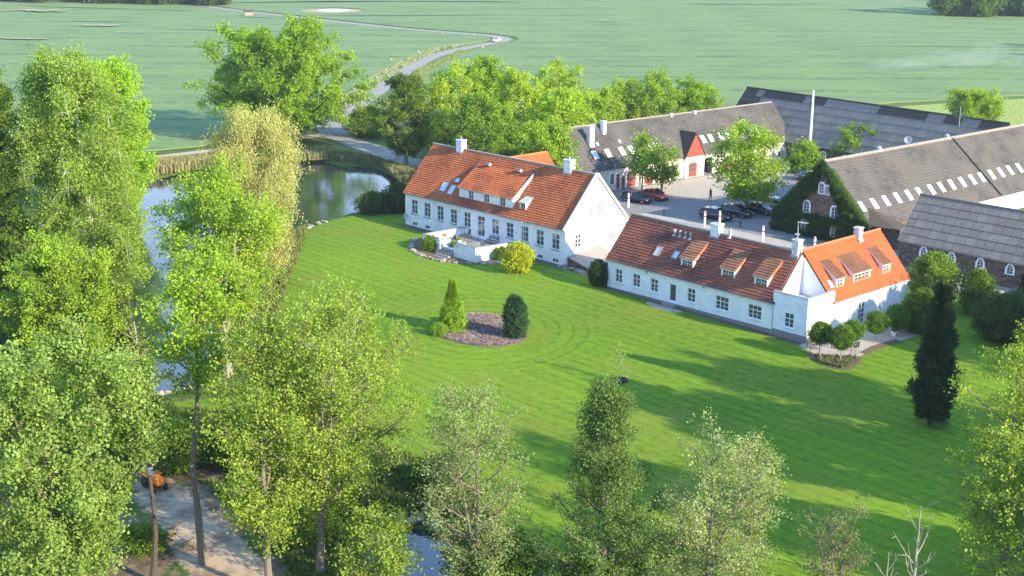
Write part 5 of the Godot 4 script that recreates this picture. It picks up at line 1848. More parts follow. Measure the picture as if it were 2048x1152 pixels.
# ---------------------------------------------------------------- vehicles, people, garden things
# stations along the car: x, sill height, belt height, half width; then the glasshouse: x, roof height, half width at the roof
func make_car(label: String, paint: String, at: Vector3, heading: float, estate := true, group := "") -> Node3D:
	var root := thing("parked_car", label, "car", at, heading, group)
	var st := begin()
	var S := [[-2.25, 0.42, 0.72, 0.62], [-2.18, 0.28, 0.92, 0.80], [-1.7, 0.24, 0.98, 0.89], [-0.9, 0.22, 0.99, 0.91], [0.3, 0.22, 0.97, 0.91], [1.1, 0.24, 0.93, 0.89], [1.75, 0.26, 0.82, 0.85], [2.12, 0.30, 0.70, 0.74], [2.22, 0.40, 0.58, 0.55]]
	var ring := func(s: Array) -> Array:
		var out := []
		for p in [[-0.72, 0.0], [-1.0, 0.22], [-1.03, 0.6], [-0.97, 0.9], [-0.86, 1.0], [0.0, 1.04], [0.86, 1.0], [0.97, 0.9], [1.03, 0.6], [1.0, 0.22], [0.72, 0.0]]:
			out.append(Vector3(s[0], lerpf(s[1], s[2], p[1]), s[3] * p[0]))
		return out
	for i in S.size() - 1:
		var a: Array = ring.call(S[i])
		var b: Array = ring.call(S[i + 1])
		for k in a.size():
			var j := (k + 1) % a.size()
			quad(st, a[k], b[k], b[j], a[j])
	for e in [0, S.size() - 1]:
		var a: Array = ring.call(S[e])
		for k in range(1, a.size() - 1):
			tri(st, a[0], a[k], a[k + 1])
	put("body", st, M[paint], root, true)
	# glasshouse of dark glass with a painted roof
	var R := [[-2.05, 0.99, 0.80, 0.80], [-1.62, 1.40, 0.86, 0.66], [-0.6, 1.50, 0.88, 0.66], [0.25, 1.46, 0.88, 0.65], [1.15, 0.96, 0.84, 0.82]] if estate else [[-1.75, 0.98, 0.80, 0.80], [-0.95, 1.38, 0.86, 0.62], [-0.4, 1.43, 0.88, 0.63], [0.2, 1.40, 0.88, 0.62], [1.1, 0.95, 0.84, 0.82]]
	st = begin()
	for i in R.size() - 1:
		var a: Array = R[i]
		var b: Array = R[i + 1]
		for k in [-1.0, 1.0]:
			quad(st, Vector3(a[0], 0.93, a[2] * k), Vector3(a[0], a[1], a[3] * k), Vector3(b[0], b[1], b[3] * k), Vector3(b[0], 0.93, b[2] * k))
		quad(st, Vector3(a[0], a[1], -a[3]), Vector3(a[0], a[1], a[3]), Vector3(b[0], b[1], b[3]), Vector3(b[0], b[1], -b[3]))
	put("window", st, M["car_glass"], root)
	st = begin()
	for i in [1, 2]:
		var a: Array = R[i]
		var b: Array = R[i + 1]
		quad(st, Vector3(a[0], a[1] + 0.02, -a[3] * 1.02), Vector3(a[0], a[1] + 0.02, a[3] * 1.02), Vector3(b[0], b[1] + 0.02, b[3] * 1.02), Vector3(b[0], b[1] + 0.02, -b[3] * 1.02))
		for k in [-1.0, 1.0]:
			quad(st, Vector3(a[0], a[1] + 0.02, a[3] * 1.02 * k), Vector3(b[0], b[1] + 0.02, b[3] * 1.02 * k), Vector3(b[0], b[1] - 0.05, b[3] * 1.06 * k), Vector3(a[0], a[1] - 0.05, a[3] * 1.06 * k))
	for k in [-1.0, 1.0]:
		for pr in [[R[0], R[1], 0.09], [R[3], R[4], 0.07]]:
			var lo: Array = pr[0]
			var hi: Array = pr[1]
			tube(st, [Vector3(lo[0], lo[1], lo[3] * 1.0 * k), Vector3(hi[0], hi[1], hi[3] * 1.0 * k)], [0.05, 0.05], 5)
		tube(st, [Vector3(-0.42, 0.95, 0.885 * k), Vector3(-0.46, 1.45, 0.67 * k)], [0.04, 0.04], 5)
	put("roof", st, M[paint], root)
	for x in [-1.38, 1.38]:
		for k in [-1.0, 1.0]:
			var w := sub("wheel", root, Vector3(x, 0.32, 0.80 * k))
			st = begin()
			lathe(st, Vector3.ZERO, [Vector2(0.2, -0.11), Vector2(0.30, -0.11), Vector2(0.325, -0.07), Vector2(0.325, 0.07), Vector2(0.30, 0.11), Vector2(0.2, 0.11)], 18)
			var ty := put("tyre", st, M["rubber"], w)
			ty.rotation.x = PI / 2
			st = begin()
			lathe(st, Vector3.ZERO, [Vector2(0.0, 0.09), Vector2(0.09, 0.10), Vector2(0.21, 0.07), Vector2(0.21, -0.07), Vector2(0.0, -0.09)], 10)
			var rm := put("rim", st, M["rim"], w)
			rm.rotation.x = PI / 2
	for k in [-1.0, 1.0]:
		st = begin()
		box(st, Vector3(2.10, 0.62, 0.56 * k), Vector3(0.16, 0.12, 0.32), Basis(Vector3.UP, 0.35 * k))
		put("headlight", st, M["lamp_glass"], root)
		st = begin()
		box(st, Vector3(-2.16, 0.80, 0.64 * k), Vector3(0.12, 0.2, 0.2), Basis(Vector3.UP, -0.35 * k))
		put("tail_light", st, M["tail_glass"], root)
		st = begin()
		box(st, Vector3(0.85, 0.98, 0.98 * k), Vector3(0.12, 0.11, 0.16))
		put("mirror", st, M[paint], root)
	st = begin()
	box2(st, Vector3(2.13, 0.36, -0.5), Vector3(2.235, 0.5, 0.5))
	put("grille", st, M["rubber"], root)
	st = begin()
	box2(st, Vector3(-2.27, 0.5, -0.26), Vector3(-2.235, 0.61, 0.26))
	put("number_plate", st, M["post_white"], root)
	return root

# a figure as one skin: distance to tapered bones, joined smoothly, meshed as surface nets
func make_person(label: String, at: Vector3, heading: float) -> void:
	var root := thing("person", label, "person", at, heading)
	var bones := [
		[Vector3(0, 0.98, 0), Vector3(0, 1.20, 0.01), 0.135, 0.12], [Vector3(0, 1.20, 0.01), Vector3(0, 1.40, 0), 0.13, 0.14], [Vector3(-0.10, 1.41, 0), Vector3(0.10, 1.41, 0), 0.10, 0.10],
		[Vector3(0, 1.45, 0), Vector3(0, 1.56, 0.02), 0.06, 0.055], [Vector3(0, 1.62, 0.02), Vector3(0, 1.70, 0.02), 0.085, 0.095],
		[Vector3(-0.09, 0.95, 0), Vector3(-0.10, 0.52, 0.10), 0.10, 0.065], [Vector3(-0.10, 0.52, 0.10), Vector3(-0.10, 0.09, 0.02), 0.065, 0.045], [Vector3(-0.10, 0.05, -0.02), Vector3(-0.11, 0.045, 0.18), 0.045, 0.035],
		[Vector3(0.09, 0.95, 0), Vector3(0.10, 0.52, -0.02), 0.10, 0.065], [Vector3(0.10, 0.52, -0.02), Vector3(0.10, 0.10, -0.20), 0.065, 0.045], [Vector3(0.10, 0.055, -0.24), Vector3(0.11, 0.05, -0.05), 0.045, 0.035],
		[Vector3(-0.19, 1.40, 0), Vector3(-0.24, 1.13, -0.06), 0.058, 0.045], [Vector3(-0.24, 1.13, -0.06), Vector3(-0.23, 0.89, 0.03), 0.045, 0.034],
		[Vector3(0.19, 1.40, 0), Vector3(0.24, 1.13, 0.05), 0.058, 0.045], [Vector3(0.24, 1.13, 0.05), Vector3(0.23, 0.91, 0.17), 0.045, 0.034],
	]
	for k in 5:           # fingers
		for s in [-1.0, 1.0]:
			var hb := Vector3(-0.23, 0.87, 0.04) if s < 0 else Vector3(0.23, 0.89, 0.19)
			var o := hb + Vector3(0, 0, (k - 2) * 0.019)
			bones.append([o, o + Vector3(-s * 0.012, -0.085 + absf(k - 2) * 0.01, (k - 2) * 0.006 + 0.012), 0.012, 0.009])
	var f := func(p: Vector3) -> float:
		var d := 1.0
		for b in bones:
			var ab: Vector3 = b[1] - b[0]
			var t := clampf((p - b[0]).dot(ab) / ab.length_squared(), 0.0, 1.0)
			var e := p.distance_to(b[0] + ab * t) - lerpf(b[2], b[3], t)
			var h := clampf(0.5 + 0.5 * (d - e) / 0.035, 0.0, 1.0)
			d = lerpf(d, e, h) - 0.035 * h * (1.0 - h)
		return d
	var c := 0.026
	var lo := Vector3(-0.36, -0.03, -0.36)
	var n := Vector3i(28, 72, 28)
	var val := PackedFloat32Array()
	val.resize((n.x + 1) * (n.y + 1) * (n.z + 1))
	var id := func(i: int, j: int, k: int) -> int: return (i * (n.y + 1) + j) * (n.z + 1) + k
	for i in n.x + 1:
		for j in n.y + 1:
			for k in n.z + 1:
				val[id.call(i, j, k)] = f.call(lo + Vector3(i, j, k) * c)
	var at_cell := {}
	for i in n.x:
		for j in n.y:
			for k in n.z:
				var sum := Vector3.ZERO
				var cnt := 0
				var corner := []
				for q in 8:
					corner.append(val[id.call(i + (q & 1), j + ((q >> 1) & 1), k + ((q >> 2) & 1))])
				for e in [[0, 1], [2, 3], [4, 5], [6, 7], [0, 2], [1, 3], [4, 6], [5, 7], [0, 4], [1, 5], [2, 6], [3, 7]]:
					var a: float = corner[e[0]]
					var b: float = corner[e[1]]
					if (a < 0) != (b < 0):
						var pa := Vector3(e[0] & 1, (e[0] >> 1) & 1, (e[0] >> 2) & 1)
						var pb := Vector3(e[1] & 1, (e[1] >> 1) & 1, (e[1] >> 2) & 1)
						sum += pa.lerp(pb, a / (a - b))
						cnt += 1
				if cnt:
					at_cell[Vector3i(i, j, k)] = lo + (Vector3(i, j, k) + sum / cnt) * c
	var st := begin()
	st.set_smooth_group(0)
	var skin := begin()
	var any_skin := false
	for cell in at_cell:
		for ax in 3:
			var d := Vector3i(1 if ax == 0 else 0, 1 if ax == 1 else 0, 1 if ax == 2 else 0)
			var u := Vector3i(d.z, d.x, d.y)
			var v := Vector3i(d.y, d.z, d.x)
			var a: float = val[id.call(cell.x, cell.y, cell.z)]
			var nx: Vector3i = cell + d
			if nx.x > n.x or nx.y > n.y or nx.z > n.z:
				continue
			var b: float = val[id.call(nx.x, nx.y, nx.z)]
			if (a < 0) == (b < 0):
				continue
			var q := [cell, cell - u, cell - u - v, cell - v]
			if not (at_cell.has(q[1]) and at_cell.has(q[2]) and at_cell.has(q[3])):
				continue
			var p := [at_cell[q[0]], at_cell[q[1]], at_cell[q[2]], at_cell[q[3]]]
			for t in [0, 1, 2, 0, 2, 3]:
				var w: Vector3 = p[t]
				st.set_color(Color(0.42, 0.26, 0.19) if (w.y > 1.5 and w.z > -0.02) or w.y < 0.93 and absf(w.x) > 0.19 else Color(0.02, 0.022, 0.03) if w.y < 1.62 else Color(0.03, 0.02, 0.014))
				st.add_vertex(w)
	var m := plain("person_cloth", Color.WHITE, 0.9)
	m.vertex_color_use_as_albedo = true
	put("body", st, m, root, true)
	var hair := begin()
	lathe(hair, Vector3(0, 1.66, -0.005), [Vector2(0.098, -0.02), Vector2(0.112, 0.05), Vector2(0.095, 0.11), Vector2(0.05, 0.145), Vector2(0.0, 0.152)], 12)
	put("hair", hair, M["dark_wood"], root)
	var face := begin()
	for s in [-1.0, 1.0]:
		box(face, Vector3(0.034 * s, 1.675, 0.112), Vector3(0.022, 0.012, 0.012))
		box(face, Vector3(0.097 * s, 1.655, 0.02), Vector3(0.016, 0.05, 0.03))
	box(face, Vector3(0, 1.645, 0.118), Vector3(0.022, 0.04, 0.03))
	box(face, Vector3(0, 1.605, 0.106), Vector3(0.045, 0.01, 0.012))
	put("face", face, M["terracotta"], root)

func marker_post(at: Vector3, label: String) -> void:
	var root := thing("marker_post", label, "post", at, 0.4, "white posts with red bands in the courtyard")
	var st := begin()
	box2(st, Vector3(-0.1, -0.05, -0.1), Vector3(0.1, 1.2, 0.1))
	box2(st, Vector3(-0.1, 1.4, -0.1), Vector3(0.1, 1.72, 0.1))
	put("post", st, M["post_white"], root)
	st = begin()
	box2(st, Vector3(-0.104, 1.2, -0.104), Vector3(0.104, 1.4, 0.104))
	box2(st, Vector3(-0.103, 1.72, -0.103), Vector3(0.103, 1.84, 0.103))
	put("band", st, M["post_red"], root)
	st = begin()
	lathe(st, Vector3(0, 1.84, 0), [Vector2(0.12, 0.0), Vector2(0.12, 0.04), Vector2(0.05, 0.12), Vector2(0.0, 0.13)], 8)
	put("cap", st, M["post_white"], root)

func small_post(at: Vector3, label: String) -> void:
	var root := thing("bollard", label, "bollard", at, 0.0, "dark bollards in the courtyard")
	var st := begin()
	lathe(st, Vector3.ZERO, [Vector2(0.14, -0.05), Vector2(0.12, 0.05), Vector2(0.09, 0.1), Vector2(0.085, 0.75), Vector2(0.11, 0.78), Vector2(0.1, 0.86), Vector2(0.0, 0.92)], 10)
	put("body", st, M["iron"], root)
	st = begin()
	tube(st, [Vector3(0, 0.66, 0.08), Vector3(0, 0.66, 0.16)], [0.025, 0.025], 6)
	put("chain_ring", st, M["iron"], root)

func chair(at: Vector3, turn: float, label: String, m: String) -> void:
	var root := thing("garden_chair", label, "chair", at, turn, "garden chairs on the terraces")
	var st := begin()
	for k in 5:
		box2(st, Vector3(-0.24, 0.43, -0.24 + k * 0.1), Vector3(0.24, 0.46, -0.16 + k * 0.1))
	put("seat", st, M[m], root)
	st = begin()
	for k in 5:
		box(st, Vector3(-0.2 + k * 0.1, 0.70, -0.28), Vector3(0.06, 0.5, 0.03), Basis(Vector3.RIGHT, -0.15))
	box(st, Vector3(0, 0.95, -0.32), Vector3(0.5, 0.06, 0.04))
	put("backrest", st, M[m], root)
	for x in [-0.22, 0.22]:
		for z in [-0.24, 0.24]:
			st = begin()
			tube(st, [Vector3(x, 0.0, z * 1.08), Vector3(x, 0.64 if z > 0 else 0.44, z)], [0.022, 0.022], 5)
			put("leg", st, M[m], root)
		st = begin()
		box(st, Vector3(x, 0.65, 0.0), Vector3(0.05, 0.03, 0.54))
		put("armrest", st, M[m], root)

func table(at: Vector3, turn: float, label: String, m: String, l := 1.6, w := 0.85) -> void:
	var root := thing("garden_table", label, "table", at, turn, "garden tables on the terraces")
	var st := begin()
	var n := 6
	for k in n:
		st = begin()
		box2(st, Vector3(-l / 2, 0.71, -w / 2 + k * w / n + 0.006), Vector3(l / 2, 0.74, -w / 2 + (k + 1) * w / n - 0.006))
		put("slat", st, M[m], root)
	for x in [-l / 2 + 0.12, l / 2 - 0.12]:
		for z in [-w / 2 + 0.1, w / 2 - 0.1]:
			st = begin()
			box2(st, Vector3(x - 0.03, 0.0, z - 0.03), Vector3(x + 0.03, 0.71, z + 0.03))
			put("leg", st, M[m], root)

func bench(at: Vector3, turn: float, label: String, m: String) -> void:
	var root := thing("garden_bench", label, "bench", at, turn)
	for k in 4:
		var st := begin()
		box2(st, Vector3(-0.85, 0.42, -0.22 + k * 0.12), Vector3(0.85, 0.45, -0.12 + k * 0.12))
		put("seat_slat", st, M[m], root)
	for k in 3:
		var st := begin()
		box(st, Vector3(0, 0.58 + k * 0.13, -0.27 - k * 0.02), Vector3(1.7, 0.09, 0.03), Basis(Vector3.RIGHT, -0.15))
		put("back_slat", st, M[m], root)
	for x in [-0.78, 0.78]:
		for z in [-0.24, 0.22]:
			var st := begin()
			box2(st, Vector3(x - 0.03, 0.0, z - 0.03), Vector3(x + 0.03, 0.9 if z < 0 else 0.62, z + 0.03))
			put("leg", st, M[m], root)
		var st2 := begin()
		box2(st2, Vector3(x - 0.035, 0.62, -0.26), Vector3(x + 0.035, 0.65, 0.27))
		put("armrest", st2, M[m], root)

func pot_plant(at: Vector3, label: String, m: String, ca: Color, cb: Color, s := 1.0) -> void:
	var root := thing("flower_pot", label, "flower pot", at)
	var st := begin()
	lathe(st, Vector3.ZERO, [Vector2(0.0, 0.0), Vector2(0.17 * s, 0.0), Vector2(0.25 * s, 0.42 * s), Vector2(0.28 * s, 0.42 * s), Vector2(0.28 * s, 0.48 * s), Vector2(0.23 * s, 0.48 * s), Vector2(0.22 * s, 0.42 * s), Vector2(0.0, 0.41 * s)], 14)
	put("pot", st, M[m], root)
	var rng := RandomNumberGenerator.new()
	rng.seed = hash(label)
	var where := []
	var tint := []
	for k in 60:
		where.append(Transform3D(spin(rng, 0.8 * s), Vector3(rng.randfn() * 0.11, 0.5 + absf(rng.randfn()) * 0.11, rng.randfn() * 0.11) * s))
		var q := ca.lerp(cb, rng.randf())
		tint.append(Color(q.r, q.g, q.b))
	crown_of("foliage", root, "small", M["leaf"], where, tint)

func build_parasol(at: Vector3) -> void:
	var root := thing("folded_parasol", "folded grey canvas parasol standing against the bright white wing", "parasol", at)
	var st := begin()
	tube(st, [Vector3.ZERO, Vector3(0, 2.75, 0)], [0.03, 0.03], 8)
	put("pole", st, M["pale_wood"], root)
	st = begin()
	var ring := func(y: float, r: float) -> Array:
		var out := []
		for k in 16:
			var a := TAU * k / 16.0
			out.append(Vector3(cos(a), 0, sin(a)) * r * (1.0 if k % 2 else 0.55) + Vector3.UP * y)
		return out
	var rs := [ring.call(2.7, 0.04), ring.call(2.2, 0.12), ring.call(1.5, 0.2), ring.call(0.95, 0.36)]
	for i in 3:
		for k in 16:
			quad(st, rs[i][k], rs[i + 1][k], rs[i + 1][(k + 1) % 16], rs[i][(k + 1) % 16])
	put("canopy", st, M["canvas_grey"], root)
	st = begin()
	lathe(st, Vector3.ZERO, [Vector2(0.32, 0.0), Vector2(0.32, 0.08), Vector2(0.06, 0.14), Vector2(0.06, 0.3), Vector2(0.0, 0.3)], 14)
	put("base", st, M["slab"], root)

func build_flagpole(at: Vector3) -> void:
	var root := thing("flagpole", "tall bare white flagpole rising from the courtyard before the sheeted barn", "flagpole", at)
	var st := begin()
	tube(st, [Vector3(0, -0.1, 0), Vector3(0, 6.0, 0), Vector3(0, 12.2, 0)], [0.22, 0.19, 0.14], 10)
	put("pole", st, M["white_paint"], root)
	st = begin()
	lathe(st, Vector3(0, 12.18, 0), [Vector2(0.14, 0.0), Vector2(0.16, 0.06), Vector2(0.14, 0.16), Vector2(0.0, 0.24)], 10)
	put("finial", st, M["white_paint"], root)
	st = begin()
	box2(st, Vector3(-0.35, -0.05, -0.35), Vector3(0.35, 0.4, 0.35))
	put("base", st, M["slab"], root)

func build_tractor(at: Vector3, turn: float) -> void:
	var root := thing("garden_tractor", "small orange garden tractor parked at the end of the sandy path", "tractor", at, turn)
	var st := begin()
	box(st, Vector3(0.55, 0.72, 0), Vector3(0.85, 0.42, 0.55))
	box(st, Vector3(0.95, 0.66, 0), Vector3(0.16, 0.34, 0.5))
	box(st, Vector3(0.5, 0.95, 0), Vector3(0.7, 0.08, 0.44))
	put("bonnet", st, M["orange_paint"], root)
	st = begin()
	for k in [-1.0, 1.0]:
		box(st, Vector3(-0.45, 0.84, 0.42 * k), Vector3(0.8, 0.07, 0.28), Basis(Vector3.BACK, 0.1))
		box(st, Vector3(-0.82, 0.68, 0.42 * k), Vector3(0.07, 0.34, 0.28))
	put("mudguard", st, M["orange_paint"], root)
	st = begin()
	box(st, Vector3(-0.1, 0.48, 0), Vector3(1.7, 0.16, 0.4))
	box(st, Vector3(0.0, 0.28, 0), Vector3(0.7, 0.14, 1.1))
	put("chassis", st, M["iron"], root)
	st = begin()
	box(st, Vector3(-0.42, 0.90, 0), Vector3(0.42, 0.1, 0.44))
	box(st, Vector3(-0.64, 1.06, 0), Vector3(0.1, 0.26, 0.38), Basis(Vector3.BACK, 0.15))
	put("seat", st, M["canvas_grey"], root)
	st = begin()
	tube(st, [Vector3(0.12, 0.9, 0), Vector3(-0.05, 1.18, 0)], [0.025, 0.025], 6)
	for k in 12:
		var a := TAU * k / 12.0
		var b := TAU * (k + 1) / 12.0
		var o := Vector3(-0.06, 1.19, 0)
		tube(st, [o + Vector3(sin(a) * 0.08, cos(a) * 0.13 * 0.5, 0) + Vector3(0, 0, cos(a) * 0.17), o + Vector3(sin(b) * 0.08, cos(b) * 0.13 * 0.5, 0) + Vector3(0, 0, cos(b) * 0.17)], [0.016, 0.016], 4)
	put("steering_wheel", st, M["rubber"], root)
	for w in [[-0.5, 0.36, 0.46, 0.26], [0.75, 0.24, 0.42, 0.18]]:
		for k in [-1.0, 1.0]:
			var wh := sub("wheel", root, Vector3(w[0], w[1], w[2] * k))
			st = begin()
			lathe(st, Vector3.ZERO, [Vector2(w[1] * 0.55, -w[3] / 2), Vector2(w[1] * 0.95, -w[3] / 2), Vector2(w[1], 0), Vector2(w[1] * 0.95, w[3] / 2), Vector2(w[1] * 0.55, w[3] / 2)], 16)
			put("tyre", st, M["rubber"], wh).rotation.x = PI / 2
			st = begin()
			lathe(st, Vector3.ZERO, [Vector2(0.0, w[3] * 0.4), Vector2(w[1] * 0.56, w[3] * 0.3), Vector2(w[1] * 0.56, -w[3] * 0.3), Vector2(0, -w[3] * 0.4)], 10)
			put("rim", st, M["rim"], wh).rotation.x = PI / 2

func log_piece(at: Vector3, turn: float, l: float, r: float, label: String, upright := false) -> void:
	var root := thing("cut_log" if not upright else "tree_stump", label, "log" if not upright else "stump", at, turn)
	var st := begin()
	var a := Vector3(-l / 2, r * 0.85, 0)
	var b := Vector3(l / 2, r * 0.85, 0)
	if upright:
		a = Vector3(0, -0.1, 0)
		b = Vector3(0, l, 0)
	var d := (b - a).normalized()
	tube(st, [a, a.lerp(b, 0.5) + Vector3(0, 0.01, 0.02), b], [r * (1.3 if upright else 1.0), r, r * 0.93], 10, false)
	put("bark", st, M["bark_grey"], root)
	st = begin()
	for e in [[a, -d, r], [b, d, r * 0.93]]:
		tube(st, [e[0] - e[1] * 0.02, e[0] + e[1] * 0.004], [e[2] * 0.97, e[2] * 0.95], 10)
	put("cut_face", st, M["pale_wood"], root)
# ---------------------------------------------------------------- everything together
func sunlit() -> void:
	var cam := Camera3D.new()
	cam.name = "camera"
	cam.fov = 24.685
	cam.near = 1.0
	cam.far = 6000.0
	cam.transform = Transform3D(Basis(Vector3.RIGHT, deg_to_rad(-15.478)) * Basis(Vector3.BACK, deg_to_rad(0.367)), Vector3(0, 36.36, 0))
	cam.current = true
	add_child(cam)
	var sky_m := ProceduralSkyMaterial.new()
	sky_m.sky_top_color = C(0.16, 0.34, 0.72)
	sky_m.sky_horizon_color = C(0.62, 0.74, 0.86)
	sky_m.sky_curve = 0.16
	sky_m.ground_horizon_color = C(0.40, 0.46, 0.42)
	sky_m.ground_bottom_color = C(0.10, 0.14, 0.06)
	sky_m.sky_energy_multiplier = 1.0
	var sky := Sky.new()
	sky.sky_material = sky_m
	var env := Environment.new()
	env.background_mode = Environment.BG_SKY
	env.sky = sky
	env.background_energy_multiplier = 1.12
	env.tonemap_mode = Environment.TONE_MAPPER_LINEAR
	env.tonemap_exposure = 2.6
	env.fog_enabled = true
	env.fog_density = 0.0001
	env.fog_light_color = Color(0.86, 0.92, 0.98)
	env.volumetric_fog_enabled = true
	env.volumetric_fog_density = 0.0
	env.sdfgi_enabled = true
	env.ssao_enabled = true
	env.ssil_enabled = true
	var we := WorldEnvironment.new()
	we.name = "environment"
	we.environment = env
	add_child(we)
	var sun := DirectionalLight3D.new()
	sun.name = "sun"
	var el := deg_to_rad(22.0)
	sun.basis = Basis.looking_at(Vector3(-0.80 * cos(el), -sin(el), -0.60 * cos(el)))
	sun.light_energy = 1.6
	sun.light_color = Color(1.0, 0.945, 0.83)
	sun.light_angular_distance = 0.53
	sun.shadow_enabled = true
	add_child(sun)

func build_planting() -> void:
	var GA := Color(0.13, 0.23, 0.012)     # fresh spring greens
	var GB := Color(0.25, 0.38, 0.022)
	var YA := Color(0.17, 0.26, 0.014)
	var YB := Color(0.30, 0.41, 0.030)
	var YC := Color(0.40, 0.52, 0.035)
	var DA := Color(0.045, 0.085, 0.012)
	var DB := Color(0.10, 0.18, 0.020)
	var SA := Color(0.15, 0.22, 0.055)     # silvery leaf backs
	var SB := Color(0.26, 0.34, 0.12)
	# behind the manor house
	var grp := "trees behind the manor house"
	make_tree("ash_tree", "olive green tree with pale trunk between the road and the manor house gable", "tree", Vector3(-16.5, 0, -201.0), {"h": 14.1, "r": 4.3, "cb": 2.6, "limbs": 34, "twigs": 9, "leaves": 8, "leaf": "far", "size": 0.75, "col_a": DA, "col_b": YA, "bark": "bark_pale", "tr": 0.36}, grp)
	make_tree("lime_tree", "broad yellow-green tree rising above the chimney end of the manor house roof", "tree", Vector3(-9.5, 0, -204.7), {"h": 14.9, "r": 6.3, "cb": 1.5, "limbs": 46, "twigs": 9, "leaves": 7, "leaf": "far", "size": 0.75, "col_a": YA, "col_b": YC, "bark": "bark_dark"}, grp)
	make_tree("maple_tree", "dense mid green tree topping the group behind the manor house", "tree", Vector3(-4.5, 0, -217.3), {"h": 15.2, "r": 4.2, "cb": 3.5, "limbs": 40, "twigs": 9, "leaves": 7, "leaf": "far", "size": 0.75, "col_a": GA, "col_b": GB, "bark": "bark_dark"}, grp)
	make_tree("chestnut_tree", "darker green tree close behind the manor house ridge", "tree", Vector3(-4.3, 0, -193.6), {"h": 12.2, "r": 4.9, "cb": 1.5, "limbs": 44, "twigs": 9, "leaves": 7, "leaf": "far", "size": 0.75, "col_a": DB, "col_b": GB, "bark": "bark_dark"}, grp)
	make_tree("lime_tree", "bright green round tree beside the orange roof end behind the manor house", "tree", Vector3(7.2, 0, -195.6), {"h": 12.2, "r": 5.8, "cb": 1.0, "limbs": 46, "twigs": 9, "leaves": 7, "leaf": "far", "size": 0.75, "col_a": GA, "col_b": YC, "bark": "bark_dark"}, grp)
	make_tree("lime_tree", "yellow-green tree standing out against the field left of the stable roof", "tree", Vector3(7.8, 0, -221.7), {"h": 13.4, "r": 6.2, "cb": 1.6, "limbs": 42, "twigs": 9, "leaves": 7, "leaf": "far", "size": 0.75, "col_a": YA, "col_b": YC, "bark": "bark_dark"}, grp)
	make_tree("lime_tree", "bright tree hiding the near end of the stable range", "tree", Vector3(4.4, 0, -178.6), {"h": 10.2, "r": 4.3, "cb": 0.8, "limbs": 40, "twigs": 9, "leaves": 7, "leaf": "far", "size": 0.75, "col_a": GA, "col_b": YB, "bark": "bark_dark"}, grp)
	make_tree("lime_tree", "lighter tree filling the gap in the belt behind the manor house ridge", "tree", Vector3(1.0, 0, -208.3), {"h": 13.4, "r": 5.0, "cb": 1.0, "limbs": 42, "twigs": 9, "leaves": 7, "leaf": "far", "size": 0.75, "col_a": YA, "col_b": YC, "bark": "bark_dark"}, grp)
	make_tree("lime_tree", "low yellow-green tree between the manor belt and the stable trees", "tree", Vector3(15.0, 0, -229.0), {"h": 8.4, "r": 4.0, "cb": 0.8, "limbs": 32, "twigs": 9, "leaves": 6, "leaf": "far", "size": 0.75, "col_a": YA, "col_b": YB, "bark": "bark_dark"}, grp)
	var grp2 := "trees behind the stable range"
	make_tree("field_maple", "yellow-green tree behind the stable roof, nearest the manor house", "tree", Vector3(19.6, 0, -236.7), {"h": 9.5, "r": 4.3, "cb": 1.0, "limbs": 30, "twigs": 9, "leaves": 7, "leaf": "far", "size": 0.75, "col_a": YA, "col_b": YB, "bark": "bark_dark"}, grp2)
	make_tree("field_maple", "middle and tallest of the three trees behind the stable roof", "tree", Vector3(25.5, 0, -237.0), {"h": 10.6, "r": 4.7, "cb": 1.0, "limbs": 32, "twigs": 9, "leaves": 7, "leaf": "far", "size": 0.75, "col_a": GA, "col_b": YB, "bark": "bark_dark"}, grp2)
	make_tree("field_maple", "dense bright green tree behind the stable roof near the red gable", "tree", Vector3(33.7, 0, -244.6), {"h": 8.3, "r": 4.5, "cb": 1.0, "limbs": 34, "twigs": 9, "leaves": 8, "leaf": "far", "size": 0.75, "col_a": GA, "col_b": GB, "bark": "bark_dark"}, grp2)
	make_bush("lilac_shrub", "rounded shrub with yellow top on the inside of the road bend", "shrub", Vector3(-25.5, 0, -231.4), {"h": 5.0, "r": 4.0, "n": 1500, "leaf": "far", "size": 0.7, "col_a": DB, "col_b": YB, "uneven": 0.7, "lobes": 0.4})
	make_bush("elder_shrub", "grey-green shrub under the oak beside the road bend", "shrub", Vector3(-40.5, 0, -243.0), {"h": 4.2, "r": 4.4, "n": 1300, "leaf": "far", "size": 0.7, "col_a": DA, "col_b": SB, "uneven": 0.7, "lobes": 0.4})
	# the courtyard
	var grp3 := "trees in the courtyard"
	make_tree("courtyard_tree", "slender young tree behind the parked black and red cars", "tree", Vector3(17.9, 0, -178.9), {"h": 8.4, "r": 2.4, "cb": 3.4, "limbs": 15, "twigs": 6, "leaves": 4, "leaf": "maple", "size": 1.1, "col_a": DB, "col_b": GB, "tr": 0.16, "shape": "oval"}, grp3)
	make_tree("courtyard_tree", "small spreading tree shading the red stable doors", "tree", Vector3(20.8, 0, -180.4), {"h": 7.1, "r": 2.9, "cb": 2.4, "limbs": 18, "twigs": 7, "leaves": 4, "leaf": "maple", "size": 1.1, "col_a": DB, "col_b": GB, "tr": 0.18}, grp3)
	make_tree("courtyard_tree", "largest courtyard tree, standing before the parked dark cars", "tree", Vector3(30.5, 0, -168.8), {"h": 11.3, "r": 4.4, "cb": 2.2, "limbs": 36, "twigs": 8, "leaves": 6, "leaf": "maple", "size": 1.2, "col_a": GA, "col_b": YB, "tr": 0.26}, grp3)
	make_tree("courtyard_tree", "bright green tree showing over the ridge of the ivy barn", "tree", Vector3(53.8, 0, -200.9), {"h": 6.6, "r": 4.2, "cb": 1.0, "limbs": 36, "twigs": 9, "leaves": 8, "leaf": "far", "size": 0.7, "col_a": GA, "col_b": GB}, grp3)
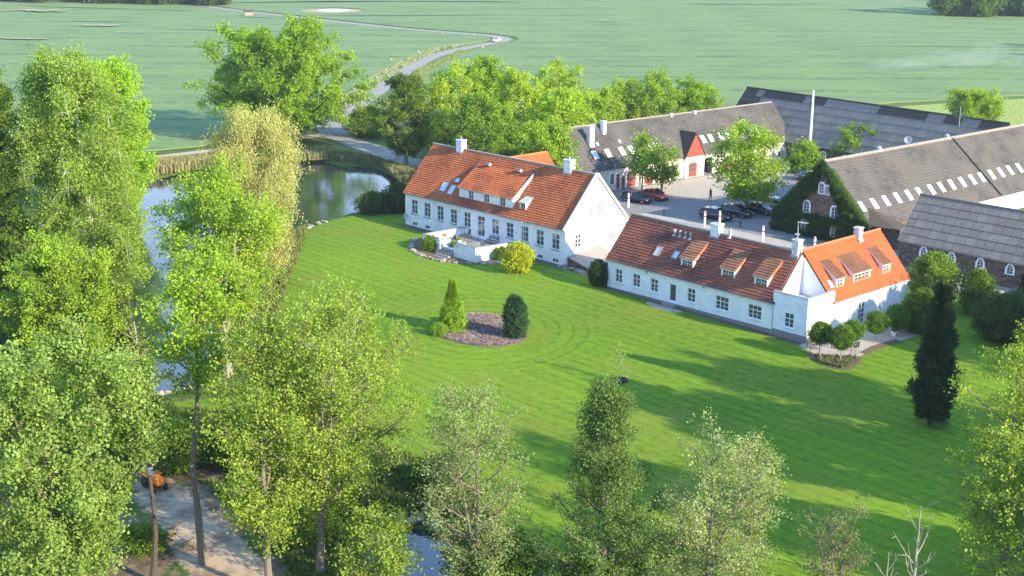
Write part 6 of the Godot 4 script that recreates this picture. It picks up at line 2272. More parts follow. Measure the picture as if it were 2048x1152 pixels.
	make_tree("courtyard_tree", "low bushy tree at the foot of the white flagpole", "tree", Vector3(44.4, 0, -198.4), {"h": 4.4, "r": 2.3, "cb": 0.4, "limbs": 22, "twigs": 8, "leaves": 8, "leaf": "maple", "size": 1.1, "col_a": DB, "col_b": GB, "tr": 0.1}, grp3)
	make_tree("field_maple", "lone yellow-green tree on the meadow behind the sheeted barn", "tree", Vector3(85.2, 0, -243.9), {"h": 7.4, "r": 5.0, "cb": 0.8, "limbs": 36, "twigs": 9, "leaves": 7, "leaf": "far", "size": 0.75, "col_a": YA, "col_b": YB, "bark": "bark_dark"})
	# by the moat
	make_tree("oak_tree", "huge spreading oak standing alone beside the road bend", "tree", Vector3(-40.0, 0, -227.5), {"h": 19.8, "r": 13.4, "cb": 2.6, "limbs": 74, "twigs": 12, "leaves": 10, "leaf": "far", "size": 1.0, "col_a": Color(0.12, 0.22, 0.010), "col_b": Color(0.26, 0.39, 0.020), "bark": "bark_dark", "tr": 0.75, "shape": "spread", "tl": 0.17, "spread": 0.5, "rise": 0.55})
	make_tree("willow_tree", "tawny weeping willow with young catkins hanging over the moat", "tree", Vector3(-26.6, 0, -133.8), {"h": 17.6, "r": 5.8, "cb": 0.9, "limbs": 70, "twigs": 9, "leaves": 10, "leaf": "weep", "size": 1.15, "col_a": Color(0.28, 0.29, 0.09), "col_b": Color(0.47, 0.46, 0.18), "bark": "bark_grey", "tr": 0.4, "shape": "vase", "weep": 2.6, "spread": 0.35, "tl": 0.2})
	make_tree("chestnut_tree", "leafy chestnut with pale curving limbs beside the moat, before the willow", "tree", Vector3(-23.5, 0, -103.3), {"h": 17.0, "r": 6.2, "cb": 6.0, "lean": Vector3(-0.10, 0, 0), "limbs": 48, "twigs": 12, "leaves": 8, "leaf": "maple", "size": 0.82, "limb": 1.4, "col_a": GA, "col_b": YB, "bark": "bark_pale", "tr": 0.34, "forks": 2, "rise": 0.7})
	make_tree("birch_tree", "tall weeping birch with white bark at the water's far end", "tree", Vector3(-41.0, 0, -124.0), {"h": 24.6, "r": 7.4, "cb": 3.0, "limbs": 96, "twigs": 10, "leaves": 11, "leaf": "fine", "size": 1.6, "col_a": Color(0.15, 0.24, 0.024), "col_b": Color(0.30, 0.42, 0.065), "bark": "bark_birch", "tr": 0.36, "shape": "oval", "weep": 2.4, "spread": 0.42, "forks": 1})
	make_tree("beech_tree", "dark green tree cut by the edge of the view beside the birch", "tree", Vector3(-50.2, 0, -122.1), {"h": 24.0, "r": 4.6, "cb": 3.0, "limbs": 54, "twigs": 9, "leaves": 9, "leaf": "far", "size": 0.7, "col_a": DA, "col_b": GA, "bark": "bark_dark"})
	make_tree("maple_tree", "bright lime green tree peeping out behind the birch", "tree", Vector3(-49.2, 0, -162.3), {"h": 19.6, "r": 4.4, "cb": 2.0, "limbs": 50, "twigs": 9, "leaves": 9, "leaf": "far", "size": 0.8, "col_a": GB, "col_b": Color(0.26, 0.42, 0.02), "bark": "bark_dark"})
	make_tree("alder_tree", "yellow-green tree leaning over the moat below the birch", "tree", Vector3(-35.6, 0, -100.9), {"h": 11.9, "r": 5.4, "cb": 1.5, "limbs": 52, "twigs": 11, "leaves": 11, "leaf": "broad", "size": 0.95, "col_a": DB, "col_b": YB, "bark": "bark_grey", "forks": 2})
	make_tree("bare_tree", "half bare grey tree with dead twigs at the edge of the moat", "tree", Vector3(-31.0, 0, -103.4), {"h": 8.3, "r": 2.8, "cb": 1.6, "limbs": 22, "twigs": 6, "leaves": 1, "leaf": "broad", "size": 0.8, "col_a": DB, "col_b": YB, "bark": "bark_pale", "tr": 0.16, "forks": 2, "tw": 1.3})
	for p in [[-58.0, -140.0, 22.0, 5.0, "tall green tree at the left edge, far behind the birch"], [-57.0, -108.0, 14.0, 5.0, "leafy tree at the left edge beside a strip of lawn"], [-47.0, -95.0, 12.0, 4.5, "leafy tree at the left edge below the strip of lawn"]]:
		make_tree("maple_tree", p[4], "tree", Vector3(p[0], 0, p[1]), {"h": p[2], "r": p[3], "cb": 1.5, "limbs": 44, "twigs": 9, "leaves": 8, "leaf": "far", "size": 0.7, "col_a": DA, "col_b": GB, "bark": "bark_dark"})
	# the near trees
	make_tree("poplar_tree", "large silvery green poplar filling the lower left corner", "tree", Vector3(-24.1, 0, -63.3), {"h": 15.9, "r": 4.4, "cb": 0.8, "limbs": 60, "twigs": 11, "leaves": 8, "leaf": "broad", "size": 0.9, "col_a": Color(0.11, 0.18, 0.025), "col_b": Color(0.27, 0.37, 0.085), "bark": "bark_grey", "tr": 0.34, "forks": 2, "spread": 0.3})
	make_tree("poplar_tree", "slim tree with a dark bare stem beside the sandy path", "tree", Vector3(-20.4, 0, -67.8), {"h": 13.9, "r": 1.6, "cb": 8.3, "limbs": 16, "twigs": 8, "leaves": 8, "leaf": "broad", "size": 0.9, "col_a": GA, "col_b": SB, "bark": "bark_dark", "tr": 0.19, "spread": 0.28})
	make_tree("ash_tree", "tree with a tall straight bare trunk standing on the sandy path", "tree", Vector3(-18.0, 0, -70.3), {"h": 18.6, "r": 2.4, "cb": 11.4, "limbs": 22, "twigs": 8, "leaves": 6, "leaf": "maple", "size": 0.75, "col_a": GA, "col_b": YB, "bark": "bark_grey", "tr": 0.26, "lean": Vector3(0.012, 0, 0.0), "seed": 8, "spread": 0.3})
	var mp := {"leaf": "maple", "size": 0.62, "col_a": Color(0.12, 0.19, 0.016), "col_b": Color(0.28, 0.36, 0.05), "bark": "bark_grey", "spread": 0.36, "tw": 1.1}
	for e in [[-13.5, -66.5, 16.1, 2.9, 3.6, 44, "sparse yellow-green maple rising from the lower edge beside the straight trunk", 1], [-11.0, -68.9, 16.6, 3.6, 4.6, 46, "tallest of the sparse yellow-green maples, before the round flower bed", 2], [-9.6, -78.0, 13.9, 4.6, 3.2, 42, "sparse yellow-green maple spreading long branches over the lawn", 1], [-7.3, -66.3, 5.4, 2.0, 0.6, 18, "low yellow-green maple beside the lower pond", 0]]:
		var d := mp.duplicate()
		d.merge({"h": e[2], "r": e[3], "cb": e[4], "limbs": e[5], "twigs": 10, "leaves": 6, "limb": 1.3, "inner": 0.45, "tl": 0.36, "forks": e[7], "tr": 0.10 + e[2] * 0.008})
		make_tree("maple_tree", e[6], "tree", Vector3(e[0], 0, e[1]), d, "sparse maples by the lower pond")
	var al := {"leaf": "fine", "size": 0.95, "bark": "bark_grey", "spread": 0.26, "tw": 1.0, "limb": 1.8, "shape": "oval"}
	for e in [[-1.8, -66.4, 12.7, 3.7, 1.0, 52, 3, Color(0.13, 0.18, 0.05), Color(0.29, 0.35, 0.13), "thinly leaved grey-green tree with two bare stems on the lawn edge", 1, "oval"], [5.2, -66.2, 12.7, 3.1, 0.6, 84, 5, Color(0.07, 0.12, 0.022), Color(0.17, 0.25, 0.06), "dark cone-shaped alder between the two thin pale trees", 0, "spire"], [10.8, -65.4, 10.1, 4.3, 0.6, 54, 3, Color(0.16, 0.21, 0.06), Color(0.34, 0.39, 0.16), "thin tree with pale upswept branches and young leaves at the lower edge", 1, "oval"], [14.1, -70.4, 8.2, 1.1, 1.0, 16, 2, Color(0.14, 0.18, 0.05), Color(0.28, 0.32, 0.12), "thin leaning sapling just beside the pale upswept tree", 0, "column"], [17.6, -65.5, 5.8, 2.0, 1.6, 24, 1, Color(0.10, 0.13, 0.05), Color(0.20, 0.22, 0.10), "small gnarled pale tree at the lower edge before the dark shadow", 2, "round"]]:
		var d := al.duplicate()
		d.merge({"h": e[2], "r": e[3], "cb": e[4], "limbs": e[5], "twigs": 9, "leaves": e[6], "col_a": e[7], "col_b": e[8], "forks": e[10], "tr": 0.08 + e[2] * 0.007}, true)
		d.shape = e[11]
		if e[11] == "spire":
			d.tl = 0.13
			d.r = 4.8
			d.spread = 0.2
		d.leaves = e[6]
		make_tree("alder_tree", e[9], "tree", Vector3(e[0], 0, e[1]), d)
	make_tree("dead_tree", "leafless pale dead tree at the lower edge", "tree", Vector3(22.5, 0, -66.4), {"h": 6.4, "r": 1.5, "cb": 1.4, "limbs": 9, "twigs": 3, "leaves": 0, "col_a": DA, "col_b": DB, "bark": "bark_pale", "tr": 0.13, "tw": 1.2, "rise": 1.4, "tl": 0.4}, "dead trees at the lower edge")
	make_tree("dead_tree", "short leafless pale sapling beside the taller dead tree", "tree", Vector3(20.8, 0, -65.8), {"h": 3.7, "r": 0.8, "cb": 0.8, "limbs": 7, "twigs": 2, "leaves": 0, "col_a": DA, "col_b": DB, "bark": "bark_pale", "tr": 0.07, "tw": 0.9, "rise": 1.5, "tl": 0.5}, "dead trees at the lower edge")
	make_tree("maple_tree", "tall sparse yellow-green maple at the right edge of the lawn", "tree", Vector3(27.6, 0, -67.3), {"h": 14.9, "r": 4.0, "cb": 1.2, "limbs": 60, "twigs": 9, "leaves": 6, "leaf": "maple", "size": 0.6, "limb": 1.3, "col_a": Color(0.13, 0.20, 0.016), "col_b": Color(0.29, 0.37, 0.05), "bark": "bark_grey", "tr": 0.24, "forks": 1, "shape": "oval", "spread": 0.33})
	# trees standing just out of view to the right, whose shadows lie over the lawn
	for e in [[43.0, -75.5, 17.0, 4.6, "tall tree out of view whose shadow crosses the middle of the lawn"], [52.0, -80.0, 18.0, 5.0, "tall tree out of view behind the first"], [50.0, -66.0, 18.0, 5.0, "tall tree out of view near the lower corner"], [39.5, -60.5, 15.0, 4.0, "tree out of view at the lower corner"], [61.0, -97.0, 15.0, 4.5, "tree out of view beside the shrubbery"], [58.0, -108.0, 12.0, 4.0, "tree out of view behind the shrubbery"]]:
		make_tree("lime_tree", e[4], "tree", Vector3(e[0], 0, e[1]), {"h": e[2], "r": e[3], "cb": 2.0, "limbs": 54, "twigs": 11, "leaves": 11, "leaf": "far", "size": 0.8, "col_a": GA, "col_b": GB, "bark": "bark_dark"}, "trees beside the lawn")
	for e in [[150.0, -312.0], [157.0, -340.0], [163.0, -368.0], [172.0, -400.0]]:
		make_tree("field_tree", "tree beyond the edge of view whose shadow falls on the wheat", "tree", Vector3(e[0], 0, e[1]), {"h": 11.0, "r": 4.0, "cb": 1.0, "limbs": 24, "twigs": 8, "leaves": 6, "leaf": "far", "size": 1.0, "col_a": GA, "col_b": GB, "bark": "bark_dark"}, "trees along the field edge")
	var snag := thing("birch_snag", "pale broken birch trunk standing above the sparse maples at the lawn edge", "dead trunk", Vector3(-14.2, 0, -106.8))
	var sst := begin()
	tube(sst, [Vector3(0, -0.2, 0), Vector3(0.5, 2.2, 0), Vector3(1.1, 4.4, 0.1), Vector3(1.7, 6.0, 0.1)], [0.3, 0.25, 0.19, 0.1], 8)
	tube(sst, [Vector3(0.9, 3.6, 0), Vector3(0.4, 4.6, 0.3)], [0.1, 0.03], 6)
	put("trunk", sst, M["bark_birch"], snag)
	# evergreens
	make_bush("thuja_tree", "tall dark evergreen column standing alone on the lawn", "tree", Vector3(31.7, 0, -93.4), {"h": 10.8, "r": 1.2, "stem": 0.7, "n": 3800, "leaf": "needle", "size": 1.1, "col_a": Color(0.022, 0.042, 0.012), "col_b": Color(0.065, 0.10, 0.025), "shape": "flame", "uneven": 1.15, "lobes": 0.6, "tr": 0.2, "bark": "bark_dark", "one": true})
	make_bush("golden_conifer", "yellow-green cone-shaped conifer in the round flower bed", "conifer", Vector3(-5.5, 0, -116.6), {"h": 4.5, "r": 1.25, "n": 2000, "leaf": "needle", "size": 0.75, "col_a": Color(0.12, 0.23, 0.010), "col_b": Color(0.30, 0.46, 0.018), "shape": "cone", "uneven": 1.0, "lobes": 1.5, "tr": 0.1, "one": true})
	make_bush("dwarf_conifer", "small round yellow-green conifer at the foot of the cone-shaped one", "conifer", Vector3(-6.6, 0, -115.0), {"h": 1.0, "r": 0.65, "n": 350, "leaf": "needle", "size": 0.55, "col_a": Color(0.12, 0.23, 0.010), "col_b": Color(0.28, 0.42, 0.018), "tr": 0.05, "one": true})
	make_bush("blue_conifer", "dense blue-green conifer in the round flower bed", "conifer", Vector3(0.3, 0, -114.5), {"h": 3.8, "r": 0.95, "n": 2000, "leaf": "needle", "size": 0.7, "col_a": Color(0.022, 0.065, 0.024), "col_b": Color(0.07, 0.15, 0.05), "shape": "column", "uneven": 0.7, "lobes": 1.4, "tr": 0.1, "one": true})
	# shrubs
	var sh := [
		[41.6, -125.6, 5.2, 2.3, DB, GB, "big round green shrub at the end of the orange-roofed wing", 1600],
		[45.1, -122.9, 4.2, 1.5, DA, GB, "upright shrub with pale blossom before the stone building", 900],
		[44.9, -114.3, 4.2, 2.7, DA, Color(0.12, 0.15, 0.03), "wide olive shrub at the right edge behind the dark evergreen", 1700],
		[48.0, -116.8, 4.0, 2.5, DA, DB, "second wide olive shrub, farther along the right edge", 1300],
		[50.2, -121.0, 5.0, 1.6, Color(0.012, 0.03, 0.01), Color(0.03, 0.06, 0.018), "very dark shrub at the right edge by the drive", 1000],
		[37.9, -116.9, 3.9, 1.6, Color(0.07, 0.12, 0.012), YA, "egg-shaped clipped shrub at the end of the wing's terrace", 1500],
		[9.0, -132.7, 2.4, 0.9, Color(0.02, 0.06, 0.012), Color(0.05, 0.13, 0.02), "dark green rounded shrub between the two white houses", 900],
		[0.6, -137.8, 3.0, 1.5, Color(0.28, 0.34, 0.012), Color(0.58, 0.60, 0.03), "bright yellow-leaved shrub before the manor house", 1300],
		[-15.0, -168.2, 3.7, 1.8, Color(0.012, 0.03, 0.008), DB, "dark shrub at the far corner of the manor house", 900],
		[-18.2, -167.4, 2.6, 2.0, DA, DB, "low dark shrub on the bank beside the moat", 800],
		[-9.4, -147.2, 1.6, 0.9, DB, GB, "round green bush at the outer corner of the garden terrace", 450],
		[-6.6, -146.2, 1.2, 0.55, DB, GB, "small round bush beside the terrace steps", 260],
		[-5.0, -144.6, 1.1, 0.95, DB, GB, "low green bush under the sunny terrace wall", 400],
		[-1.2, -143.2, 1.3, 0.9, DA, GB, "low bush between the terrace and the yellow shrub", 350],
		[-22.8, -83.8, 3.4, 1.9, DB, YA, "yellow-green bush at the end of the sandy path", 800],
		[-19.0, -85.0, 3.2, 2.2, DA, YA, "broad bush behind the straight bare trunk", 900],
		[-14.2, -77.6, 1.8, 1.5, DB, YA, "low bush on the near side of the clearing among the maples", 600],
		[-21.9, -71.6, 1.5, 1.3, DA, GB, "low bush beside the slim dark stem", 450],
		[-12.2, -73.4, 1.7, 1.5, DB, GB, "leafy bush under the tallest sparse maple", 600],
		[-15.5, -83.5, 2.6, 2.0, DA, GB, "bush with fresh leaves among the sparse maples", 800],
		[-14.6, -90.5, 3.0, 2.2, DB, YB, "light green bush at the lawn edge among the maples", 900],
		[-26.5, -88.0, 3.2, 2.4, DA, GB, "bush in the shade between the poplar and the moat", 900],
		[-32.0, -91.5, 4.2, 2.8, DA, GB, "large bush on the near bank of the moat", 1200],
		[-38.5, -92.0, 4.5, 3.0, DA, DB, "large dark bush left of the moat's near end", 1200],
		[-38.0, -113.0, 4.0, 2.6, DA, GB, "leafy bush on the left bank of the moat", 1100],
		[-44.5, -136.0, 4.5, 3.0, DA, GB, "leafy bush under the birch by the water", 1100],
		[-0.9, -67.6, 3.2, 2.4, DB, GA, "dark bush under the thin grey-green tree", 1300],
		[4.6, -65.2, 2.6, 2.0, DB, GA, "dark bush at the foot of the cone-shaped alder", 1000],
		[-4.6, -80.5, 2.2, 1.8, DA, DB, "low dark bush over the small pond", 800],
		[-11.5, -77.0, 2.4, 1.4, DB, GB, "leafy bush beside the small pond", 600],
	]
	for s in sh:
		make_bush("shrub", s[6], "shrub", Vector3(s[0], 0, s[1]), {"h": s[2], "r": s[3], "n": s[7], "leaf": "shrub", "size": 1.5 if s[2] > 2.0 else 1.1, "col_a": s[4], "col_b": s[5], "uneven": 0.7, "lobes": 0.75}, "shrubs round the houses and the water")
	# terrace ball trees and the newly planted sapling
	var bn := ["at the white corner nearest the lawn", "nearest the edge of the terrace bed", "behind the one nearest the bed", "fourth from the corner, beside the folded parasol", "at the far end of the terrace"]
	var bi := 0
	for b in [[26.9, -109.5, 3.0, 0.95], [28.4, -108.0, 3.15, 1.05], [29.8, -109.7, 3.1, 0.85], [32.9, -113.7, 2.75, 1.0], [35.6, -116.2, 2.7, 1.15]]:
		make_bush("ball_tree", "ball-headed standard tree " + bn[bi], "tree", Vector3(b[0], 0, b[1]), {"h": b[2], "r": b[3], "stem": b[2] - b[3] * 1.75, "n": 750, "leaf": "shrub", "size": 0.95, "col_a": Color(0.06, 0.14, 0.012), "col_b": Color(0.17, 0.30, 0.025), "uneven": 0.55, "lobes": 1.9, "tr": 0.055, "bark": "bark_pale"}, "ball trees on the terrace")
		bi += 1
	make_tree("young_tree", "newly planted thin sapling in the middle of the lawn", "tree", Vector3(9.0, 0, -102.7), {"h": 3.4, "r": 0.9, "cb": 1.1, "limbs": 12, "twigs": 4, "leaves": 1, "leaf": "small", "size": 0.9, "col_a": YA, "col_b": YB, "bark": "bark_pale", "tr": 0.035, "tw": 0.5, "spread": 0.1, "shape": "oval"})
	var st := begin()
	lathe(st, Vector3(9.0, 0, -102.7), [Vector2(0.62, 0.0), Vector2(0.60, 0.2), Vector2(0.42, 0.26), Vector2(0.3, 0.12), Vector2(0.0, 0.1)], 16)
	tag(put("watering_ring", st, M["rubber"]), "dark watering ring round the foot of the sapling", "watering ring")
	# far woods
	var fw := [[-232.0, -616.0], [-216.0, -608.0], [-200.0, -618.0], [-187.0, -604.0], [-174.0, -608.0], [-162.0, -604.0], [-151.0, -612.0], [-136.0, -606.0]]
	var k := 0
	for p in fw:
		make_tree("wood_tree", "dark tree of the small wood at the top left of the fields", "tree", Vector3(p[0], 0, p[1]), {"h": 12.0 + k % 3 * 2.0, "r": 8.5, "cb": 0.5, "limbs": 24, "twigs": 8, "leaves": 6, "leaf": "far", "size": 2.4, "spread": 0.9, "col_a": DA, "col_b": Color(0.10, 0.13, 0.03), "bark": "bark_dark", "seed": 500 + k}, "trees of the far wood beyond the field road")
		k += 1
	for p in [[180.0, -556.0], [192.0, -551.0], [203.0, -560.0], [214.0, -556.0], [190.0, -572.0], [208.0, -578.0], [226.0, -566.0]]:
		make_tree("wood_tree", "tree of the small copse in the upper right corner", "tree", Vector3(p[0], 0, p[1]), {"h": 13.0 + k % 3 * 2.0, "r": 7.5, "cb": 0.4, "limbs": 26, "twigs": 8, "leaves": 6, "leaf": "far", "size": 2.2, "spread": 0.9, "col_a": Color(0.06, 0.085, 0.018), "col_b": GA, "bark": "bark_dark", "seed": 600 + k}, "trees of the far copse in the field")
		k += 1
	# reeds and rough growth
	make_reeds("reeds", "tawny reeds along the far bank of the moat", PackedVector2Array([Vector2(-62, -201), Vector2(-50, -204), Vector2(-40, -209.5), Vector2(-30, -212), Vector2(-29, -207.5), Vector2(-38, -204.5), Vector2(-45, -201), Vector2(-52, -194), Vector2(-60, -190)]), 0.0, 2600, 1.5, Color(0.30, 0.24, 0.12), Color(0.16, 0.20, 0.05), 4)
	make_reeds("reeds", "olive reeds between the road and the moat", PackedVector2Array([Vector2(-31, -213), Vector2(-23, -208), Vector2(-15, -197), Vector2(-14, -190), Vector2(-16.5, -189), Vector2(-20.5, -202.5), Vector2(-26, -205), Vector2(-30, -208)]), -0.2, 2200, 1.0, Color(0.10, 0.13, 0.03), Color(0.24, 0.22, 0.09), 5)
	make_reeds("undergrowth", "rough grass and weeds on the woodland floor", PackedVector2Array([Vector2(-50, -98), Vector2(-30, -97), Vector2(-18, -94), Vector2(-8, -88), Vector2(-3, -82), Vector2(0, -74), Vector2(-2, -78), Vector2(-12, -84), Vector2(-20, -86), Vector2(-26, -84), Vector2(-26, -60), Vector2(-50, -60)]), 0.0, 9000, 0.55, Color(0.06, 0.11, 0.015), Color(0.17, 0.23, 0.03), 6)
	make_reeds("undergrowth", "green weeds round the lower ponds", PackedVector2Array([Vector2(-16, -82), Vector2(-10, -86), Vector2(-4, -82), Vector2(-1, -76), Vector2(1.5, -64), Vector2(-0.6, -64), Vector2(-2.4, -74), Vector2(-6, -77), Vector2(-9, -76), Vector2(-9.2, -64), Vector2(-12.5, -64), Vector2(-13, -74)]), 0.0, 3500, 0.5, Color(0.05, 0.10, 0.012), Color(0.15, 0.20, 0.03), 7)
	make_reeds("undergrowth", "weeds creeping into the clearing from the maple side", PackedVector2Array([Vector2(-21, -82), Vector2(-17.5, -77), Vector2(-15.2, -73.5), Vector2(-13.2, -70), Vector2(-11.5, -63), Vector2(-9, -64), Vector2(-9.5, -76), Vector2(-14, -82)]), 0.0, 2200, 0.4, Color(0.06, 0.11, 0.015), Color(0.18, 0.22, 0.04), 13)
	make_reeds("undergrowth", "weeds and grass along the near bank of the moat", PackedVector2Array([Vector2(-24.5, -150), Vector2(-22.5, -120), Vector2(-20, -106), Vector2(-25, -101), Vector2(-26.6, -112), Vector2(-28.5, -124), Vector2(-30, -138), Vector2(-28.6, -150), Vector2(-25.6, -160)]), -0.1, 3500, 0.6, Color(0.07, 0.11, 0.02), Color(0.22, 0.22, 0.07), 8)
	make_reeds("undergrowth", "tall weeds on the left bank of the moat", PackedVector2Array([Vector2(-31, -98), Vector2(-31.5, -104), Vector2(-36.5, -120), Vector2(-42, -140), Vector2(-48, -162), Vector2(-54, -186), Vector2(-64, -186), Vector2(-60, -150), Vector2(-52, -120), Vector2(-44, -98)]), -0.1, 7000, 0.8, Color(0.05, 0.09, 0.015), Color(0.16, 0.20, 0.04), 9)
	make_reeds("verge_weeds", "white-flecked weeds on the road verge", PackedVector2Array([Vector2(-37.5, -262), Vector2(-34.5, -262), Vector2(-29.5, -342), Vector2(-21.8, -394), Vector2(-14, -412), Vector2(-17, -413), Vector2(-25.5, -394), Vector2(-33, -342)]), 0.0, 2600, 0.7, Color(0.10, 0.16, 0.02), Color(0.40, 0.42, 0.26), 10)
	make_reeds("verge_weeds", "green weeds on the field side of the road bend", PackedVector2Array([Vector2(-29.5, -250), Vector2(-27, -276), Vector2(-24.6, -340), Vector2(-16, -392), Vector2(-12.5, -392), Vector2(-21, -340), Vector2(-22, -276), Vector2(-18, -254), Vector2(-24, -244)]), 0.0, 2600, 0.7, Color(0.10, 0.16, 0.02), Color(0.28, 0.34, 0.10), 11)

func build_small_things() -> void:
	var rng := RandomNumberGenerator.new()
	rng.seed = 77
	# round flower bed
	var ring := PackedVector2Array([Vector2(-7.4, -117.0), Vector2(-6.7, -119.8), Vector2(-4.8, -121.8), Vector2(-2.6, -122.2), Vector2(-0.5, -120.9), Vector2(0.9, -118.2), Vector2(1.6, -115.4), Vector2(1.0, -113.0), Vector2(-0.9, -111.6), Vector2(-3.3, -111.6), Vector2(-5.6, -113.2), Vector2(-7.0, -115.0)])
	ring = smoothed(ring, 2)
	var st := begin()
	sheet(st, ring, 0.035)
	edge_down(st, ring, -0.05, 0.035)
	struct("round_bed", st, M["bark_chips"])
	make_reeds("heather", "low mauve and straw-coloured heather filling the round flower bed", Geometry2D.offset_polygon(ring, -0.25)[0], 0.03, 2600, 0.2, Color(0.10, 0.065, 0.10), Color(0.42, 0.33, 0.27), 31)
	# bed and paving by the orange-roofed wing
	st = begin()
	sheet(st, PackedVector2Array([Vector2(25.7, -112.4), Vector2(27.0, -109.4), Vector2(30.6, -109.6), Vector2(32.3, -111.9), Vector2(37.9, -116.0), Vector2(40.4, -119.2), Vector2(38.8, -124.6), Vector2(29.4, -115.9), Vector2(26.3, -113.2)]), 0.022)
	struct("wing_terrace", st, M["pale_paving"])
	st = begin()
	sheet(st, smoothed(PackedVector2Array([Vector2(26.3, -110.9), Vector2(25.9, -109.0), Vector2(26.6, -107.0), Vector2(28.3, -105.6), Vector2(29.7, -107.0), Vector2(30.8, -109.3), Vector2(29.0, -109.7), Vector2(27.1, -109.5)]), 1), 0.03)
	struct("planting_bed", st, M["soil"])
	st = begin()
	sheet(st, PackedVector2Array([Vector2(31.2, -110.1), Vector2(32.9, -111.9), Vector2(35.6, -113.9), Vector2(35.0, -114.6), Vector2(32.3, -112.5), Vector2(30.7, -110.6)]), 0.034)
	struct("planting_bed", st, M["soil"])
	make_reeds("bed_plants", "low plants in the bed under the ball trees", PackedVector2Array([Vector2(26.4, -109.6), Vector2(26.7, -107.4), Vector2(28.2, -106.2), Vector2(29.5, -107.6), Vector2(30.2, -109.2), Vector2(28.6, -109.3)]), 0.03, 260, 0.4, Color(0.06, 0.09, 0.02), Color(0.20, 0.18, 0.08), 12)
	st = begin()          # worn patch before the garden door
	var worn := PackedVector2Array()
	for i in 14:
		var a := TAU * i / 14.0
		worn.append(Vector2(15.0, -124.6) + Vector2(0.66, 0.75) * cos(a) * 2.4 + Vector2(-0.75, 0.66) * sin(a) * 0.9 * rng.randf_range(0.8, 1.1))
	sheet(st, smoothed(worn, 1), 0.012)
	struct("worn_patch", st, M["gravel"])
	st = begin()          # bare strip of earth along the foot of the low wing
	var T := Transform3D(Basis(Vector3.UP, deg_to_rad(-48.85)), Vector3(9.92, 0, -132.1))
	var foot := PackedVector2Array()
	for p in [[-0.5, 0.1], [-0.4, 0.75], [8.0, 0.9], [15.0, 0.7], [22.0, 0.8], [25.2, 0.7], [25.2, 0.1]]:
		var v: Vector3 = T * Vector3(p[0], 0, p[1])
		foot.append(Vector2(v.x, v.z))
	sheet(st, foot, 0.016)
	struct("wall_foot_strip", st, M["soil"])
	st = begin()
	var T2 := Transform3D(Basis(Vector3.UP, deg_to_rad(-46.82)), Vector3(-13.36, 0, -160.81))
	foot = PackedVector2Array()
	for p in [[-0.8, 0.1], [-0.8, 1.0], [6.0, 1.2], [9.1, 0.9], [9.1, 0.1]]:
		var v: Vector3 = T2 * Vector3(p[0], 0, p[1])
		foot.append(Vector2(v.x, v.z))
	sheet(st, foot, 0.016)
	struct("wall_foot_strip", st, M["soil"])
	st = begin()
	foot = PackedVector2Array()
	for p in [[22.6, 0.1], [22.6, 1.1], [28.0, 1.4], [32.6, 1.0], [32.0, -5.5], [28.2, -5.5], [28.2, 0.1]]:
		var v: Vector3 = T2 * Vector3(p[0], 0, p[1])
		foot.append(Vector2(v.x, v.z))
	sheet(st, foot, 0.018)
	struct("wall_foot_strip", st, M["soil"])
	# mud between the ponds
	st = begin()
	sheet(st, smoothed(PackedVector2Array([Vector2(-8.3, -78.6), Vector2(-5.9, -79.4), Vector2(-4.2, -78.1), Vector2(-3.4, -76.3), Vector2(-4.8, -76.4), Vector2(-6.9, -76.9), Vector2(-8.2, -77.0)]), 1), 0.02)
	struct("mud_bank", st, M["mud"])
	for i in 16:
		var t := i / 15.0
		boulder("pond_stone", "grey boulder on the bank between the two lower ponds", Vector3(lerpf(-8.6, -3.0, t) + rng.randfn() * 0.25, 0.02, lerpf(-76.6, -75.4, t) + rng.randfn() * 0.3), rng.randf_range(0.2, 0.5), rng, "boulders on the pond bank")
	for i in 14:
		var t := i / 13.0
		boulder("bank_stone", "pale stone on the lawn's edge at the head of the moat", Vector3(lerpf(-29.6, -24.4, t), 0.02, lerpf(-97.9, -101.6, t) + rng.randfn() * 0.2), rng.randf_range(0.18, 0.36), rng, "stones at the head of the moat")
	for i in 10:
		var t := i / 9.0
		boulder("bank_stone", "tan stone on the moat bank below the willow", Vector3(lerpf(-26.0, -23.9, t) + rng.randfn() * 0.3, 0.02, lerpf(-157.0, -162.5, t)), rng.randf_range(0.2, 0.4), rng, "stones on the lawn bank")
	build_tractor(Vector3(-23.7, 0.02, -80.9), -0.9)
	log_piece(Vector3(-20.8, 0.02, -74.0), 0.4, 0.55, 0.26, "short pale sawn log lying on the sandy path")
	log_piece(Vector3(-19.3, 0.02, -72.4), 1.2, 0.8, 0.24, "sawn log lying beside the straight bare trunk")
	log_piece(Vector3(-24.8, 0, -84.2), 0.2, 1.6, 0.22, "dark log lying behind the orange tractor")
	log_piece(Vector3(-14.6, 0, -71.9), 0.0, 0.35, 0.28, "pale sawn stump at the edge of the sandy path", true)
	log_piece(Vector3(-21.6, 0, -72.6), 0.0, 0.3, 0.22, "low stump beside the slim dark stem", true)
	# cars and people
	make_car("black estate car parked before the stable doors", "car_black", Vector3(16.9, 0.02, -175.4), -0.72)
	make_car("red hatchback parked beside the black estate car", "car_red", Vector3(19.5, 0.02, -177.4), -0.9, false)
	make_car("dark navy estate car in front of the row of three", "car_navy", Vector3(26.1, 0.02, -164.9), -0.70, true, "dark cars in the courtyard row")
	make_car("black car in the middle of the courtyard row", "car_black", Vector3(29.0, 0.02, -166.9), -0.72, true, "dark cars in the courtyard row")
	make_car("black car at the far end of the courtyard row, under the large tree", "car_black", Vector3(32.4, 0.02, -168.6), -0.72, false, "dark cars in the courtyard row")
	make_car("silver car half hidden by the ivy gable", "car_silver", Vector3(35.0, 0.02, -171.6), -0.72, true)
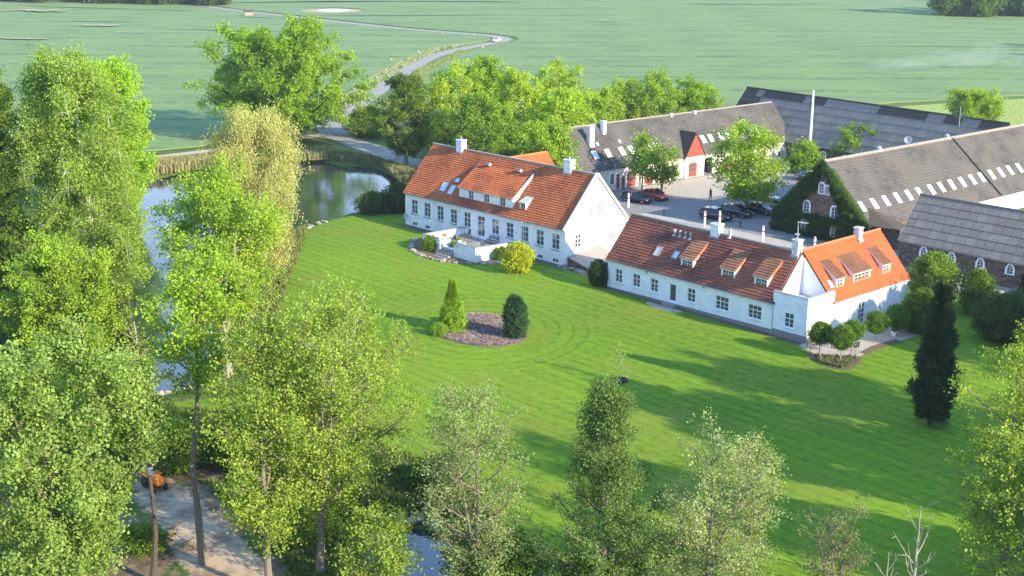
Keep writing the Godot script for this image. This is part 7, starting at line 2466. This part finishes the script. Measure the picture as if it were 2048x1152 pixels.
	make_car("dark car far back in the courtyard by the sheeted barn", "car_navy", Vector3(44.0, 0.02, -192.5), 0.3, false)
	var rc := make_car("white car driving round the far bend of the field road", "car_white", Vector3(-5.2, 0.03, -424.0), 1.25, false)
	rc.name = numbered("driving_car")
	make_person("person in dark clothes walking across the courtyard", Vector3(27.0, 0.03, -176.5), 2.2)
	var pl := ["beside the corner of the manor house gable", "nearer the chimney of the low wing, first of two", "just behind the low wing's chimney", "midway along the paved strip behind the low wing", "by the end chimney with the aerial"]
	var pi := 0
	for p in [[15.4, -171.8], [24.0, -160.6], [25.9, -160.9], [29.8, -152.6], [34.7, -147.0]]:
		marker_post(Vector3(p[0], 0.02, p[1]), "white post with red bands " + pl[pi])
		pi += 1
	small_post(Vector3(28.4, 0.02, -160.2), "dark bollard on the tarmac before the dark cars")
	small_post(Vector3(19.6, 0.02, -166.6), "dark bollard on the tarmac near the manor house gable")
	small_post(Vector3(35.2, 0.02, -155.9), "dark bollard at the corner of the ivy gable")
	build_flagpole(Vector3(45.3, 0.02, -199.4))
	# far road furniture: white stones along the verge
	for p in [[-41.5, -472.3], [-33.4, -362.9], [-27.8, -386.8], [-17.6, -405.8], [-9.3, -402.7], [-13.2, -447.4], [-4.0, -451.1], [-24.0, -452.1]]:
		var o := thing("marker_stone", "white marker stone on the grass verge of the field road", "marker stone", Vector3(p[0], 0.0, p[1]), rng.randf(), "white stones along the field road")
		st = begin()
		box2(st, Vector3(-0.3, -0.1, -0.22), Vector3(0.3, 0.5, 0.22))
		put("block", st, M["stone_single_2"], o)
		st = begin()
		box(st, Vector3(0, 0.54, 0), Vector3(0.46, 0.1, 0.34))
		put("top", st, M["stone_single_2"], o)
	var hut := thing("pump_house", "tiny dark hut in the wheat beside the far road", "hut", Vector3(-106.0, 0.2, -536.0), 0.3)
	st = begin()
	box2(st, Vector3(-1.7, 0, -1.3), Vector3(1.7, 1.6, 1.3))
	put("wall", st, M["slab"], hut)
	st = begin()
	for k in [-1.0, 1.0]:
		quad(st, Vector3(-1.9, 1.5, 1.5 * k), Vector3(1.9, 1.5, 1.5 * k), Vector3(1.9, 2.4, 0), Vector3(-1.9, 2.4, 0))
	put("roof", st, M["roof_sheet_4"], hut)
	# manor terrace furniture
	var A := func(x: float, y: float, z: float) -> Vector3: return T2 * Vector3(x, y, z)
	table(A.call(14.5, 0.835, 2.6), deg_to_rad(-46.8), "dark slatted table on the manor terrace", "rattan")
	chair(A.call(13.4, 0.835, 1.4), deg_to_rad(-46.8), "dark chair against the white wall of the manor terrace", "rattan")
	chair(A.call(14.4, 0.835, 4.0), deg_to_rad(133), "dark chair with its back to the terrace steps", "rattan")
	bench(A.call(17.6, 0.835, 1.3), deg_to_rad(-46.8), "dark slatted bench beside the garden door of the manor", "rattan")
	chair(A.call(18.6, 0.835, 3.6), deg_to_rad(40), "dark chair in the sunny corner of the manor terrace", "rattan")
	pot_plant(A.call(14.24, 1.46, 5.7), "pot of yellow flowers on the pier left of the terrace steps", "glazed_white", Color(0.5, 0.42, 0.02), Color(0.16, 0.24, 0.03))
	pot_plant(A.call(16.86, 1.46, 5.7), "pot of yellow flowers on the pier right of the terrace steps", "glazed_white", Color(0.5, 0.42, 0.02), Color(0.16, 0.24, 0.03))
	# wing terrace furniture
	bench(Vector3(26.9, 0.03, -111.4), deg_to_rad(43), "pale weathered bench at the white corner of the wing", "pale_wood")
	table(Vector3(29.6, 0.03, -111.9), deg_to_rad(43), "slatted table under the ball trees", "rattan")
	chair(Vector3(28.6, 0.03, -112.1), deg_to_rad(130), "dark chair at the shady end of the ball-tree table", "rattan")
	chair(Vector3(30.6, 0.03, -112.6), deg_to_rad(-50), "dark chair at the sunny end of the ball-tree table", "rattan")
	chair(Vector3(30.4, 0.03, -110.9), deg_to_rad(220), "dark chair turned away from the lawn", "rattan")
	table(Vector3(36.9, 0.03, -118.4), deg_to_rad(43), "dark table at the far end of the wing terrace", "rattan")
	chair(Vector3(36.0, 0.03, -117.7), deg_to_rad(130), "dark chair beside the far table", "rattan")
	chair(Vector3(37.6, 0.03, -117.2), deg_to_rad(220), "dark chair before the far table", "rattan")
	pot_plant(Vector3(35.1, 0.03, -115.5), "white pot at the foot of the ball tree at the far end", "glazed_white", Color(0.05, 0.1, 0.02), Color(0.12, 0.2, 0.03))
	pot_plant(Vector3(38.9, 0.03, -118.2), "pot of red and orange flowers at the terrace's far edge", "terracotta", Color(0.6, 0.06, 0.02), Color(0.7, 0.3, 0.02))
	build_parasol(Vector3(34.2, 0.03, -117.6))
	# smoke drifting low over the wheat from a fire beyond the frame
	var smoke_m := FogMaterial.new()
	smoke_m.resource_name = "smoke"
	smoke_m.albedo = Color(0.95, 0.96, 0.98)
	smoke_m.density = 0.011
	var plume := thing("smoke", "thin white smoke drifting over the wheat at the upper right", "smoke", Vector3(118.0, 0.5, -340.0))
	plume.set_meta("kind", "stuff")
	for q in [[13.0, 2.6, 0.0, 5.0, 4.0, 4.0], [9.5, 3.2, 0.0, 7.0, 4.5, 5.0], [3.0, 4.6, -2.0, 8.0, 6.5, 6.0], [-4.0, 3.0, 0.0, 9.0, 4.5, 6.0], [-13.0, 2.6, 1.0, 11.0, 4.0, 6.0], [-22.0, 2.0, 2.0, 12.0, 3.4, 6.0], [6.0, 5.6, 0.0, 5.0, 5.0, 5.0], [0.0, 3.4, 1.0, 12.0, 4.0, 6.0], [-8.0, 4.2, 0.0, 9.0, 3.6, 5.0], [-17.0, 1.8, 0.0, 10.0, 3.0, 5.0]]:
		var fv := FogVolume.new()
		fv.name = "puff"
		fv.shape = RenderingServer.FOG_VOLUME_SHAPE_ELLIPSOID
		fv.size = Vector3(q[3], q[4], q[5])
		fv.material = smoke_m
		fv.position = Vector3(q[0], q[1], q[2])
		plume.add_child(fv, true)

func _ready() -> void:
	sunlit()
	make_materials()
	for k in 3:
		rough_mat("stone_single_%d" % k, C(0.22 + k * 0.08, 0.20 + k * 0.07, 0.17 + k * 0.055), M["plinth"].albedo_texture, 1.0, 0.95)
	var p_moat := add_water(moat, 1.3)
	var p_low := add_water(pond_low, 1.0)
	var p_small := add_water(pond_small, 1.0)
	build_ground()
	print("ground")
	build_fields()
	print("fields")
	build_yard()
	for w in [[p_moat, -0.48, "moat"], [p_low, -0.35, "pond"], [p_small, -0.35, "pond"]]:
		var st := begin()
		sheet(st, Geometry2D.offset_polygon(w[0], 1.2)[0], w[1])
		struct(w[2], st, M["water"])
	build_main_house()
	build_terrace()
	build_cellar_steps()
	build_low_wing()
	build_orange_wing()
	build_back_wing()
	build_gate_range()
	build_east_barn()
	build_ivy_barn()
	build_stone_house()
	print("houses")
	build_planting()
	print("plants")
	build_small_things()
	print("done")
